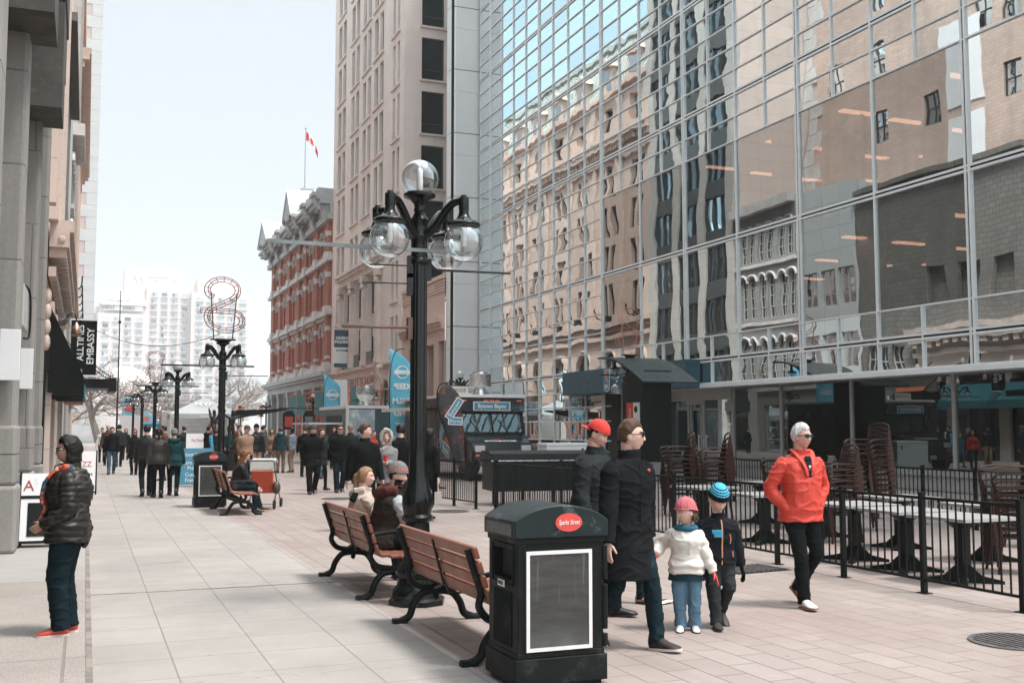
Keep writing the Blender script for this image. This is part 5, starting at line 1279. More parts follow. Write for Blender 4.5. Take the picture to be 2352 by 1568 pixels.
# ---------------------------------------------------------------- left side of the street
M_granite = mat('light_granite', (.335,.325,.305), .8, var=.10, vs=1.2, bs=45, bstr=.35, wear=((.12,.115,.105), .35, .9))
M_granite_w = masonry('granite_blocks', (.33,.315,.29), (.285,.27,.25), (.10,.09,.08), 1.0, 1.35, .012, stain=.7, streak=.85)
M_darkst = mat('dark_granite', (.060,.054,.047), .75, var=.3, vs=2, bs=50, wear=((.10,.085,.075), .2, 6))
M_blk = mat('black_painted_metal', (.009,.011,.0105), .42, var=.2, spec=.12)
M_blackcloth = mat('black_awning_cloth', (.008,.010,.009), .9, var=.2, spec=.05)
M_white = mat('white_sign_board', (.78,.78,.78), .55, var=.03)
t = thing('granite_building', 'light granite building with dark projecting window boxes at the left edge', 'building', (-1.6, 15, 0))
b = MB()
for y0, y1 in ((4.0, 4.8), (7.2, 8.0), (11.6, 12.4), (16.25, 17.0), (21.0, 21.75), (25.2, 25.9)):
    b.box((-1.62, y0, 0), (-.90, y1, 26)); b.box((-1.6, y0 - .06, 0), (-.84, y1 + .06, .92)); b.box((-1.6, y0 - .03, .92), (-.87, y1 + .03, 1.75))
WP(b, 'pier', M_granite_w, t, bevel=.05)
b = MB(); b.box((-9, 3, 3.4), (-1.62, 26, 26)); b.box((-9, 3, 0), (-2.6, 26, 3.4)); WP(b, 'wall', M_granite, t)
for y0 in (6.0, 10.7, 15.3, 19.95):
    b = MB(); b.box((-1.6, y0 + .03 if y0 < 15 else y0, 7.3), (-.55, y0 + 1.45, 9.2)); b.box((-1.6, y0 - .2, 9.62), (-.55, y0 + 3.2, 15)); b.box((-1.6, y0 + .1, 9.25), (-.95, y0 + 1.3, 9.6)); WP(b, 'window_box', M_darkst, t)
    b = MB(); b.box((-1.62, y0 + 1.75, 3.4), (-1.45, y0 + 5.6, 26)); WP(b, 'window_strip', M_wdark, t)
    b = MB(); b.box((-1.5, y0 + 1.75, 0.02), (-1.42, y0 + 5.6, 3.3)); WP(b, 'shop_window', M_wdark, t)
b = MB(); b.box((-1.6, 15.6, 9.4), (-.64, 25.6, 26)); WP(b, 'upper_storeys', M_darkst, t)
for y, x0, x1, z0, z1, lb in ((16.1, -1.12, -.86, 2.36, 3.06, 'white blank sign board on the nearer granite pier'), (20.85, -1.14, -.90, 2.40, 3.12, 'white blank sign board on the farther granite pier')):
    b = MB(); b.cbox((0, 0, 0), (x1 - x0, .05, z1 - z0)); b.mi(1); b.box((-.06, -.02, -.01), (-.02, .2, .01))
    tag(b.build('sign_board', [M_white, M_dark], None, ((x0 + x1)/2, y, (z0+z1)/2), bevel=.006), lb, 'sign')
for y, lb in ((18.3, 'grey light box sign with a hanging cable on the granite front'),):
    t2 = thing('light_box', lb, 'sign', (-1.0, y, 3.3))
    b = MB(); b.box((-.1, 0, 0), (.05, 1.3, .68)); b.build('case', mat('light_box_grey', (.42,.415,.40), .5, wear=((.2,.2,.19), .2, 3)), t2, bevel=.02)
    b = MB(); b.tube(bez([(.0, .4, .72), (.06, 1.2, .7), (.08, 1.36, .4), (.07, 1.36, -.05), (.0, 1.2, -.1)], 5), .018, 6); b.build('cable', M_dark, t2)

# cream fluted front with heavy cornice over the shops
M_cream = masonry('cream_panel', (.66,.55,.49), (.63,.52,.46), (.40,.33,.29), 3.0, 1.15, .012, stain=.12, streak=.15, offset=0)
t = thing('cream_building', 'cream panelled building with fluted front and a bracketed cornice above its black shop front', 'building', (-1, 35, 0))
b = MB(); b.box((-12, 26, 0), (-1.05, 30, 24)); b.box((-12, 30, 5.0), (-1.05, 38, 24)); b.box((-12, 38, 5.0), (-1.05, 46, 7.0))
for k in range(5): b.box((-1.05, 27.0 + k*2.2, 7.0), (-.80, 27.5 + k*2.2, 24))
for k in range(5): b.box((-1.05, 30.2 + k*3.6, 0), (-.85, 30.9 + k*3.6, 5))
WP(b, 'wall', M_cream, t)
b = MB(); P = PX(-1.0, 1)
fbox(b, P, 29.6, 46, 6.75, 7.05, -.58, 0); fbox(b, P, 29.6, 46, 6.35, 6.75, -.48, 0); fbox(b, P, 29.7, 46, 5.6, 5.85, -.18, 0)
for k in range(24): fbox(b, P, 29.75 + k*.68, 30.1 + k*.68, 6.1, 6.35, -.42, 0)
b.sphere((-.7, 29.58, 6.55), (.09, .03, .1), 12, 6)
for k in range(6):
    for z in (3.9, 4.3, 4.7, 5.1): b.sphere(P(29.9 + k*3.2, .0, z), (.10, .14, .22), 8, 6)
WP(b, 'cornice', mat('cream_trim', (.50,.40,.35), .8, var=.2, vs=1.5), t)
b = MB(); b.box((-1.3, 30.0, 0.02), (-1.08, 46, 5)); WP(b, 'shop_front', M_wdark, t)
b = MB()
for k in range(11): b.box((-1.15, 29.9 + k*1.55, 0), (-.98, 30.05 + k*1.55, 3.2))
b.box((-1.2, 29.9, 3.2), (-.92, 46, 4.2)); WP(b, 'shop_frame', M_blk, t)
# black awning and its neighbours
t = thing('shop_awning', 'black closed-sided shop awning sloping out over the left pavement', 'awning', (-.93, 30, 2.5))
b = MB(); sec = [(0, 2.35), (0, .12), (.86, .12), (.86, .52)]; b.prism(sec, 0, 5.6, 'y'); b.build('cover', M_blackcloth, t)
b = MB()
for k in range(3): b.box((.02, .4 + k*2.2, .0), (.84, .46 + k*2.2, .06))
b.build('frame', M_blk, t)
b = MB(); b.box((-.2, 0, 0), (.25, 3.4, .82)); b.mi(1); b.box((-.21, -.05, .38), (.27, -.005, .84))
tag(b.build('fascia_box', [M_blk, mat('grey_fascia', (.30,.30,.30), .6)], None, (-.42, 37.2, 2.75)), 'dark fascia box with grey end panel beyond the black awning', 'sign')
t = thing('blade_banner', 'tall black banner with white vertical lettering hung from the left shop fronts', 'banner', (-.14, 41.0, 3.58))
b = MB(); b.box((-.43, -.02, 0), (.43, .02, 1.95)); b.build('cloth', M_blackcloth, t)
for z_ in (1.95, -.05): b = MB(); b.box((-.85, -.025, z_), (.45, .025, z_ + .05)); b.build('bracket', M_white, t)
Mv = Matrix.Translation((.235, -.03, 1.03)) @ Matrix(((0, -1, 0, 0), (0, 0, -1, 0), (1, 0, 0, 0), (0, 0, 0, 1)))
M_let = mat('white_lettering', (.75,.75,.73), .6, var=.02)
text('lettering', 'EMBASSY', .33, Mv, M_let, t, .004, sx=.98, bold=.004)
Mv = Matrix.Translation((-.10, -.03, 1.15)) @ Matrix(((0, -1, 0, 0), (0, 0, -1, 0), (1, 0, 0, 0), (0, 0, 0, 1)))
text('lettering', 'ALLTIMES', .31, Mv, M_let, t, .004, sx=.98, bold=.004)
t = thing('chain_canopy', 'flat black canopy held by two chains over the left pavement', 'canopy', (-.9, 45, 3.25))
b = MB(); b.box((0, 0, 0), (1.85, 3.2, .36)); b.box((1.7, -.05, -.12), (2.0, 3.25, .42)); 
for k in range(3): b.box((0, -.02, .08 + k*.09), (1.7, 0, .11 + k*.09))
b.build('deck', M_blk, t)
b = MB(); b.quad((0,-.03,.37),(1.9,-.03,.37),(1.9,3.2,.37),(0,3.2,.37)); b.build('top_sheet', mat('pale_sheet', (.55,.6,.62), .5), t)
for yy in (.1, 3.0):
    b = MB()
    for k in range(26):
        p = Vector((1.8 - k*.075, yy, .45 + k*.048 + .0006*k*k)); a = R(58); r_ = .048
        d = Vector((-.84, 0, .54)); n = Vector((0, 1, 0)) if k % 2 else Vector((.54, 0, .84))
        b.tube([p + d*r_*1.3*math.cos(q*PI/4) + n*r_*.75*math.sin(q*PI/4) for q in range(8)], .014, 5, closed=True)
    b.build('chain', M_blk, t)
M_copper = mat('copper_shade', (.55,.36,.27), .35, .8)
for k in range(3):
    y = 33.2 + k*1.2
    t = thing('gooseneck_lamp', ['nearest', 'middle', 'farthest'][k] + ' of three gooseneck lamps with copper shades above the black awning', 'lamp', (-.95, y, 4.55 + .06*k), group='gooseneck lamps over the awning')
    b = MB(); b.tube(bez([(0,0,.2), (.25,0,.2), (.42,0,.42), (.58,0,.42), (.62,0,.2)], 6), .018, 6); b.build('arm', M_blk, t)
    b = MB(); b.lathe([(.03,.2), (.05,.12), (.09,.08), (.15,-.14)], 14, (.62,0,0), cap=False); o = b.build('lamp_shade', M_copper, t)
    s_ = o.modifiers.new('sheet', 'SOLIDIFY'); s_.thickness = .006

# buildings farther on, mostly seen mirrored in the glass opposite
M_conc = masonry('dark_rubble', (.22,.205,.185), (.17,.16,.145), (.12,.11,.10), .5, .28, .02, stain=.6, streak=.4)
t = thing('dark_stone_shop', 'three storey dark rubble stone shop building, seen mirrored in the glass', 'building', (-1, 43, 0))
b = MB(); P = PX(-1.0, 1)
ops = [(46.6 + .2, 50.3, .05, 3.3)] + [(46.7 + k*1.25, 47.6 + k*1.25, 4.6, 6.4) for k in range(3)]
facade(b, P, 46.05, 50.6, 0, 15.4, ops, .3); facade(b, P, 38.05, 46.05, 7.08, 15.4, [(39.2 + k*2.2, 40.6 + k*2.2, 8.2, 10.4) for k in range(3)], .3); b.box((-14, 38.06, 7.1), (-1.35, 50.6, 15.3)); b.box((-14, 46.06, 0), (-1.35, 50.6, 7.1)); fbox(b, P, 38.05, 50.7, 15.4, 15.7, -.35, .4); WP(b, 'wall', M_conc, t)
for o in ops: 
    b = MB(); win(b, P, *o[:4], .25, 2, (.5,), .07); WP(b, 'window', [M_wframel, M_wdark, M_blind], t)
M_orange = mat('orange_awning_cloth', (.62,.18,.09), .85, var=.08); M_teal = mat('teal_awning_cloth', (.035,.17,.20), .85, var=.1)
for y0, y1, m_, tx, lb in ((46.8, 51.4, M_orange, 'LA MODE', 'orange shop awning, seen mirrored in the shop windows'), (38.4, 45.4, M_teal, '', 'teal shop awning, seen mirrored in the shop windows')):
    t = thing('street_awning', lb, 'awning', (-.86 if y0 > 46 else -.78, y0, 2.7))
    b = MB(); b.prism([(0, 1.3), (0, 0), (.75, 0), (.75, .4)], 0, y1 - y0, 'y'); b.build('cover', m_, t)
    if tx: text('lettering', tx, .5, face_M((.46, (y1-y0)/2, .78), (0, 1, 0), (-.64, 0, .77)), mat('awning_letters', (.05,.04,.04), .8), t, .004)
M_pale = masonry('pale_panel', (.56,.58,.57), (.53,.55,.545), (.3,.31,.31), 1.6, 1.4, .015, stain=.1, streak=.15, offset=0)
t = thing('pale_panel_building', 'pale panelled three storey building, seen mirrored in the glass', 'building', (-1, 53, 0))
ops = [(50.9 + k*1.75, 52.3 + k*1.75, 5.2 + j*4, 7.4 + j*4) for k in range(3) for j in range(2)] + [(51, 56, .1, 3.1)]
b = MB(); facade(b, P, 50.65, 56.3, 0, 16.6, ops, .2); b.box((-14, 50.7, 0), (-1.3, 56.2, 16.5)); WP(b, 'wall', M_pale, t)
for o in ops:
    b = MB(); win(b, P, *o[:4], .16, 2, (), .06); WP(b, 'window', [M_wframel, M_wglass, M_blind], t)
M_grst = masonry('grey_victorian_stone', (.33,.325,.31), (.29,.285,.27), (.2,.195,.19), .9, .4, .012, stain=.35, streak=.3)
t = thing('arched_window_building', 'grey stone Victorian building with pairs of arched sash windows, seen mirrored in the glass', 'building', (-1, 59.6, 0))
ops = []
for z0, z1, rs in ((4.6, 7.6, .5), (9.0, 11.9, .5), (12.9, 15.3, .3)):
    for k in range(3):
        c = 57.5 + k*2.15; ops += [(c - .85, c - .1, z0, z1, min(rs, .37)), (c + .1, c + .85, z0, z1, min(rs, .37))]
ops.append((56.9, 62.4, .1, 3.3))
b = MB(); facade(b, P, 56.35, 63.0, 0, 16.4, ops, .28); b.box((-14, 56.4, 0), (-1.35, 62.9, 16.3)); WP(b, 'wall', M_grst, t)
b = MB()
for z in (4.2, 8.5, 12.5): fbox(b, P, 56.35, 63, z, z + .22, -.16, 0)
fbox(b, P, 56.35, 63, 16.2, 16.8, -.55, .2)
for o in ops[:-1]:
    m_ = (o[0]+o[1])/2
    b.tube([P(m_ - .5*math.cos(PI*k/8), -.05, o[3] - .37 + .5*math.sin(PI*k/8)) for k in range(9)], .09, 6)
WP(b, 'trim', M_stone, t)
for o in ops:
    b = MB(); win(b, P, *o[:4], .22, 2, (.25, .5, .75), .06); WP(b, 'window', [M_wframel, M_wdark, M_blind], t)
M_brick2 = masonry('pink_buff_brick', (.62,.47,.395), (.55,.405,.335), (.47,.38,.33), .6, .22, .02, stain=.55, streak=.45)
t = thing('buff_brick_block', 'tall buff brick block with few small windows, mirrored in the glass', 'building', (-7, 50, 0))
P7 = PX(-7.0, 1); ops = []
for k, y in enumerate((43.5, 45.6, 50.2, 54.6, 58.8)):
    for z in (20.5, 25.0, 29.5, 34.0):
        if (k + int(z)) % 3: ops.append((y, y + 1.3, z, z + 2.0))
b = MB(); facade(b, P7, 38, 62.9, 0, 40, ops, .25); b.box((-20, 38.02, 0), (-7.3, 62.8, 39.9))
WP(b, 'wall', M_brick2, t)
for o in ops:
    b = MB(); win(b, P7, *o, .2, 2, (.5,), .08); WP(b, 'window', [M_wframe, M_wglass, M_blind], t)
b = MB(); fbox(b, P7, 46.5, 49.5, 21, 26, -.06, 0); fbox(b, P7, 46.5, 49.5, 16.5, 20.4, -.06, 0); WP(b, 'white_panel', M_white, t)
b = MB()
for k in range(33): fbox(b, P7, 62.9 - (.9 if k % 2 else 1.5), 62.95, k*1.2, k*1.2 + 1.15, -.08, 0)
WP(b, 'corner_stones', M_stone, t)
# dark bay-window block
M_wblue = glass_mat('bay_glass', .22, (.55,.75,.85), (.012,.02,.022), wob=.010, scale=.9)
M_pier2 = masonry('pale_pier_blocks', (.50,.475,.44), (.46,.435,.40), (.3,.28,.26), 1.0, .9, .012, stain=.2, streak=.2)
M_bay = mat('dark_bay_metal', (.045,.05,.048), .5, var=.2)
t = thing('bay_window_block', 'tall dark block of bay windows between pale stone piers, seen mirrored in the glass', 'building', (-1, 69, 0))
b = MB(); b.box((-14, 63.05, 0), (-1.3, 75.1, 37)); WP(b, 'wall', M_cream, t)
b = MB()
for y in (63.1, 66.9, 70.9, 74.4): b.box((-1.35, y, 0), (-.9, y + 1.0, 37))
WP(b, 'pier', M_pier2, t)
b = MB()
for y0, y1 in ((63.85, 66.9), (67.65, 70.9), (71.65, 74.4)):
    for k in range(9):
        z = 3.6 + k*3.7
        b.box((-1.32, y0, z), (-1.0, y1, z + 1.25)); 
        for q in (0, 1, 2, 3): yy = y0 + (y1 - y0)*q/3; b.box((-1.31, yy - .06, z + 1.2), (-1.05, yy + .06, z + 3.7))
    b.box((-1.32, y0, 2.9), (-.8, y1, 3.6))
WP(b, 'spandrel', M_bay, t)
for y0, y1 in ((63.85, 66.9), (67.65, 70.9), (71.65, 74.4)):
    for k in range(9):
        b = MB(); z = 3.6 + k*3.7; b.quad((-1.2, y0 + .02, z + 1.25), (-1.2, y1 - .02, z + 1.25), (-1.2, y1 - .02, z + 3.68), (-1.2, y0 + .02, z + 3.68)); WP(b, 'window', M_wblue, t)
    b = MB(); b.quad((-1.2, y0, .1), (-1.2, y1, .1), (-1.2, y1, 2.9), (-1.2, y0, 2.9)); WP(b, 'shop_window', M_wdark, t)
# sandstone block with mansard roof
M_sand = masonry('sandstone_block', (.60,.455,.38), (.555,.415,.345), (.45,.34,.28), 1.5, .62, .008, stain=.25, streak=.25)
M_sandtrim = mat('sandstone_trim', (.58,.435,.36), .8, var=.14, vs=1.5, bs=20)
M_slate = mat('pale_green_metal_roof', (.40,.425,.39), .6, var=.12, vs=.8)
XM = -1.3; P = PX(XM, 1)
t = thing('mansard_building', 'sandstone building with arched ground floor and green mansard roof, mirrored in the glass', 'building', (XM, 94, 0))
nb = 7; bw = 37.0 / nb; ops = []
for i in range(nb):
    c = 75.6 + bw * (i + .5)
    ops.append((c - 1.35, c + 1.35, .8, 8.4, 1.35))
    for j in range(4):
        for s in (-1, 1): ops.append((c + s*.68 - .45, c + s*.68 + .45, 11.6 + j*3.45, 14.2 + j*3.45))
    ops.append((c - .7, c + .7, 27.9, 30.0))
b = MB(); facade(b, P, 75.4, 113.0, 0, 31.0, ops, .45); b.box((-16, 75.41, 0), (XM - .5, 112.9, 30.9)); WP(b, 'wall', M_sand, t)
for o in ops:
    b = MB()
    if o[1] - o[0] > 2: win(b, P, *o[:4], .4, 2, (.45, .75), .1); WP(b, 'arched_window', [M_wframe, M_wdark, M_blind], t)
    else: win(b, P, *o[:4], .38, 1, (.5,), .08, blind=rnd.choice((0, 0, .4))); WP(b, 'window', [M_wframe, M_wdark, M_blind], t)
b = MB()
fbox(b, P, 75.4, 113.4, 9.4, 9.75, -.35, 0); fbox(b, P, 75.4, 113.4, 10.5, 10.95, -.55, 0); fbox(b, P, 75.4, 113.2, 10.2, 10.4, -.2, 0)
fbox(b, P, 75.4, 113.9, 26.7, 27.1, -.95, 0); fbox(b, P, 75.4, 113.7, 26.3, 26.7, -.85, 0); fbox(b, P, 75.4, 113.3, 25.0, 25.4, -.3, 0)
fbox(b, P, 75.4, 113.5, 31.0, 31.4, -.5, 0)
for k in range(90): fbox(b, P, 75.5 + k*.42, 75.72 + k*.42, 25.8, 26.3, -.55, 0)
for k in range(120): fbox(b, P, 75.5 + k*.31, 75.65 + k*.31, 10.05, 10.2, -.3, 0)
for i in range(nb + 1):
    y = 75.6 + bw * i; fbox(b, P, y - .3, y + .3, 11, 25, -.22, 0); fbox(b, P, y - .35, y + .35, 27.1, 31, -.25, 0)
    for z in (1.2, 2.6, 4.0, 5.4, 6.8): fbox(b, P, y - 1.15, y + 1.15, z, z + 1.25, -.08, 0)
for i in range(nb):
    c = 75.6 + bw*(i + .5); b.tube([P(c - 1.5*math.cos(PI*k/10), -.06, 7.05 + 1.5*math.sin(PI*k/10)) for k in range(11)], .14, 6)
WP(b, 'cornice', M_sandtrim, t)
b = MB(); b.add([P(75.4, -.2, 31.4), P(113.2, -.2, 31.4), P(112.0, 1.9, 36.6), P(75.4, 1.9, 36.6), P(75.4, 14, 31.4), P(113.2, 14, 31.4), P(112.0, 12, 36.6), P(75.4, 12, 36.6)], [(0,1,2,3),(1,5,6,2),(3,2,6,7),(4,0,3,7)])
for k in range(62): 
    y = 75.6 + k*.6; b.bar(P(y, -.2, 31.4), P(y, 1.9, 36.6), .07, .12)
fbox(b, P, 75.4, 112.3, 36.6, 36.95, 1.6, 12.3)
WP(b, 'roof', M_slate, t)
for i in range(nb):
    c = 75.6 + bw*(i + .5); b = MB()
    fbox(b, P, c - 1.0, c + 1.0, 31.4, 33.6, -.15, 2); b.prism([(c - 1.25, 33.6), (c + 1.25, 33.6), (c, 34.5)], XM + .35, XM - 2, 'x'); b.cur = 1; fbox(b, P, c - .45, c + .45, 31.8, 33.3, -.18, -.1)
    WP(b, 'dormer', [M_sandtrim, M_wglass], t)
    b = MB(); b.box((XM, c - .5, 10.95), (XM + .5, c + .1, 11.5)); b.tube(bez([(XM, c + .6, 11.2), (XM + .7, c + .6, 11.3), (XM + .8, c + .6, 12.1)], 5), .05, 5); WP(b, 'flood_lamp', M_blk, t)
# far quoined tower beyond
M_pbrick = masonry('washed_brick', (.50,.395,.35), (.46,.36,.315), (.44,.38,.345), .9, .34, .02, stain=.15, streak=.1)
t = thing('quoined_tower', 'tall washed pink brick tower with pale corner stones rising behind the left shops', 'building', (-.2, 218, 0))
b = MB(); b.box((-20, 215, 0), (.75, 228, 105)); WP(b, 'wall', M_pbrick, t)
b = MB()
for k in range(46):
    w = 1.9 if k % 2 else 3.1; b.box((.8 - w, 214.9, k*2.3), (.85, 216 + w * .4, k*2.3 + 2.26))
    if k % 2 == 0: b.box((-4.9 - .8*(k % 4), 214.9, k*2.3), (-3.6, 215.2, k*2.3 + 2.26))
WP(b, 'corner_stones', mat('pale_quoin', (.47,.455,.44), .8, var=.06, vs=.5), t)
# ---------------------------------------------------------------- far hotel, trees and skyline
YH = 430.0; kx = YH / 300.0
M_hotel = mat('hotel_concrete', (.66,.60,.575), .85, var=.04, vs=.05)
M_hwin = mat('hotel_window', (.42,.47,.49), .35, var=.3, vs=.06)
M_hdark = mat('hotel_window_open', (.20,.23,.24), .4, var=.4, vs=.2)
t = thing('hotel', 'huge pale concrete hotel far off at the end of the street', 'building', (36, YH, 0))
def hx(px): return onY(px, 800, YH).x
def hz(py): return onY(400, py, YH).z
b = MB()
blocks = [(440, 575, 650, YH), (340, 442, 655, YH + 3), (225, 342, 705, YH - 4), (175, 226, 690, YH + 8)]
b.box((hx(437), YH, 0), (hx(575), YH + 30, hz(668))); b.box((hx(455), YH + 6, 0), (hx(560), YH + 25, hz(632)))
b.box((hx(335), YH + 2.5, 0), (hx(437) + .3, YH + 28, hz(658))); b.box((hx(283), YH + 8, 0), (hx(425), YH + 24, hz(613)))
b.box((hx(258), YH + 4, 0), (hx(345), YH + 22, hz(675)))
# stepped terraces curving forward on the left
b.box((hx(225), YH - 3, 0), (hx(337), YH + 20, hz(694))); b.box((hx(229), YH - 5, hz(709)), (hx(333), YH - 3, hz(700)))
b.box((hx(222), YH - 6, 0), (hx(337), YH - 3, hz(728))); b.box((hx(150), YH + 6, 0), (hx(227), YH + 24, hz(706)))
WP(b, 'wall', M_hotel, t)
wn = []
for c0, c1, n, yy, r0 in ((446, 570, 5, YH, 680), (342, 437, 4, YH + 2.5, 672), (229, 331, 4, YH - 6, 736), (160, 224, 2, YH + 6, 722)):
    for k in range(n):
        x0 = hx(c0 + (c1 - c0)*(k + .14)/n); x1 = hx(c0 + (c1 - c0)*(k + .72)/n); py = r0
        while py < 945:
            z1 = hz(py); wn.append((x0, x1, z1 - (hz(800) - hz(809)), z1, yy)); py += 15.6
for k in range(4):
    wn.append((hx(236 + 23*k), hx(256 + 23*k), hz(719), hz(711), YH - 5.2)); wn.append((hx(240 + 22*k), hx(260 + 22*k), hz(703), hz(697), YH - 3.2))
wn.sort(key=lambda w: -(w[1]-w[0])*(w[3]-w[2])); mass = MB()
for i, (x0, x1, z0, z1, yy) in enumerate(wn):
    mb = MB() if i < 98 else mass
    mb.cur = 0; mb.box((x0, yy - .12, z0), (x1, yy - .02, z1))
    mb.cur = 1
    if rnd.random() < .62:
        q = rnd.choice((.35, .5, .9)); s = x1 - x0
        mb.box((x0 + s*(1-q)*rnd.random(), yy - .16, z0 + .1), (x0 + s*q, yy - .13, z1))
    mb.cur = 2; mb.box((x0 - .3, yy - .5, z0 - .35), (x1 + .3, yy - .01, z0 - .02))
    if i < 98: WP(mb, 'window', [M_hwin, M_hdark, M_hotel], t)
o = WP(mass, 'window_rows', [M_hwin, M_hdark, M_hotel], t); o['kind'] = 'stuff'
lx, lz = hx(360), hz(640)
text('sign_lettering', 'WESTIN', 4.7, face_M((lx - 36, 7.9, lz), (1, 0, 0)), mat('hotel_sign', (.63,.575,.55), .7), t, .15, bold=.05)
b = MB()
for px, py in ((292, 600), (300, 596), (365, 605), (400, 606)): b.tube([(hx(px), YH + 12, hz(615)), (hx(px), YH + 12, hz(py))], .15, 5)
WP(b, 'roof_mast', M_hotel, t)
# glass dome and pale blocks behind the trees
b = MB(); b.sphere((8.5, 265, 0), (9.5, 7, 16), 24, 12)
tag(b.build('domed_pavilion', mat('dome_glass', (.70,.62,.59), .5)), 'pale domed pavilion roof behind the bare trees', 'building')
for x0, x1, y, z, lb in ((60, 78, 330, 12, 'low pale block beyond the red brick corner'), (-30, 20, 400, 18, 'low pale block beside the far hotel')):
    b = MB(); b.box((x0, y, 0), (x1, y + 15, z)); b.mi(1)
    for k in range(5): b.box((x0 + 1.5 + k*(x1-x0)/5.3, y - .1, z*.25), (x0 + 3.5 + k*(x1-x0)/5.3, y, z*.45)); b.box((x0 + 1.5 + k*(x1-x0)/5.3, y - .1, z*.6), (x0 + 3.5 + k*(x1-x0)/5.3, y, z*.8))
    tag(b.build('office_block', [M_hotel, M_hwin]), lb, 'building')
b = MB()
for k in range(60): 
    x = -140 + k*5.2 + rnd.random()*4
    if 5 < x < 62: continue
    b.sphere((x, 370 + rnd.random()*60, 0), (5 + 4*rnd.random(), 5, 5 + 6*rnd.random()), 8, 5)
# bare trees
def bare_tree(seed, H):
    r_ = random.Random(seed); tr = MB(); cw = MB()
    def grow(mb, p, d, ln, rad, lev):
        n = 3; pts = [p]; q = p.copy(); dd = d.copy()
        for i in range(n):
            dd = (dd + Vector((r_.gauss(0,.16), r_.gauss(0,.16), .03))).normalized(); q = q + dd*ln/n; pts.append(q)
        mb.tube(pts, [max(rad*(1 - .45*i/n), .012) for i in range(n+1)], 5 if lev < 2 else 3, cap=False)
        if lev >= 6: return
        for k in range(3 if lev < 5 else 2):
            f = r_.uniform(.35, 1.0); b0 = pts[min(n, max(1, int(f*n + .5)))]
            ax = Vector((r_.gauss(0,1), r_.gauss(0,1), r_.gauss(0,.5))).normalized()
            nd = (dd*.62 + ax*.75 + Vector((0,0,.12))).normalized()
            grow(cw, b0, nd, ln*r_.uniform(.62,.82), max(rad*.56, .012), lev + 1)
    grow(tr, Vector((0,0,0)), Vector((0,0,1)), H*.30, H*.028, 0)
    return tr, cw
M_bark = mat('bark', (.25,.205,.18), .9, var=.25, vs=3)
protos = []
spots = [(6.0, 150, 10, 0), (1.5, 128, 9.5, 1), (12.5, 170, 11, 2), (17, 150, 9, 0), (21, 175, 11, 1), (-3, 160, 12, 2), (9.5, 200, 12, 1), (27, 205, 11, 2),
         (62, 200, 8, 0), (70, 215, 8.5, 1), (54, 220, 8, 2)]
where = ['bare tree nearest the left shops at the street end', 'bare tree beside the black chain canopy', 'bare tree behind the blue tent', 'bare tree between the far lamp posts', 'bare tree behind the grey food tent', 'bare tree close against the left building line',
         'bare tree in front of the domed pavilion', 'bare tree below the far hotel', 'bare tree beside the traffic lights', 'bare tree beyond the red brick corner', 'small bare tree left of the traffic lights']
pm = {}
for i, (x, y, H, k) in enumerate(spots):
    if k not in pm:
        tr, cw = bare_tree(11 + k, 10.0); pm[k] = (tr.mesh('trunk', M_bark), cw.mesh('crown', M_bark))
    t = thing('bare_tree', where[i], 'tree', (x, y, 0), rnd.random()*6, 'bare trees at the end of the street'); t.scale = (H/10 * 1.9, H/10 * 1.9, H/10 * 1.5)
    for nm, me in zip(('trunk', 'crown'), pm[k]):
        o = bpy.data.objects.new(nm, me); COL.objects.link(o); o.parent = t
b = MB(); b.lathe([(.35, 0), (.25, 2), (.02, 5.5)], 10); 
for k in range(160):
    h = rnd.uniform(1, 5.2); a = rnd.random()*2*PI; r_ = (5.6 - h)*.34; b.bar((0,0,h+.2), (r_*math.cos(a), r_*math.sin(a), h - .25), .3, .05)
tag(b.build('spruce_tree', mat('spruce', (.05,.075,.06), .9, var=.3), None, (54.5, 250, 2)), 'small dark spruce between the hotel and the red brick corner', 'tree')
# ---------------------------------------------------------------- street furniture
M_gloss = mat('black_gloss_enamel', (.0035,.005,.0045), .24, var=.3, coat=.22, spec=.2, bs=18, bstr=.06)
M_cast = mat('black_cast_iron', (.007,.009,.0085), .42, spec=.14, var=.3, bs=60, bstr=.12, wear=((.10,.09,.085), .12, 5))
M_steel = mat('galvanised_bar', (.16,.18,.18), .5, .6, var=.3, vs=6)
M_rusty = mat('rusty_rod', (.13,.07,.055), .7, var=.3)
m, nt, out = nodes_of('clear_globe')
gl = N(nt, 'ShaderNodeBsdfGlossy'); gl.inputs['Roughness'].default_value = .01; gl.inputs['Color'].default_value = (.95, .98, 1, 1)
tr = N(nt, 'ShaderNodeBsdfTransparent'); tr.inputs['Color'].default_value = (.90, .92, .92, 1)
lw = N(nt, 'ShaderNodeLayerWeight'); lw.inputs['Blend'].default_value = .45
mx = N(nt, 'ShaderNodeMixShader'); L(nt, ramp(nt, lw.outputs['Facing'], .0, 1.0, (.08,)*3, (.75,)*3), mx.inputs[0])
L(nt, tr.outputs[0], mx.inputs[1]); L(nt, gl.outputs[0], mx.inputs[2]); L(nt, mx.outputs[0], out.inputs[0]); M_globe = m
M_bulb = mat('lamp_bulb', (.7,.68,.64), .4, var=.02)
M_milk = mat('milky_globe', (.72,.74,.75), .25, var=.03)

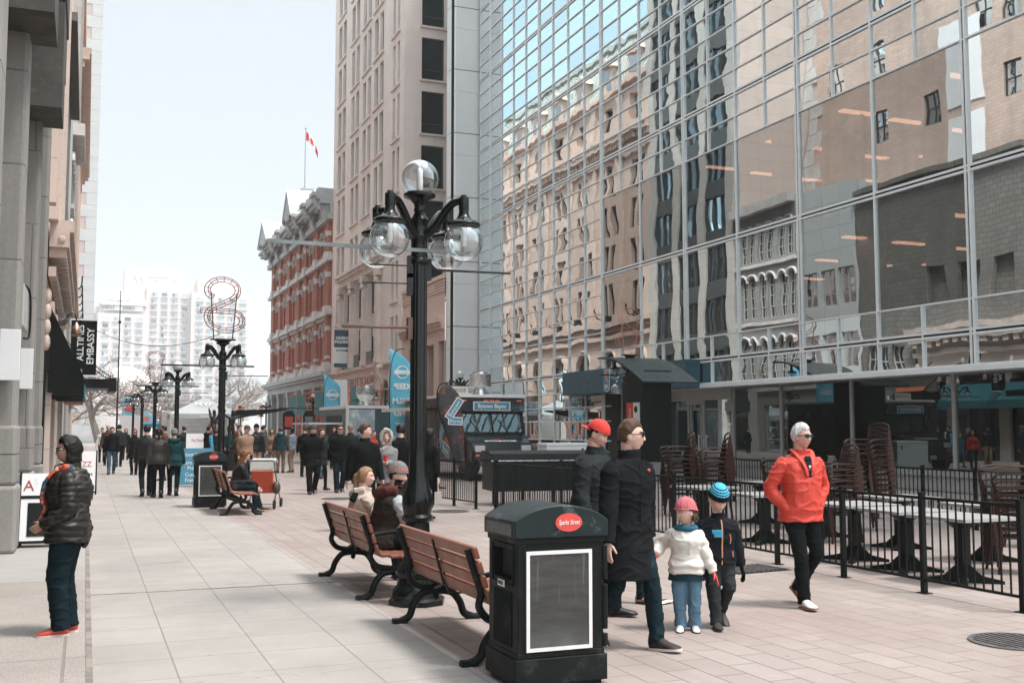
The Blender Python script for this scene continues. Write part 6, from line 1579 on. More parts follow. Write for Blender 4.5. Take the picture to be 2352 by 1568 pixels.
def lamp_meshes():
    b = MB(); prof = [(.285,0),(.285,.05),(.25,.075),(.245,.15),(.20,.20),(.185,.25),(.205,.27),(.215,.31),(.195,.36),(.15,.40),(.132,.47),(.122,.74),(.118,.79),(.15,.81),(.155,.84),(.135,.87),(.14,.90),(.155,.97),(.15,1.04),(.122,1.12),(.098,1.22),(.088,1.32),(.083,1.5)]
    b.lathe(prof[:5], 8); b.lathe(prof[4:], 24)
    n = 32; rings = []
    for z, r in ((1.45,.085),(2.4,.083),(3.36,.081)):
        rings.append([Vector(((r - .006*(j % 2))*math.cos(2*PI*j/n), (r - .006*(j % 2))*math.sin(2*PI*j/n), z)) for j in range(n)])
    b.loft(rings, False, False)
    b.lathe([(.084,3.34),(.10,3.36),(.10,3.39),(.085,3.41),(.088,3.44),(.082,3.47),(.086,3.60),(.10,3.63),(.09,3.655),(.088,3.78),(.10,3.80),(.07,3.84),(.052,3.88),(.06,3.90),(.052,3.93),(.06,3.965),(.10,4.01),(.16,4.035),(.163,4.06),(.15,4.075)], 24)
    pole = b
    arms = []; globes = []
    for k in range(4):
        a = R(40 + 90*k); d = Vector((math.cos(a), math.sin(a), 0))
        b = MB()
        pts = bez([d*.06 + Vector((0,0,3.64)), d*.17 + Vector((0,0,3.70)), d*.30 + Vector((0,0,3.85)), d*.40 + Vector((0,0,3.935)), d*.50 + Vector((0,0,3.945))], 5)
        b.tube(pts, [.05 - .014*i/20 for i in range(len(pts))], 10)
        c = d*.52; b.lathe([(.03,4.0),(.032,3.985),(.05,3.975),(.05,3.855),(.046,3.84),(.055,3.80),(.085,3.755),(.155,3.725),(.165,3.71),(.16,3.69),(.13,3.68)][::-1], 20, (c.x, c.y, 0))
        arms.append(b)
        g = MB(); g.sphere((c.x, c.y, 3.54), .192, 28, 18); globes.append((g, c))
    return pole, arms, globes
def s_sign(mb, mirror=1, w=.42, h=1.28):
    c = [(.62,.26),(.72,.10),(.50,-.03),(.12,-.03),(-.12,.16),(-.12,.37),(.12,.50),(.55,.56),(.82,.70),(.85,.95),(.62,1.15),(.28,1.18),(.02,1.06),(-.05,.86),(.06,.74)]
    c = [(.80,.47),(.30,.47),(.06,.44),(-.08,.28),(-.03,.10),(.18,0),(.42,.02),(.60,.14),(.66,.34),(.56,.52),(.30,.66),(.10,.80),(.02,.98),(.10,1.16),(.32,1.25),(.54,1.19),(.66,1.03),(.64,.88),(.54,.80)]
    P0 = bez([((x - .32)*mirror, 0, z + .22) for x, z in c], 6)
    for off in (-.06, 0, .06):
        pts = []
        for i, p in enumerate(P0):
            t_ = (P0[min(i+1, len(P0)-1)] - P0[max(i-1, 0)]).normalized(); pts.append(p + Vector((t_.z, 0, -t_.x))*off + Vector((0, .05*(1 if off else -1), 0)))
        mb.tube(pts, .011, 5)
    for i in range(0, len(P0), 4):
        t_ = (P0[min(i+1, len(P0)-1)] - P0[max(i-1, 0)]).normalized(); nrm = Vector((t_.z, 0, -t_.x))
        mb.tube([P0[i] - nrm*.06, P0[i] + nrm*.06], .007, 4)
    for s in (-.26, .26):
        mb.tube([(s*.75, 0, 0), (s*1.05, .0, 1.15)], .013, 4)
    return mb
pole_m, arm_m, globe_m = lamp_meshes()
me_pole = pole_m.mesh('pole', M_gloss); me_arm = [a.mesh('arm', M_gloss) for a in arm_m]
me_globe = [g[0].mesh('globe', M_globe) for g in globe_m]
me_bulb = []
for g, c in globe_m:
    b = MB(); b.lathe([(.02,3.70),(.022,3.60),(.03,3.58),(.034,3.53),(.02,3.49)], 10, (c.x, c.y, 0)); me_bulb.append(b.mesh('bulb', M_bulb))
b = MB(); b.sphere((0,0,4.225), .19, 28, 18); me_top = b.mesh('globe', M_globe)
b = MB(); b.sphere((0,0,4.225), .19, 20, 14); me_top_milk = b.mesh('globe', M_milk)
b = MB(); b.lathe([(.03,4.08),(.035,4.2),(.03,4.26),(.034,4.30),(.02,4.33)], 12); me_tb = b.mesh('bulb', M_bulb)
b = MB(); b.lathe([(.06,4.05),(.17,4.09),(.2,4.11),(.2,4.13)], 8); b.box((-.3,-.06,4.13),(.3,.06,4.17)); me_plate = b.mesh('top_plate', M_gloss)
M_tube_backlit = mat('red_tube_backlit', (.16,.045,.033), .5, var=.2)  # left row letters stand against the sky: backlight shade put into the tube colour
s1 = s_sign(MB(), 1).mesh('letter_frame', mat('red_tube_lit', (.50,.23,.18), .5, var=.3, vs=9)); s2 = s_sign(MB(), -1).mesh('letter_frame', M_tube_backlit)  # right row letters: paler copy of the same tube, coloured as lit
def link(me, name, par, loc=(0,0,0)):
    o = bpy.data.objects.new(name, me); COL.objects.link(o); o.parent = par; o.location = loc; return o
def lamp(x, y, label, top='globe', rz=0, bars=(), H=1.0):
    t = thing('street_lamp', label, 'street lamp', (x, y, 0), rz, 'five globe street lamps along the mall'); t.scale = (1, 1, H)
    link(me_pole, 'pole', t)
    for a in me_arm: link(a, 'arm', t)
    for g, bu in zip(me_globe, me_bulb): link(bu, 'bulb', link(g, 'globe', t))
    if top == 'globe': link(me_tb, 'bulb', link(me_top, 'globe', t))
    elif top == 'milk': link(me_top_milk, 'globe', t)
    else: link(me_plate, 'top_plate', t)
    for (x0, x1, z, w, m_) in bars:
        b = MB()
        if w > .025: b.box((x0, -.095, z - w/2), (x1, -.075, z + w/2))
        else: b.tube([(x0, -.02, z), (x1, -.02, z + .01)], w, 8); b.cbox((math.copysign(.09, x0 + x1), 0, z), (.06, .07, .22))
        b.build('banner_arm', m_, t)
    return t
lamp(3.07, 10.22, 'tall black five globe lamp standing between the two near benches', 'globe', 0,
     [(-1.53, .57, 3.48, .036, M_steel), (.08, .98, 3.30, .012, M_gloss), (-.78, -.08, 2.70, .016, M_rusty), (-.52, -.06, 3.32, .007, M_gloss), (-.54, -.06, 3.14, .007, M_gloss)])
lb = ['black street lamp with open wire letter on top behind the far litter bin', 'slim black street lamp, second beyond the wire letter lamp', 'black street lamp in front of the blue tent', 'black street lamp behind the blue tent', 'last visible black street lamp of the left row']
for i, (x, y, tp) in enumerate(((3.07, 26.8, 's'), (3.07, 40.6, 'milk'), (3.07, 54.0, 's'), (3.07, 66.5, 'milk'), (3.07, 79, 's'))):
    lamp(x, y, lb[i], tp, R(6*i), [(-1.45, .75, 3.45, .045, M_gloss), (.08, 1.1, 3.2, .012, M_gloss)], H=.93)
lb = ['black street lamp behind the dark kiosk', 'black street lamp with a clear globe behind the black food truck', 'black street lamp behind the silver extractor hood', 'black street lamp with a milky globe in front of the scaffold', 'far black street lamp beside the hanging pub signs']
for i, (x, y, tp) in enumerate(((17.0, 31.9, 's'), (16.6, 48.3, 'globe'), (17, 67.6, 's'), (17, 86, 'milk'), (17, 110, 'milk'))):
    lamp(x, y, lb[i], tp, R(10), [(-1.2, -.08, 3.45, .02, M_gloss)] if i != 1 else [])
for (x, y, me, rz, lb, sc) in ((3.07, 26.8, s2, R(5), 'large open wire letter S seen from behind on the lamp at the far litter bin', 1.0), (3.07, 54.0, s2, R(5), 'faint open wire letter S on a lamp before the far hotel', 1.0),
                      (17.0, 31.9, s1, R(8), 'open wire letter S standing above the dark kiosk', 1.05), (17, 67.6, s1, R(8), 'open wire letter S before the carved stone lettering', 1.15)):
    t = tag(link(me, 'wire_letter', None, (x, y, 4.17*(.93 if x < 5 else 1))), lb, 'sign', 'wire S signs on the lamps'); t.rotation_euler = (0, 0, rz); t.scale = (sc*1.15, sc, sc)

# ---- litter bins
M_bin = mat('bin_plastic', (.0075,.0095,.009), .5, spec=.12, var=.25, bs=80, bstr=.12, wear=((.04,.04,.038), .2, 3))
M_lid = mat('bin_lid_plastic', (.0095,.017,.0185), .42, spec=.2, var=.2, bs=90, bstr=.10, wear=((.08,.095,.095), .1, 6))
M_bindark = mat('bin_inside', (.004,.005,.005), .8)
M_frame = mat('white_frame', (.68,.67,.65), .45, .2, var=.05)
M_oval = mat('red_oval_plate', (.58,.055,.04), .4, var=.05)
m, nt, out = nodes_of('worn_dark_board')
bb = N(nt, 'ShaderNodeBsdfPrincipled'); L(nt, bb.outputs[0], out.inputs[0]); co = coords(nt)
mp = N(nt, 'ShaderNodeMapping'); mp.inputs['Scale'].default_value = (2.2, 2.2, 14); L(nt, co, mp.inputs[0])
n1 = noise_t(nt, mp.outputs[0], 1.6, 5, .6); mp2 = N(nt, 'ShaderNodeMapping'); mp2.inputs['Scale'].default_value = (60, 60, 3); L(nt, co, mp2.inputs[0])
n2 = noise_t(nt, mp2.outputs[0], 1.0, 3)
c0 = ramp(nt, n1, .35, .65, (.026,.0245,.0235), (.046,.044,.042)); c0 = mix_rgb(nt, ramp(nt, n2, .6, .8), c0, (.10,.097,.092))
sp_ = N(nt, 'ShaderNodeSeparateXYZ'); L(nt, co, sp_.inputs[0])
dust = math_n(nt, 'MULTIPLY', ramp(nt, sp_.outputs[2], .24, .42, (1,)*3, (0,)*3), ramp(nt, noise_t(nt, co, 5, 5), .3, .7))
c0 = mix_rgb(nt, math_n(nt, 'MULTIPLY', dust, .55), c0, (.20,.20,.19)); L(nt, c0, bb.inputs['Base Color']); bb.inputs['Roughness'].default_value = .75; M_board = m
def litter_bin(loc, label, rz=0):
    t = thing('litter_bin', label, 'litter bin', loc, rz, 'litter bins of the mall')
    W2, D2 = .325, .275
    b = MB(); b.box((-W2+.02, -D2+.02, .0), (W2-.02, D2-.02, .03))
    b.box((-W2-.01, -D2-.01, .03), (W2+.01, D2+.01, .20)); b.box((-W2+.005, -D2+.005, .20), (W2-.005, D2-.005, .235))
    # body as a shell with a real slot in the left side
    P = PX(-W2 + .012, -1)
    facade(b, P, -D2+.01, D2-.01, .235, .98, [(-.165, .165, .70, .90)], .06)
    b.box((-W2+.08, -D2+.01, .235), (W2-.01, D2-.01, .98)); 
    for yy in (-D2+.01, D2-.03): b.box((-W2+.014, yy, .235), (-W2+.082, yy+.02, .98))
    b.box((-W2-.0, -D2, .945), (W2, D2, .985))
    for k in range(11): b.box((-W2, -.16 + k*.03, .26), (-W2+.014, -.146 + k*.03, .62))
    for q in ((-.2,.66,.2,.675),(-.2,.925,.2,.94)): b.box((-W2+.002, q[0], q[1]), (-W2+.013, q[2], q[3]))
    for yy in (-.2,.185): b.box((-W2+.002, yy, .675), (-W2+.013, yy+.015, .925))
    for z0, z1 in ((.25,.33),(.36,.66),(.69,.92)): b.tube([(W2+.002,-D2+.015,z0),(W2+.002,-D2+.015,z1)], .022, 10)
    b.build('body', M_bin, t, bevel=.010)
    b = MB(); b.box((-W2+.07, -.16, .705), (-W2+.078, .16, .895)); b.build('slot', M_bindark, t)
    b = MB(); n = 16; hw = W2 + .018
    arc = [(hw*math.sin(-1 + 2*k/n)/math.sin(1), 1.20 - .105*(1 - math.cos(-1 + 2*k/n))/(1 - math.cos(1))) for k in range(n+1)]
    poly = [(-hw, .985), (-hw, 1.06)] + [(x, z - .0) for x, z in arc] + [(hw, 1.06), (hw, .985)]
    b.prism(poly, -D2-.02, D2+.02, 'y', sm=True); b.build('lid', M_lid, t, bevel=.008)
    b = MB(); b.box((-hw-.004, -.24, 1.0), (-hw, .24, 1.075)); b.build('kick_strip', mat('dark_strip', (.06,.062,.06), .3, .4), t)
    b = MB(); x0, x1, z0, z1 = -.255, .225, .245, .90; w = .024; y = -D2-.006
    b.box((x0, y, z0), (x0+w, y+.012, z1)); b.box((x1-w, y, z0), (x1, y+.012, z1)); b.box((x0+w, y, z0), (x1-w, y+.012, z0+w)); b.box((x0+w, y, z1-w), (x1-w, y+.012, z1))
    f = b.build('poster_frame', M_frame, t)
    b = MB(); b.box((x0+w, y+.006, z0+w), (x1-w, y+.02, z1-w)); b.build('board', M_board, t)
    b = MB(); b.lathe([(.001,0),(.098,0),(.098,.006),(.001,.006)], 32, M=Matrix.Translation((.045, -D2-.02, 1.085)) @ Matrix.Rotation(PI/2, 4, 'X') @ Matrix.Diagonal((1,.62,1,1)), cap=False); pl = b.build('oval_plate', M_oval, t)
    text('lettering', 'Sparks Street', .046, face_M((.045, -D2-.028, 1.085), (1,0,0)), M_let, pl, .001, sx=.62, shear=.3)
    b = MB(); b.box((-W2-.004, -.06, .645), (-W2, .06, .69)); lbp = b.build('label_plate', M_frame, t)
    text('lettering', 'WASTE', .036, face_M((-W2-.006, 0, .667), (0,-1,0)), M_dark, lbp, .001, sx=.8)
    return t
litter_bin((2.99, 6.88, 0), 'black litter bin with arched lid and red oval plate in the foreground')
litter_bin((2.55, 24.2, 0), 'distant black litter bin at the end of the far bench')

# ---- benches
M_slat = mat('red_brown_slat', (.25,.088,.054), .5, var=.16, vs=3, bs=30, bstr=.08)
def bench_meshes(length=1.83):
    sl = []
    def board(c, tilt, w, th):
        b = MB(); M_ = Matrix.Translation((c[0], 0, c[1])) @ Matrix.Rotation(tilt, 4, 'Y')
        b.box((-w/2, -.08, -th/2), (w/2, length + .08, th/2), M_); return b
    back = [board((-.045 - .034*k, .50 + .105*k), R(72), .092, .036) for k in range(4)]
    seat = [board((.04 + .1*k, .425 - .004*k + (.012 if k == 0 else 0)), R(-3 if k < 4 else 10), .092, .034) for k in range(5)]
    def frame():
        b = MB()
        fl = Vector((0, 1, 0))
        def strap(pts, w, th): b.tube(bez(pts, 6), [(th, w)]*(6*(len(pts)-1)+1), 8, flat=fl) if False else b.tube(bez(pts, 6), w, 8, flat=fl)
        strap([(-.19,0,.84),(-.13,0,.66),(-.085,0,.52),(-.10,0,.42),(-.03,0,.33),(.10,0,.30)], .030, .02)
        strap([(.10,0,.30),(.22,0,.30),(.26,0,.36),(.24,0,.40),(.42,0,.40),(.49,0,.38)], .026, .02)
        strap([(.16,0,.27),(.03,0,.25),(-.05,0,.16),(-.09,0,.06),(-.17,0,.02)], .034, .02)
        strap([(.16,0,.27),(.30,0,.25),(.38,0,.16),(.42,0,.06),(.50,0,.02)], .034, .02)
        b.sphere((.16,0,.29), (.07,.035,.05), 12, 8); b.sphere((.16,0,.35), (.03,.03,.035), 10, 8); b.sphere((.16,0,.225), (.03,.03,.04), 10, 8); b.sphere((.16,0,.385), .015, 8, 6)
        b.tube([(-.24,0,.012),(-.11,0,.018)], [.04,.03], 8); b.tube([(.57,0,.012),(.44,0,.018)], [.04,.03], 8)
        return b
    def arm():
        b = MB(); b.tube(bez([(-.13,0,.63),(.1,0,.66),(.36,0,.655),(.46,0,.60),(.47,0,.50),(.46,0,.40)], 6), .021, 8); return b
    mid = MB(); mid.bar((-.125,length/2,.86-.03),(-.05,length/2,.45),.028,.012); mid.bar((-.05,length/2,.45),(-.02,length/2,.385),.028,.012); mid.bar((-.02,length/2,.385),(.46,length/2,.375),.028,.012)
    mid.bar((-.172,length/2,.82),(-.072,length/2,.46),.03,.014); mid.bar((-.072,length/2,.46),(-.072,length/2+.22,.40),.016,.014)
    return [x.mesh('back_slat', M_slat) for x in back], [x.mesh('seat_slat', M_slat) for x in seat], frame().mesh('leg_frame', M_cast), arm().mesh('armrest', M_cast), mid.mesh('centre_strap', M_cast)
BM = bench_meshes()
def bench(loc, label, rz=0):
    t = thing('park_bench', label, 'bench', loc, rz, 'slatted benches along the mall')
    for m_ in BM[0]: link(m_, 'back_slat', t)
    for m_ in BM[1]: link(m_, 'seat_slat', t)
    for yy in (0, 1.83): link(BM[2], 'leg_frame', t, (0, yy, 0)); link(BM[3], 'armrest', t, (0, yy, 0))
    link(BM[4], 'centre_strap', t); 
    for o in kids(t):
        if o.name.startswith(('back_slat', 'seat_slat')):
            bv = o.modifiers.new('edge', 'BEVEL'); bv.width = .012; bv.segments = 3
    return t
bench((2.80, 7.42, 0), 'empty red brown slatted bench behind the foreground litter bin')
bench((2.80, 10.62, 0), 'slatted bench with two people sitting on it beyond the lamp post')
bench((2.72, 21.6, 0), 'distant slatted bench beside the far litter bin')

# ---- fences round the patio
M_rail = mat('black_rail_paint', (.006,.008,.008), .42, spec=.12, var=.2)
def fence(pts, label, posts_at=1.27, H=1.03, group=None):
    a, c = Vector(pts[0]), Vector(pts[1]); ln = (c - a).length; ang = math.atan2(c.y - a.y, c.x - a.x)
    t = thing('patio_fence', label, 'fence', a, ang, group)
    n = max(1, round(ln / posts_at)); seg = ln / n
    for k in range(n + 1):
        b = MB(); x = k*seg; b.box((x-.026,-.026,.008),(x+.026,.026,H)); b.box((x-.07,-.05,0),(x+.07,.05,.008)); b.box((x-.03,-.03,H),(x+.03,.03,H+.015)); b.build('post', M_rail, t)
    for k in range(n):
        b = MB(); x0, x1 = k*seg + .026, (k+1)*seg - .026
        b.box((x0,-.018,H-.06),(x1,.018,H-.03)); b.box((x0,-.015,.13),(x1,.015,.155))
        m_ = max(2, round((x1-x0)/.108))
        for q in range(1, m_): xx = x0 + (x1-x0)*q/m_; b.box((xx-.007,-.007,.155),(xx+.007,.007,H-.06))
        b.build('railing', M_rail, t)
    return t
fence(((8.17, 7.62, 0), (8.17, 15.25, 0)), 'black railing nearest the walkway in front of the patio tables')
fence(((8.12, 15.4, 0), (7.85, 20.6, 0)), 'black railing continuing beyond the patio towards the food truck')
fence(((7.73, 21.45, 0), (7.48, 23.6, 0)), 'short black railing panel beside the lamp post near the truck', 1.1)
fence(((7.9, 20.65, 0), (10.6, 20.2, 0)), 'black railing turning back behind the black smoker box')
fence(((13.9, 9.0, 0), (14.1, 22.6, 0)), 'rear black railing along the shop windows behind the patio')

# ---- patio tables and stacked chairs
M_ttop = mat('table_stone', (.31,.30,.29), .45, var=.12, vs=8)
M_tbase = mat('table_base', (.008,.009,.009), .45, spec=.12)
b = MB(); b.box((-.42,-.42,.70),(.42,.42,.735)); me_tt = b.mesh('tabletop', M_ttop)
b = MB(); b.box((-.06,-.06,.05),(.06,.06,.66)); b.lathe([(.10,.6),(.2,.68),(.26,.70)], 12)
for k in range(4):
    a = PI/2*k; d = Vector((math.cos(a), math.sin(a), 0)); b.prism([(.05,.0),(.42,.0),(.42,.03),(.2,.075),(.07,.2),(.05,.2)], -.035, .035, 'y', Matrix.Rotation(a + PI/4, 4, 'Z'))
me_tb_ = b.mesh('pedestal', M_tbase)
tabs = [(9.15, 9.35, 'nearest pale topped patio table by the railing end'), (9.25, 10.35, 'pale topped patio table second from the railing end'), (9.35, 11.4, 'pale topped patio table behind the man in the red jacket'), (10.9, 10.7, 'pale topped patio table in the rear row near the single chair'),
        (10.9, 12.3, 'pale topped patio table in the middle of the rear row'), (9.5, 13.6, 'pale topped patio table beside the boy in the striped hat'), (10.9, 14.0, 'pale topped patio table before the tallest chair stack'), (9.7, 15.6, 'pale topped patio table behind the girl in the pink hat'), (11.4, 16.4, 'pale topped patio table farthest along the patio')]
for x, y, lb in tabs:
    t = thing('patio_table', lb, 'table', (x, y, 0), R(rnd.uniform(-6, 6)), 'patio tables'); link(me_tt, 'tabletop', t); link(me_tb_, 'pedestal', t)
M_chair = mat('brown_plastic', (.045,.019,.013), .4, spec=.2, var=.12, vs=3)
def chair_meshes():
    s = MB(); s.prism([(-.22,-.22),(.22,-.22),(.24,.22),(-.24,.22)], .41, .435, 'z')
    bk = MB(); n = 9
    def bp(u, v): return Vector((u*(.23 - .03*v), -.22 - .10*v - .03*(1-u*u), .43 + .46*v + (0.05*(1-u*u) if v > .9 else 0)))
    out_ = [bp(-1, v/8) for v in range(9)] + [bp(-1 + 2*k/8, 1.0) for k in range(1, 8)] + [bp(1, v/8) for v in range(8, -1, -1)]
    bk.tube(out_, .018, 6)
    for v in (.12,.3,.48,.66,.84): bk.tube([bp(-1 + 2*k/6, v) for k in range(7)], [(.022,.008)]*7, 6)
    lg = []
    for sx in (-1, 1):
        for sy in (-1, 1):
            l = MB(); l.tube([(sx*.21, sy*.20, .42), (sx*.25, sy*.26, 0)], [(.028,.02),(.022,.018)], 6); lg.append(l)
    ar = []
    for sx in (-1, 1):
        a = MB(); a.tube(bez([(sx*.21,-.27,.66),(sx*.27,-.05,.665),(sx*.27,.2,.65),(sx*.25,.25,.55),(sx*.22,.2,.42)], 4), [(.03,.012)]*17, 6); ar.append(a)
    return s.mesh('seat', M_chair), bk.mesh('backrest', M_chair), [l.mesh('leg', M_chair) for l in lg], [a.mesh('armrest', M_chair) for a in ar]
CM = chair_meshes()
def chair(x, y, z, rz, label, group):
    t = thing('patio_chair', label, 'chair', (x, y, z), rz, group)
    link(CM[0], 'seat', t); link(CM[1], 'backrest', t)
    for l in CM[2]: link(l, 'leg', t)
    for a in CM[3]: link(a, 'armrest', t)
stacks = [(10.75, 16.9, 9, R(70), 'brown plastic chair stacked near the shop door behind the girl'), (11.2, 15.4, 7, R(80), 'brown plastic chair in the stack behind the striped hat boy'), (10.6, 13.3, 7, R(85), 'brown plastic chair in the stack just left of the red jacket man'),
          (12.4, 14.6, 11, R(100), 'brown plastic chair in the tallest stack right of the red jacket man'), (10.35, 9.75, 8, R(60), 'brown plastic chair in the stack at the right edge of the picture'), (10.9, 18.4, 9, R(75), 'brown plastic chair in the stack nearest the dark kiosk')]
for x, y, n, rz, lb in stacks:
    for k in range(n): chair(x - .012*k, y, .085*k, rz, lb, lb.replace('chair', 'chairs').replace(' in the', ' in the', 1))
chair(12.7, 11.7, .0, R(110), 'single brown plastic armchair facing the rear railing', None)

# ---- pavement fittings
M_mcover = mat('iron_cover', (.13,.12,.115), .6, .5, var=.3, vs=12)
for x, y, lb, r_ in ((7.0, 6.62, 'round iron manhole cover at the right edge of the paving', .36), (5.74, 25.7, 'round iron cover in the paving before the crowd', .42), (7.0, 21.0, 'round iron cover near the short railing panel', .40)):
    b = MB(); b.lathe([(r_, 0), (r_, .012), (r_ - .03, .014), (r_ - .03, .008), (.01, .009)], 28)
    for k in range(9):
        u = -r_*.7 + k*r_*1.4/8; w = math.sqrt(max(0, (r_*.85)**2 - u*u)); b.box((u-.014, -w, .008), (u+.014, w, .016))
    tag(b.build('manhole_cover', M_mcover, None, (x, y, 0)), lb, 'manhole cover')
b = MB(); b.box((-.42,-.3,0),(.42,.3,.006)); b.mi(1)
for k in range(11): b.box((-.4+k*.075,-.27,.006),(-.365+k*.075,.27,.018))
tag(b.build('drain_grate', [M_dark, M_mcover], None, (7.55, 11.15, 0), R(8)), 'iron drain grate beside the railing behind the red jacket man', 'drain')
b = MB(); b.add([(-.12,-.08,.012),(.10,-.09,.03),(.13,.06,.01),(-.10,.09,.022),(0,0,.035)], [(0,1,4),(1,2,4),(2,3,4),(3,0,4)]); b.mi(1); b.quad((-.05,-.03,.037),(.06,-.04,.037),(.06,0,.037),(-.05,.01,.037))
tag(b.build('paper_scrap', [M_white, M_dark], None, (5.3, 9.34, 0), .4), 'crumpled scrap of paper lying on the paving beside the girl', 'litter')
# ---------------------------------------------------------------- food trucks, tents, signs and market clutter
M_tblack = mat('truck_black', (.009,.011,.012), .3, var=.3, coat=.15, spec=.2, wear=((.10,.16,.19), .22, 1.1))
M_tside = mat('truck_flame_print', (.015,.013,.012), .4, var=.3, coat=.1, spec=.2, wear=((.42,.11,.045), .42, .9))
M_chrome = mat('brushed_aluminium', (.62,.62,.61), .28, .85, var=.06, vs=6)
M_amber = mat('amber_lamp', (.75,.16,.07), .35)
M_hl = mat('headlight_glass', (.55,.53,.5), .2, .3, var=.1)
M_blue = mat('sign_blue', (.05,.22,.33), .5, var=.05)
M_navy = mat('sign_navy', (.022,.075,.10), .5, var=.08)
M_tyre = mat('tyre', (.012,.012,.012), .85)
M_ora = mat('orange_print', (.72,.23,.12), .6, var=.06)
M_redp = mat('red_print', (.62,.06,.04), .55, var=.06)
t = thing('food_truck', 'black food truck with flame prints and blue name sign on its brow, behind the railing', 'food truck', (12.55, 33, 0))
W2 = 1.18
b = MB(); prof = [(-.0,.55),(-.0,1.42),(.18,1.5),(.42,2.18),(.30,2.22),(.34,2.66),(.5,2.74),(6.6,2.74),(6.6,.55)]
b.prism(prof, -W2, W2, 'x'); b.build('body', [M_tblack], t, bevel=.04)
b = MB(); b.prism([(-.75,.5),(-.78,1.0),(-.62,1.22),(0,1.42),(.02,.5)], -W2+.12, W2-.12, 'x'); b.build('bonnet', M_tblack, t, bevel=.05)
b = MB(); b.box((-W2-.006, .75, .7), (-W2, 6.5, 2.6)); b.build('side_print', M_tside, t)
b = MB(); b.box((-W2-.16, .35, 2.70), (W2+.05, 6.7, 2.80)); b.build('roof', M_frame, t, bevel=.02)
ws = Matrix.Translation((0, .19, 1.56)) @ Matrix.Rotation(R(-20.5), 4, 'X')
for x0, x1 in ((-1.02, -.03), (.03, 1.02)):
    b = MB(); b.box((x0, -.02, 0), (x1, .01, .64), ws); b.build('windscreen', M_wdark, t)
for x in (-.5, .5): b = MB(); b.bar(ws @ Vector((x, -.03, .02)), ws @ Vector((x - .28, -.03, .45)), .02); b.build('wiper', M_dark, t)
for x in (-1.06, 0, 1.06): b = MB(); b.box((x-.03, -.025, -.02), (x+.03, .0, .68), ws); b.build('windscreen_post', M_dark, t)
b = MB(); b.box((-1.0, -.8, 1.06), (-.66, -.72, 1.30)); b.box((.66, -.8, 1.06), (1.0, -.72, 1.30)); b.v = [(x, y + .14, z - .1) for x, y, z in b.v]
for s in (-1, 1):
    b = MB(); b.box((s*.80-.17, -.79, .93), (s*.80+.17, -.70, 1.14)); b.build('headlight', M_hl, t, bevel=.015)
    b = MB(); b.box((s*.84-.1, -.79, .80), (s*.84+.1, -.72, .86)); b.build('indicator', M_amber, t)
    for y0 in (-.25, 4.7):
        b = MB(); b.lathe([(.20,-.12),(.38,-.12),(.40,-.08),(.40,.08),(.38,.12),(.20,.12)], 20, M=Matrix.Translation((s*.95, y0, .40)) @ Matrix.Rotation(PI/2, 4, 'Y')); w = b.build('wheel', M_tyre, t)
        b = MB(); b.lathe([(.02,-.10),(.19,-.10),(.2,.10),(.02,.10)], 16, M=Matrix.Translation((s*.95, y0, .40)) @ Matrix.Rotation(PI/2, 4, 'Y')); b.build('rim', M_chrome, w)
for x in (-.98, -.2, 0, .2, .98):
    b = MB(); b.box((x-.08, .28, 2.58), (x+.08, .345, 2.63)); b.build('marker_light', M_amber, t)
b = MB(); b.box((-W2, -.86, .48), (W2, -.72, .66)); b.build('bumper', M_tblack, t, bevel=.02)
b = MB(); b.box((-.62, -.80, .72), (.62, -.765, .92)); b.build('grille', M_dark, t)
b = MB(); b.box((-.17, -.885, .5), (.13, -.865, .64)); pl = b.build('number_plate', M_frame, t); text('lettering', 'LFNE 707', .085, face_M((-.02, -.888, .57), (1,0,0)), M_navy, pl, .001, sx=.62)
b = MB(); b.box((-.62, .265, 2.30), (.62, .305, 2.54)); b.mi(1); b.box((-.66, .275, 2.27), (.66, .30, 2.57)); sg = b.build('name_sign', [M_blue, M_frame], t)
text('lettering', 'Bytown Bayou', .2, face_M((0, .26, 2.42), (1,0,0)), M_let, sg, .002, sx=.86, bold=.004)
text('lettering', 'SMOKEHOUSE', .15, face_M((0, -.53, 1.28), (1,0,0), (0, .94, .33)), M_let, t, .002, sx=1.15, bold=.006)
text('lettering', 'Luther\'s', .14, face_M((-.05, -.36, 1.345), (1,0,0), (0, .94, .33)), M_redp, t, .002, shear=.3)
def tilted_sign(par, s, c, x_dir, up, w, h, size):
    Mx = face_M(c, x_dir, up); bb_ = MB(); bb_.box((-w/2-.03, -h/2-.03, -.012), (w/2+.03, h/2+.03, -.002), Mx); bb_.mi(1); bb_.box((-w/2, -h/2, -.006), (w/2, h/2, .006), Mx)
    o = bb_.build('name_plate', [M_frame, M_blue], par); text('lettering', s, size, Mx @ Matrix.Translation((0, 0, .008)), M_let, o, .001); return o
tilted_sign(t, 'Bytown', (-W2-.02, 2.0, 1.62), (0, -.5, .86), (0, .86, .5), 1.15, .34, .30)
tilted_sign(t, 'Bayou', (-W2-.02, 1.55, .98), (0, -.95, -.3), (0, -.3, .95), .75, .32, .26)
text('lettering', '613-791-1645', .17, face_M((-W2-.012, .62, 1.02), (0,-1,0)), M_let, t, .001, sx=.62)
b = MB(); b.box((-W2-1.15, 2.0, 2.34), (-W2, 5.6, 2.38), ); b.mi(1); b.box((-W2-1.18, 1.98, 2.28), (-W2-1.12, 5.62, 2.40)); b.build('serving_awning', [M_dark, M_frame], t)
b = MB(); b.lathe([(.25,2.8),(.25,2.95),(.22,3.0),(.22,3.03),(.36,3.1),(.38,3.16),(.38,3.52),(.39,3.54),(.28,3.56),(.27,3.62)], 24, (.05,1.6,0)); b.build('extractor_hood', M_chrome, t)
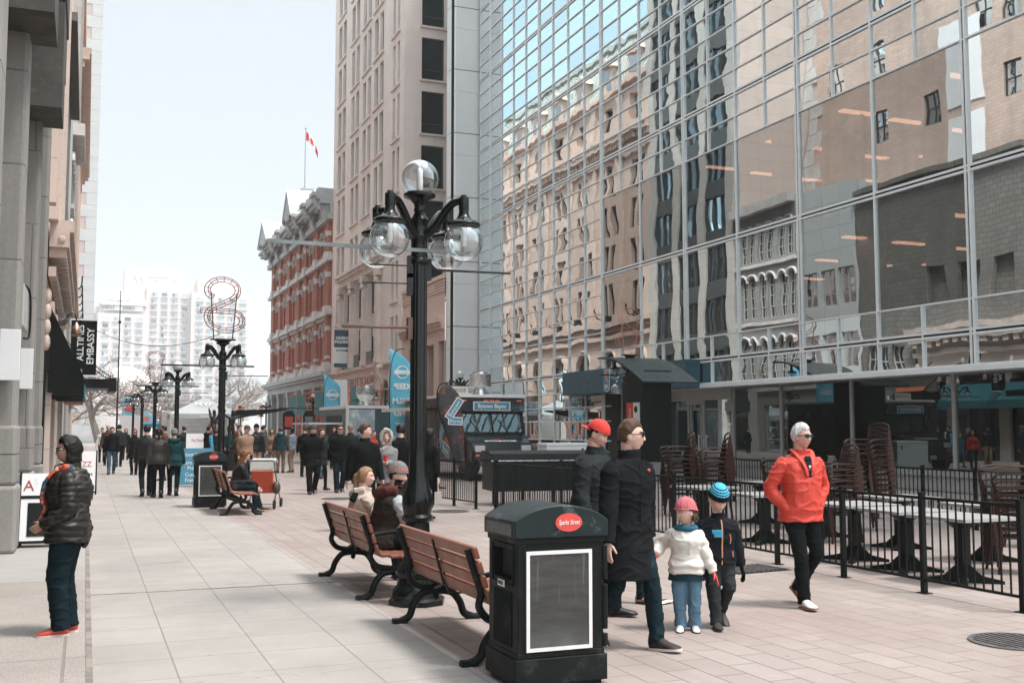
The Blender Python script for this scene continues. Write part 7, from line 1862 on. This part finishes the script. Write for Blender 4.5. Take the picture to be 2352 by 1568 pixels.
b = MB(); b.tube([(-W2-.05,.35,1.2),(-W2-.2,.15,1.3)], .02, 6); b.box((-W2-.32,.08,1.28),(-W2-.1,.14,1.75)); b.build('mirror', M_dark, t)
b = MB(); b.box((-.42,-.02,0),(.42,.02,.3)); sgn = b.build('shop_board', mat('cream_board', (.66,.60,.54), .6), None, (11.75, 34.6, 2.82)); tag(sgn, 'small cream board with dark lettering on the truck roof below the steel hood', 'sign')
text('lettering', 'LA MODE', .16, face_M((-.02,-.024,.16),(1,0,0)), M_dark, sgn, .001, shear=.2)
# white chest and smoker box
t = thing('chest_freezer', 'white chest freezer beside the black food truck', 'freezer', (14.35, 31.6, 0))
b = MB(); b.box((-.72,-.4,.08),(.72,.4,1.12)); b.build('body', M_white, t, bevel=.03); b = MB(); b.box((-.73,-.41,1.12),(.73,.41,1.22)); b.build('lid', M_white, t, bevel=.02); b = MB(); b.box((.5,-.43,.9),(.56,-.40,1.05)); b.build('handle', M_dark, t)
t = thing('smoker_box', 'long black steel smoker box with a lid, behind the railing', 'smoker', (9.7, 22.3, 0), R(-6))
b = MB(); b.box((-1.35,-.5,.32),(1.35,.5,.98)); b.build('body', M_blk, t, bevel=.02)
b = MB(); b.prism([(-.53,1.0),(.53,1.0),(.50,1.14),(.3,1.2),(-.3,1.2),(-.5,1.14)], -1.4, 1.4, 'x'); b.build('lid', M_blk, t)
b = MB(); b.box((-1.4,-.53,.98),(1.4,-.50,1.0)); b.build('edge_strip', M_chrome, t)
for x in (-1.1, 1.1):
    b = MB(); b.bar((x,-.4,0),(x,-.4,.32),.06); b.bar((x,.4,0),(x,.4,.32),.06); b.build('leg', M_blk, t)
# silver trailer behind
t = thing('food_trailer', 'pale food trailer with dark teal end panel and a steel extractor hood', 'food truck', (12.6, 49, 0))
b = MB(); b.box((-1.3,0,.5),(1.3,6,2.62)); b.build('body', mat('trailer_teal', (.02,.06,.065), .4, var=.2), t, bevel=.03)
b = MB(); b.box((-1.38,-.06,2.6),(1.38,6.05,2.74)); b.box((-1.36,-.05,.5),(-1.24,.1,2.6)); b.box((1.24,-.05,.5),(1.36,.1,2.6)); b.build('corner_trim', M_frame, t)
b = MB(); b.box((-1.34,-.035,.55),(.0,-.0,2.55)); b.build('side_print', mat('trailer_print', (.30,.38,.40), .45, var=.3, vs=1.5, wear=((.70,.70,.68), .35, 1.6)), t)
b = MB(); b.box((-1.32,1.2,1.3),(-1.3,4.6,2.3)); b.build('serving_hatch', M_dark, t); b = MB(); b.box((-2.9,.9,1.86),(-1.3,5.2,1.94)); b.build('serving_awning', M_frame, t)
b = MB(); b.lathe([(.34,2.74),(.34,2.86),(.28,2.9),(.28,3.02),(.42,3.2),(.45,3.3),(.45,3.72)], 22, (-.15,1.2,0)); b.build('extractor_hood', M_chrome, t)
for y0 in (1.6, 4.2):
    b = MB(); b.lathe([(.05,-.12),(.38,-.12),(.4,-.08),(.4,.08),(.38,.12),(.05,.12)], 18, M=Matrix.Translation((-1.15, y0, .4)) @ Matrix.Rotation(PI/2, 4, 'Y')); b.build('wheel', M_tyre, t)
# feather flags
def feather(loc, rz, label, mats, H, w, words, print_=None, lean=0.0, mirror=False, size=.3, taper=False):
    t = thing('feather_flag', label, 'flag', loc, rz)
    b = MB(); n = 18; vs = []
    def edge(v):
        r_ = 1 if v < .78 else max(.02, 1 - ((v - .78)/.22)**2.2)
        if taper: return w*.5*r_ - w*r_*(.22 + .78*min(1, v*1.45)), w*.5*r_
        return -w*.5, -w*.5 + w*r_*(.82 + .18*min(1, v*3))
    for i in range(n + 1):
        v = i/n; a, c = edge(v)
        for k in range(6):
            u = k/5; vs.append((a + (c-a)*u + lean*v*v, .05*math.sin(u*5 + v*4)*(1-v), .45 + v*(H-.45)))
    fs = []
    for i in range(n):
        for k in range(5):
            q = i*6 + k; fs.append((q, q+1, q+7, q+6))
    b.smooth = True
    for i, f in enumerate(fs): b.f.append(f); b.m.append(print_(i // 5 / n, (i % 5)/4) if print_ else 0); b.sm.append(True)
    b.v = vs; o = b.build('cloth', mats, t); sd_ = o.modifiers.new('cloth', 'SOLIDIFY'); sd_.thickness = .006
    b = MB(); b.tube(bez([(-w*.5,0,0),(-w*.5,0,H*.4),(-w*.5+lean*.5,0,H*.78),(-w*.3+lean,0,H*.97),(w*.1+lean,0,H+.02)], 6), .016, 6); b.lathe([(.22,0),(.2,.03),(.03,.05)], 12, (-w*.5,0,0)); b.build('pole', M_dark, t)
    for k, (s, v) in enumerate(words):
        Mx = face_M((lean*v*v, -.075, .45 + v*(H-.45)), (-1 if mirror else 1, 0, 0))
        if mirror: Mx = Mx @ Matrix.Rotation(PI, 4, 'Y') @ Matrix.Diagonal((1,1,1,1)); Mx = Matrix.Translation((lean*v*v, -.075, .45 + v*(H-.45))) @ Matrix(((-1,0,0,0),(0,0,-1,0),(0,1,0,0),(0,0,0,1)))
        text('lettering', s, size, Mx, M_let, o, .001, bold=.012)
    return t, o
M_flagb = mat('sky_blue_cloth', (.13,.50,.66), .8, var=.08, vs=1.5)
M_ltflag = mat('flag_emblem_white', (.72,.75,.75), .8)
def emblem(par, z, r_):
    b = MB(); M_ = Matrix.Translation((0, -.08, z)) @ Matrix.Rotation(PI/2, 4, 'X')
    b.lathe([(r_*.82,0),(r_,0),(r_,.004),(r_*.82,.004)], 24, M=M_, cap=False)
    b.box((-r_*1.25,-.085,z-r_*.3),(r_*1.25,-.078,z+r_*.3)); b.build('emblem', M_ltflag, par)
t, o = feather((11.35, 40, 0), 0, 'tall sky blue feather flag with mirrored white words behind the lamp post', [M_flagb, M_ora, M_ltflag], 4.75, .95, (('KEEP', .66), ('CALM', .53), ('AND', .42), ('EAT', .31), ('GREEK', .19)), lambda v, u: 2 if .225 < v < .26 else 0, mirror=True, size=.30); emblem(t, 3.85, .26)
t, o = feather((12.95, 60, 0), 0, 'tall sky blue feather flag with mirrored white words left of the silver trailer', [M_flagb], 4.7, .95, (('KEEP', .5), ('CALM', .37), ('AND', .22)), mirror=True, size=.36); emblem(t, 3.55, .3)
t, o = feather((9.72, 29, 0), R(-8), 'black feather flag with flame print and blue name strips beside the black food truck', [mat('flame_cloth', (.020,.022,.024), .5, var=.4, vs=3, wear=((.50,.12,.05), .30, 1.7))], 2.98, .74, (), lean=-.16, taper=True)
tilted_sign(t, 'Bytown', (.05, -.09, 2.25), (.55,0,.83), (-.83,0,.55), .62, .17, .17); tilted_sign(t, 'Bayou', (.08, -.09, 1.9), (1,0,-.05), (.05,0,1), .36, .17, .14)
# hanging lease sign, bank fascia, kiosk, window lettering
t = thing('lease_banner', 'small navy and white leasing banner hung on the tan office block', 'banner', (18.35, 81.6, 6.35))
b = MB(); b.box((-.62,-.03,0),(.62,.03,2.85)); b.build('cloth', M_let, t)
b = MB(); b.box((-.64,-.045,1.55),(.64,.045,2.9)); b.box((-.64,-.045,.0),(.64,.045,.3)); b.build('navy_field', M_navy, t)
text('lettering', 'LEASING\nINQUIRIES', .30, face_M((0,-.05,2.12),(1,0,0)), M_let, t, .001, sx=.88, bold=.014)
text('lettering', '613-729-2800', .20, face_M((0,-.035,1.3),(1,0,0)), M_dark, t, .001, sx=.85, bold=.008); text('lettering', 'ARNON', .24, face_M((0,-.035,.55),(1,0,0)), M_grey, t, .001)
b = MB(); b.tube([(-.35,-.05,.82),(-.1,-.05,1.0),(.05,-.05,.98),(.35,-.05,.82)], .015, 5); b.build('roof_mark', M_grey, t)
t = thing('bank_fascia', 'dark teal fascia box with a bank crest on the glass tower', 'sign', (20.3, 38.5, 3.14))
b = MB(); b.box((-.35,-5.3,0),(.26,5.4,1.02)); b.build('box', M_navy, t, bevel=.01)
Mx = face_M((-.36, .95, .5), (0,-1,0)) @ Matrix.Scale(.92, 4)
b = MB(); sh = [(-.27,-.36),(-.22,-.44),(0,-.5),(.22,-.44),(.27,-.36),(.27,.5),(-.27,.5)]
b.prism([(x, y) for x, y in sh], -.01, .012, 'z', Mx); b.mi(1); b.prism([(x*.9, y*.93+.01) for x, y in sh], .005, .018, 'z', Mx); cr_ = b.build('crest', [M_let, M_blue], t)
b = MB()
for k in range(6): b.tube([Mx @ Vector((-.17 + .03*k, .38 - .07*k, .02)), Mx @ Vector((-.02 + .02*k, .28 - .06*k, .02)), Mx @ Vector((.15, .34 - .09*k, .02))], .018, 5)
b.sphere(Mx @ Vector((.02, .36, .02)), .06, 8, 6); b.build('crest_mark', M_ora, cr_)
text('lettering', 'RBC', .24, Mx @ Matrix.Translation((0, -.27, .02)), M_let, cr_, .001, sx=.85, bold=.006)
def decal(s, px, py, size, m_, lb, sx=1, edge=True):
    p = onX(px, py, XG - .04); M_ = face_M((0,0,0), (0,-1,0))
    o = text('window_lettering', s, size, M_, m_, None, .002, sx=sx, bold=.006)
    o.matrix_world = Matrix.Translation(p) @ o.matrix_world; tag(o, lb, 'window lettering')
    if edge:
        e = text('white_edge', s, size, Matrix.Translation((0,0,-.004)), M_let, None, .001, bold=.065); e.parent = o
for a in ((1314, 929, 'TAILORED', .62, M_blue, 'blue TAILORED lettering on the bank window', .72), (1219, 936, 'R MESURE', .60, M_blue, 'blue MESURE lettering on the bank window beside the food truck', .72), (1318, 988, 'YOU', 1.25, M_ora, 'large orange YOU lettering on the bank window', .78), (1226, 990, 'US', 1.2, M_ora, 'large orange US lettering on the bank window beside the truck', .72), (1316, 952, 'to', .26, M_let, 'small white word above the orange YOU lettering', 1), (1240, 953, 'pour', .26, M_let, 'small white word above the orange US lettering', 1)):
    decal(a[2], a[0], a[1], a[3], a[4], a[5], a[6], a[3] > .4)
t = thing('pavement_sign', 'white tilted board with hand lettering leaning by the bank window', 'sign', tuple(onX(1332, 1052, 18.6).xy) + (0.05,), R(-80))
b = MB(); b.prism([(-.75,.35),(.55,.1),(.75,.55),(-.6,1.05)], -.02, .02, 'y'); b.bar((-.4,.0,0),(-.4,.0,.4),.04); b.bar((.4,0,0),(.4,0,.2),.04); b.build('board', M_white, t)
text('lettering', 'COME SEE US', .2, face_M((0,-.03,.55),(.95,0,-.3),(.3,0,.95)), M_dark, t, .001, sx=.9)
t = thing('mall_kiosk', 'tall dark kiosk with a curved metal roof on the walkway', 'kiosk', (17.05, 30.85, 0))
b = MB(); b.box((-.5,-.74,.62),(.5,.74,3.55)); b.box((-.44,-.68,0),(.44,.68,.62)); b.build('body', M_blk, t, bevel=.01)
b = MB(); b.box((-.47,-.72,.04),(.47,.72,.62)); b.build('plinth', mat('kiosk_plinth', (.24,.24,.235), .7, var=.2, vs=8), t)
b = MB(); n = 14
arc = [(-1.5 + 3.2*k/n, 3.16 + .92*math.sin(min(1, (k/n)*1.02)*PI*.52)) for k in range(n+1)]
b.prism(arc + [(y, z - .05) for y, z in reversed(arc)], -.95, 1.05, 'x', sm=True); b.build('roof', mat('kiosk_roof', (.016,.027,.027), .45, .0, var=.15, vs=2), t)
b = MB(); b.box((-.56,-.1,1.55),(-.5,.36,2.52)); o = b.build('red_panel', M_redp, t); b = MB(); b.box((-.56,-.45,1.55),(-.5,-.11,2.52)); b.build('white_panel', M_let, t)
text('lettering', 'Sparks Street', .2, Matrix.Translation((-.565,.12,2.02)) @ Matrix(((0,0,-1,0),(0,1,0,0),(1,0,0,0),(0,0,0,1))) @ Matrix.Rotation(0,4,'Z'), M_let, t, .001, sx=.6)
b = MB(); b.lathe([(.001,0),(.11,0),(.11,.01),(.001,.01)], 16, M=Matrix.Translation((-.565,-.28,2.3)) @ Matrix.Rotation(PI/2,4,'Y')); b.build('round_mark', M_dark, t)
b = MB(); b.tube(bez([(-.5,.5,3.2),(-.75,.5,3.3),(-.85,.5,3.2)], 5), .02, 6); b.sphere((-.85,.5,2.98), .17, 16, 10); b.build('side_lamp', M_globe, t)
# tents and trucks at the far end
def canopy_tent(loc, w, d, he, hp, m_, label, val=None):
    t = thing('canopy_tent', label, 'tent', loc)
    b = MB(); a = [(-w/2,-d/2,he),(w/2,-d/2,he),(w/2,d/2,he),(-w/2,d/2,he)]; a2 = [(x, y, he-.32) for x, y, z in a]
    b.add(a + [(0,0,hp)] + a2, [(0,1,4),(1,2,4),(2,3,4),(3,0,4),(0,1,6,5),(1,2,7,6),(2,3,8,7),(3,0,5,8)]); b.build('canopy', m_, t)
    for x in (-w/2+.05, w/2-.05):
        for y in (-d/2+.05, d/2-.05):
            b = MB(); b.bar((x,y,0),(x,y,he-.05),.05); b.build('leg', M_frame, t)
    return t
t = canopy_tent((7.45, 75, 0), 4.6, 3.2, 2.62, 3.75, mat('tent_grey', (.46,.48,.48), .8, var=.08, vs=.8), 'grey pointed canopy tent with white lettering at the street end')
text('lettering', 'NYF', .6, face_M((-.1, -.78, 3.26), (1,0,0), (0,.82,.57)), M_let, t, .003, sx=1.1, bold=.012); text('lettering', 'newyorkfries', .36, face_M((.55, -1.66, 2.46), (1,0,0)), M_let, t, .002, bold=.008)
t = canopy_tent((4.45, 90, 0), 2.4, 2.4, 2.0, 3.0, M_blue, 'small blue canopy tent with orange print behind the lamp posts'); 
b = MB(); b.prism([(-.3,2.2),(.25,2.15),(.2,2.5),(-.1,2.65)], -.98, -.94, 'y'); b.build('orange_print', M_ora, t)
M_lgrey = mat('truck_pale_grey', (.50,.48,.46), .45, var=.08, vs=.8)
t = thing('delivery_truck', 'pale grey food truck with round badge behind the grey tent', 'food truck', (7.2, 80, 0))
b = MB(); b.box((-2.2,0,.55),(2.3,2.4,2.9)); b.box((-1.3,.3,2.9),(.3,2,3.5)); b.build('body', M_lgrey, t, bevel=.08)
b = MB(); b.box((-2.22,.25,1.5),(-2.2,2.1,2.5)); b.build('cab_window', M_wdark, t); b = MB(); b.box((-2.2,-.05,.5),(2.3,.02,.68)); b.build('skirt', M_dark, t)
b = MB(); b.lathe([(.001,0),(.42,0),(.42,.03),(.001,.03)], 20, M=Matrix.Translation((1.45,-.03,1.75)) @ Matrix.Rotation(PI/2,4,'X')); b.build('badge', M_redp, t); b = MB(); b.lathe([(.001,0),(.28,0),(.28,.03),(.001,.03)], 20, M=Matrix.Translation((1.45,-.07,1.75)) @ Matrix.Rotation(PI/2,4,'X')); b.build('badge', M_let, t)
text('lettering', 'NEW YORK FRIES\nSOUTH ST. BURGER', .26, face_M((-.5,-.02,1.75),(1,0,0)), M_grey, t, .002)
for x in (-1.4, 1.5):
    b = MB(); b.lathe([(.05,-.12),(.4,-.12),(.42,0),(.4,.12),(.05,.12)], 16, M=Matrix.Translation((x,.1,.42)) @ Matrix.Rotation(PI/2,4,'X')); b.build('wheel', M_tyre, t)
b = MB(); b.box((-.8,0,0),(.8,.03,2.6)); tag(b.build('display_banner', M_white, None, (3.15, 84, 0)), 'plain white upright banner left of the blue tent', 'banner')
b = MB(); b.prism([(-1.6,0),(1.5,.55),(1.4,.62),(-1.6,.5)], 0, 2.2, 'y'); b.bar((-1.4,.1,-2.2),(-1.4,.1,.1),.06); b.bar((1.2,.1,-2.2),(1.2,.1,.4),.06)
tag(b.build('shade_canopy', M_blackcloth, None, (10.1, 66, 2.25)), 'black slanting shade canopy right of the wire letter lamp', 'canopy')
# scaffold
M_sorange = mat('scaffold_orange', (.55,.10,.045), .6, var=.25, vs=3); M_tarp = mat('teal_tarp', (.04,.19,.20), .8, var=.25, vs=.7)
t = thing('scaffold', 'orange tube scaffold with teal sheets against the shop fronts', 'scaffold', (17.3, 82, 0))
b = MB()
for y in range(-14, 15, 2):
    for x in (-.5, .6): b.tube([(x,y,0),(x,y,4.6)], .045, 6)
    for k in range(7): b.tube([(-.5,y,.5+k*.6),(.6,y,.5+k*.6)], .03, 5)
for y in range(-14, 13, 4):
    b.tube([(-.5,y,.4),(-.5,y+2,2.4)], .025, 5); b.tube([(-.5,y+4,.4),(-.5,y+2,2.4)], .025, 5)
for z in (2.6, 4.5): b.tube([(-.5,-14,z),(-.5,14,z)], .04, 6)
b.build('frame', M_sorange, t)
for k, (y0, y1) in enumerate(((-13.9,-10.2),(-9.8,-8.2),(-1.8,1.9),(6.2,9.8),(10.3,13.8))):
    b = MB(); b.box((-.56,y0,2.75),(-.53,y1,4.45)); b.build('sheet', M_tarp if k != 1 else M_ora, t)
b = MB(); b.box((-.5,-14,2.5),(.6,14,2.56)); b.build('deck', M_sorange, t)
b = MB(); b.prism([(-.7,0),(.75,.15),(.7,2.3),(-.65,2.3)], 0, .04, 'y'); tag(b.build('hung_board', M_white, None, (14.6, 66.5, 2.4)), 'white hung sheet beside the blue feather flag at the scaffold', 'banner')
# hanging pub signs, traffic lights, A boards
for x, m_, lb in ((14.55, M_redp, 'red and black hanging pub sign, left of the pair'), (16.1, mat('sign_grey', (.2,.21,.21), .6, var=.3, vs=6), 'grey and black hanging pub sign, right of the pair')):
    t = thing('hanging_sign', lb, 'sign', (x, 83, 1.55)); b = MB(); b.prism([(-.42,0),(.42,0),(.46,1.1),(.25,1.45),(-.25,1.45),(-.46,1.1)], -.05, .05, 'y'); b.box((-.8,-.02,1.62),(.8,.02,1.68)); b.bar((-.3,0,1.4),(-.3,0,1.64),.03); b.bar((.3,0,1.4),(.3,0,1.64),.03); b.build('board', M_blk, t)
    b = MB(); b.box((-.3,-.07,.2),(.3,-.05,1.0)); b.build('picture_field', m_, t)
for k, (x, y) in enumerate(((18.6, 124), (16.2, 124), (19.9, 126))):
    t = thing('traffic_light', ['orange cased traffic light in the middle of the far crossing', 'orange cased traffic light left of the far crossing', 'orange cased traffic light nearest the red brick corner'][k], 'traffic light', (x, y, 0), group='traffic lights at the far crossing')
    b = MB(); b.tube([(0,0,0),(0,0,4.6)], .07, 6); b.build('pole', M_grey, t); b = MB(); b.box((-.25,-.2,2.9),(.25,.1,4.2)); b.build('head', M_ora, t)
    for z in (3.1, 3.55, 4.0): b = MB(); b.sphere((0,-.2,z), (.14,.06,.14), 10, 6); b.build('lens', M_dark, t)
def a_board(loc, rz, w, h, mats, label, lines, top=None):
    t = thing('sandwich_board', label, 'sign', loc, rz); sl_ = math.atan(.16/h)
    Mf = Matrix.Rotation(-sl_, 4, 'X'); Mb = Matrix.Translation((0,.34,0)) @ Matrix.Rotation(sl_, 4, 'X')
    for M_, nm in ((Mf, 'front_panel'), (Mb, 'rear_panel')): b = MB(); b.box((-w/2,-.01,.08),(w/2,.01,h), M_); b.build(nm, mats[0], t)
    b = MB()
    for M_ in (Mf, Mb):
        for x in (-w/2, w/2): b.box((x-.015,-.016,0),(x+.015,.016,h+.02), M_)
        b.box((-w/2,-.014,.06),(w/2,.014,.10), M_)
    b.build('frame', mats[1], t)
    for (s, x, z, size, m_, sx_, ax) in lines: text('lettering', s, size, Mf @ face_M((x,-.014,z),(1,0,0)), m_, t, .001, ax=ax, sx=sx_)
    return t, Mf
M_redl = mat('dark_red_letters', (.35,.05,.04), .7)
t, Mf = a_board((-.52, 16.9, 0), R(-3), .66, 1.06, [M_white, M_dark], 'white and black sandwich board by the granite pier behind the woman', [('A', -.22, .88, .22, M_redl, 1, 'CENTER'), ('2', -.12, .95, .10, M_grey, 1, 'CENTER'), ('prefix', .12, .85, .13, M_grey, 1, 'CENTER'), ('www.dolcegusto', .02, .20, .055, M_let, 1, 'CENTER')])
b = MB(); b.box((-.33,-.016,.70),(.33,-.009,.745), Mf); b.box((-.22,-.018,.16),(.28,-.011,.64), Mf); b.build('black_panel', M_dark, t)
a_board((-.02, 29.5, 0), R(-2), .62, 1.12, [M_white, M_blk], 'white sandwich board with hand lettering on the left pavement behind the woman', [('Z\'S', 0, 1.0, .09, M_grey, 1, 'CENTER'), ('JAZZ', 0, .78, .2, M_redl, .9, 'CENTER'), ('Walk-ins', 0, .54, .14, M_dark, .9, 'CENTER')])
a_board((2.95, 32.5, 0), R(-4), 1.0, 1.12, [M_blue, M_blue], 'blue sandwich board with white lettering left of the far litter bin', [('National Gallery', 0, .93, .15, M_let, .75, 'CENTER'), ('Rare Maps\nPrints', 0, .62, .16, M_let, .85, 'CENTER'), ('Custom\nFraming', 0, .27, .16, M_let, .85, 'CENTER')])
t, Mf = a_board((3.85, 40.5, 0), R(-4), .9, 1.5, [M_white, M_blk], 'white menu board behind the far litter bin', [('Fat Daddy', 0, 1.25, .15, M_redl, .8, 'CENTER')])
# litter on the air: sagging wire from the left fronts to the lamp
b = MB(); b.tube([Vector((-.35,35.5,5.1)).lerp(Vector((3.0,26.9,4.0)), k/14) - Vector((0,0,.55*4*(k/14)*(1-k/14))) for k in range(15)], .008, 4)
tag(b.build('overhead_wire', M_dark), 'thin sagging wire from the left shop fronts to the wire letter lamp', 'wire')
t = thing('banner_pole', 'slim pale pole with a blue and red street banner before the bare trees', 'banner', (3.05, 100, 0)); b = MB(); b.tube([(0,0,0),(0,0,5.2)], .06, 6); b.build('pole', mat('pale_pole', (.5,.42,.38), .6), t); b = MB(); b.box((-.1,-.02,2.6),(1.0,.02,4.3)); b.mi(1); b.prism([(.05,3.2),(.85,3.0),(.8,3.8),(.3,3.9)], -.03, -.02, 'y'); b.build('cloth', [M_flagb, M_redp], t)
t = thing('flag_mast', 'thin dark mast rising behind the lamp posts', 'mast', (2.5, 98, 0)); b = MB(); b.tube([(0,0,0),(0,0,13.5)], [.09,.03], 6); b.sphere((0,0,10.8), .14, 8, 6); b.build('pole', M_dark, t)
# ---------------------------------------------------------------- lettering becomes plain mesh
dg = bpy.context.evaluated_depsgraph_get()
for o in [o for o in bpy.data.objects if o.type == 'FONT']:
    me = bpy.data.meshes.new_from_object(o.evaluated_get(dg))
    nm = o.name; n = bpy.data.objects.new('tmp', me); COL.objects.link(n)
    n.parent = o.parent; n.matrix_parent_inverse = o.matrix_parent_inverse.copy(); n.matrix_basis = o.matrix_basis.copy()
    for k_ in ('label', 'category', 'group', 'kind'):
        if k_ in o: n[k_] = o[k_]
    for ch in kids(o): ch.parent = n
    bpy.data.objects.remove(o); n.name = nm
# ---------------------------------------------------------------- the air between here and the far end
m, nt, out = nodes_of('haze_air'); pv = N(nt, 'ShaderNodeVolumePrincipled'); pv.inputs['Color'].default_value = (.93, .94, .95, 1); pv.inputs['Density'].default_value = .0004; pv.inputs['Anisotropy'].default_value = .2
L(nt, pv.outputs[0], out.inputs['Volume'])
b = MB(); b.box((-905, -305, -1.0), (905, 1605, 112)); tag(b.build('haze', m), kind='stuff')
SC.cycles.volume_bounces = 1
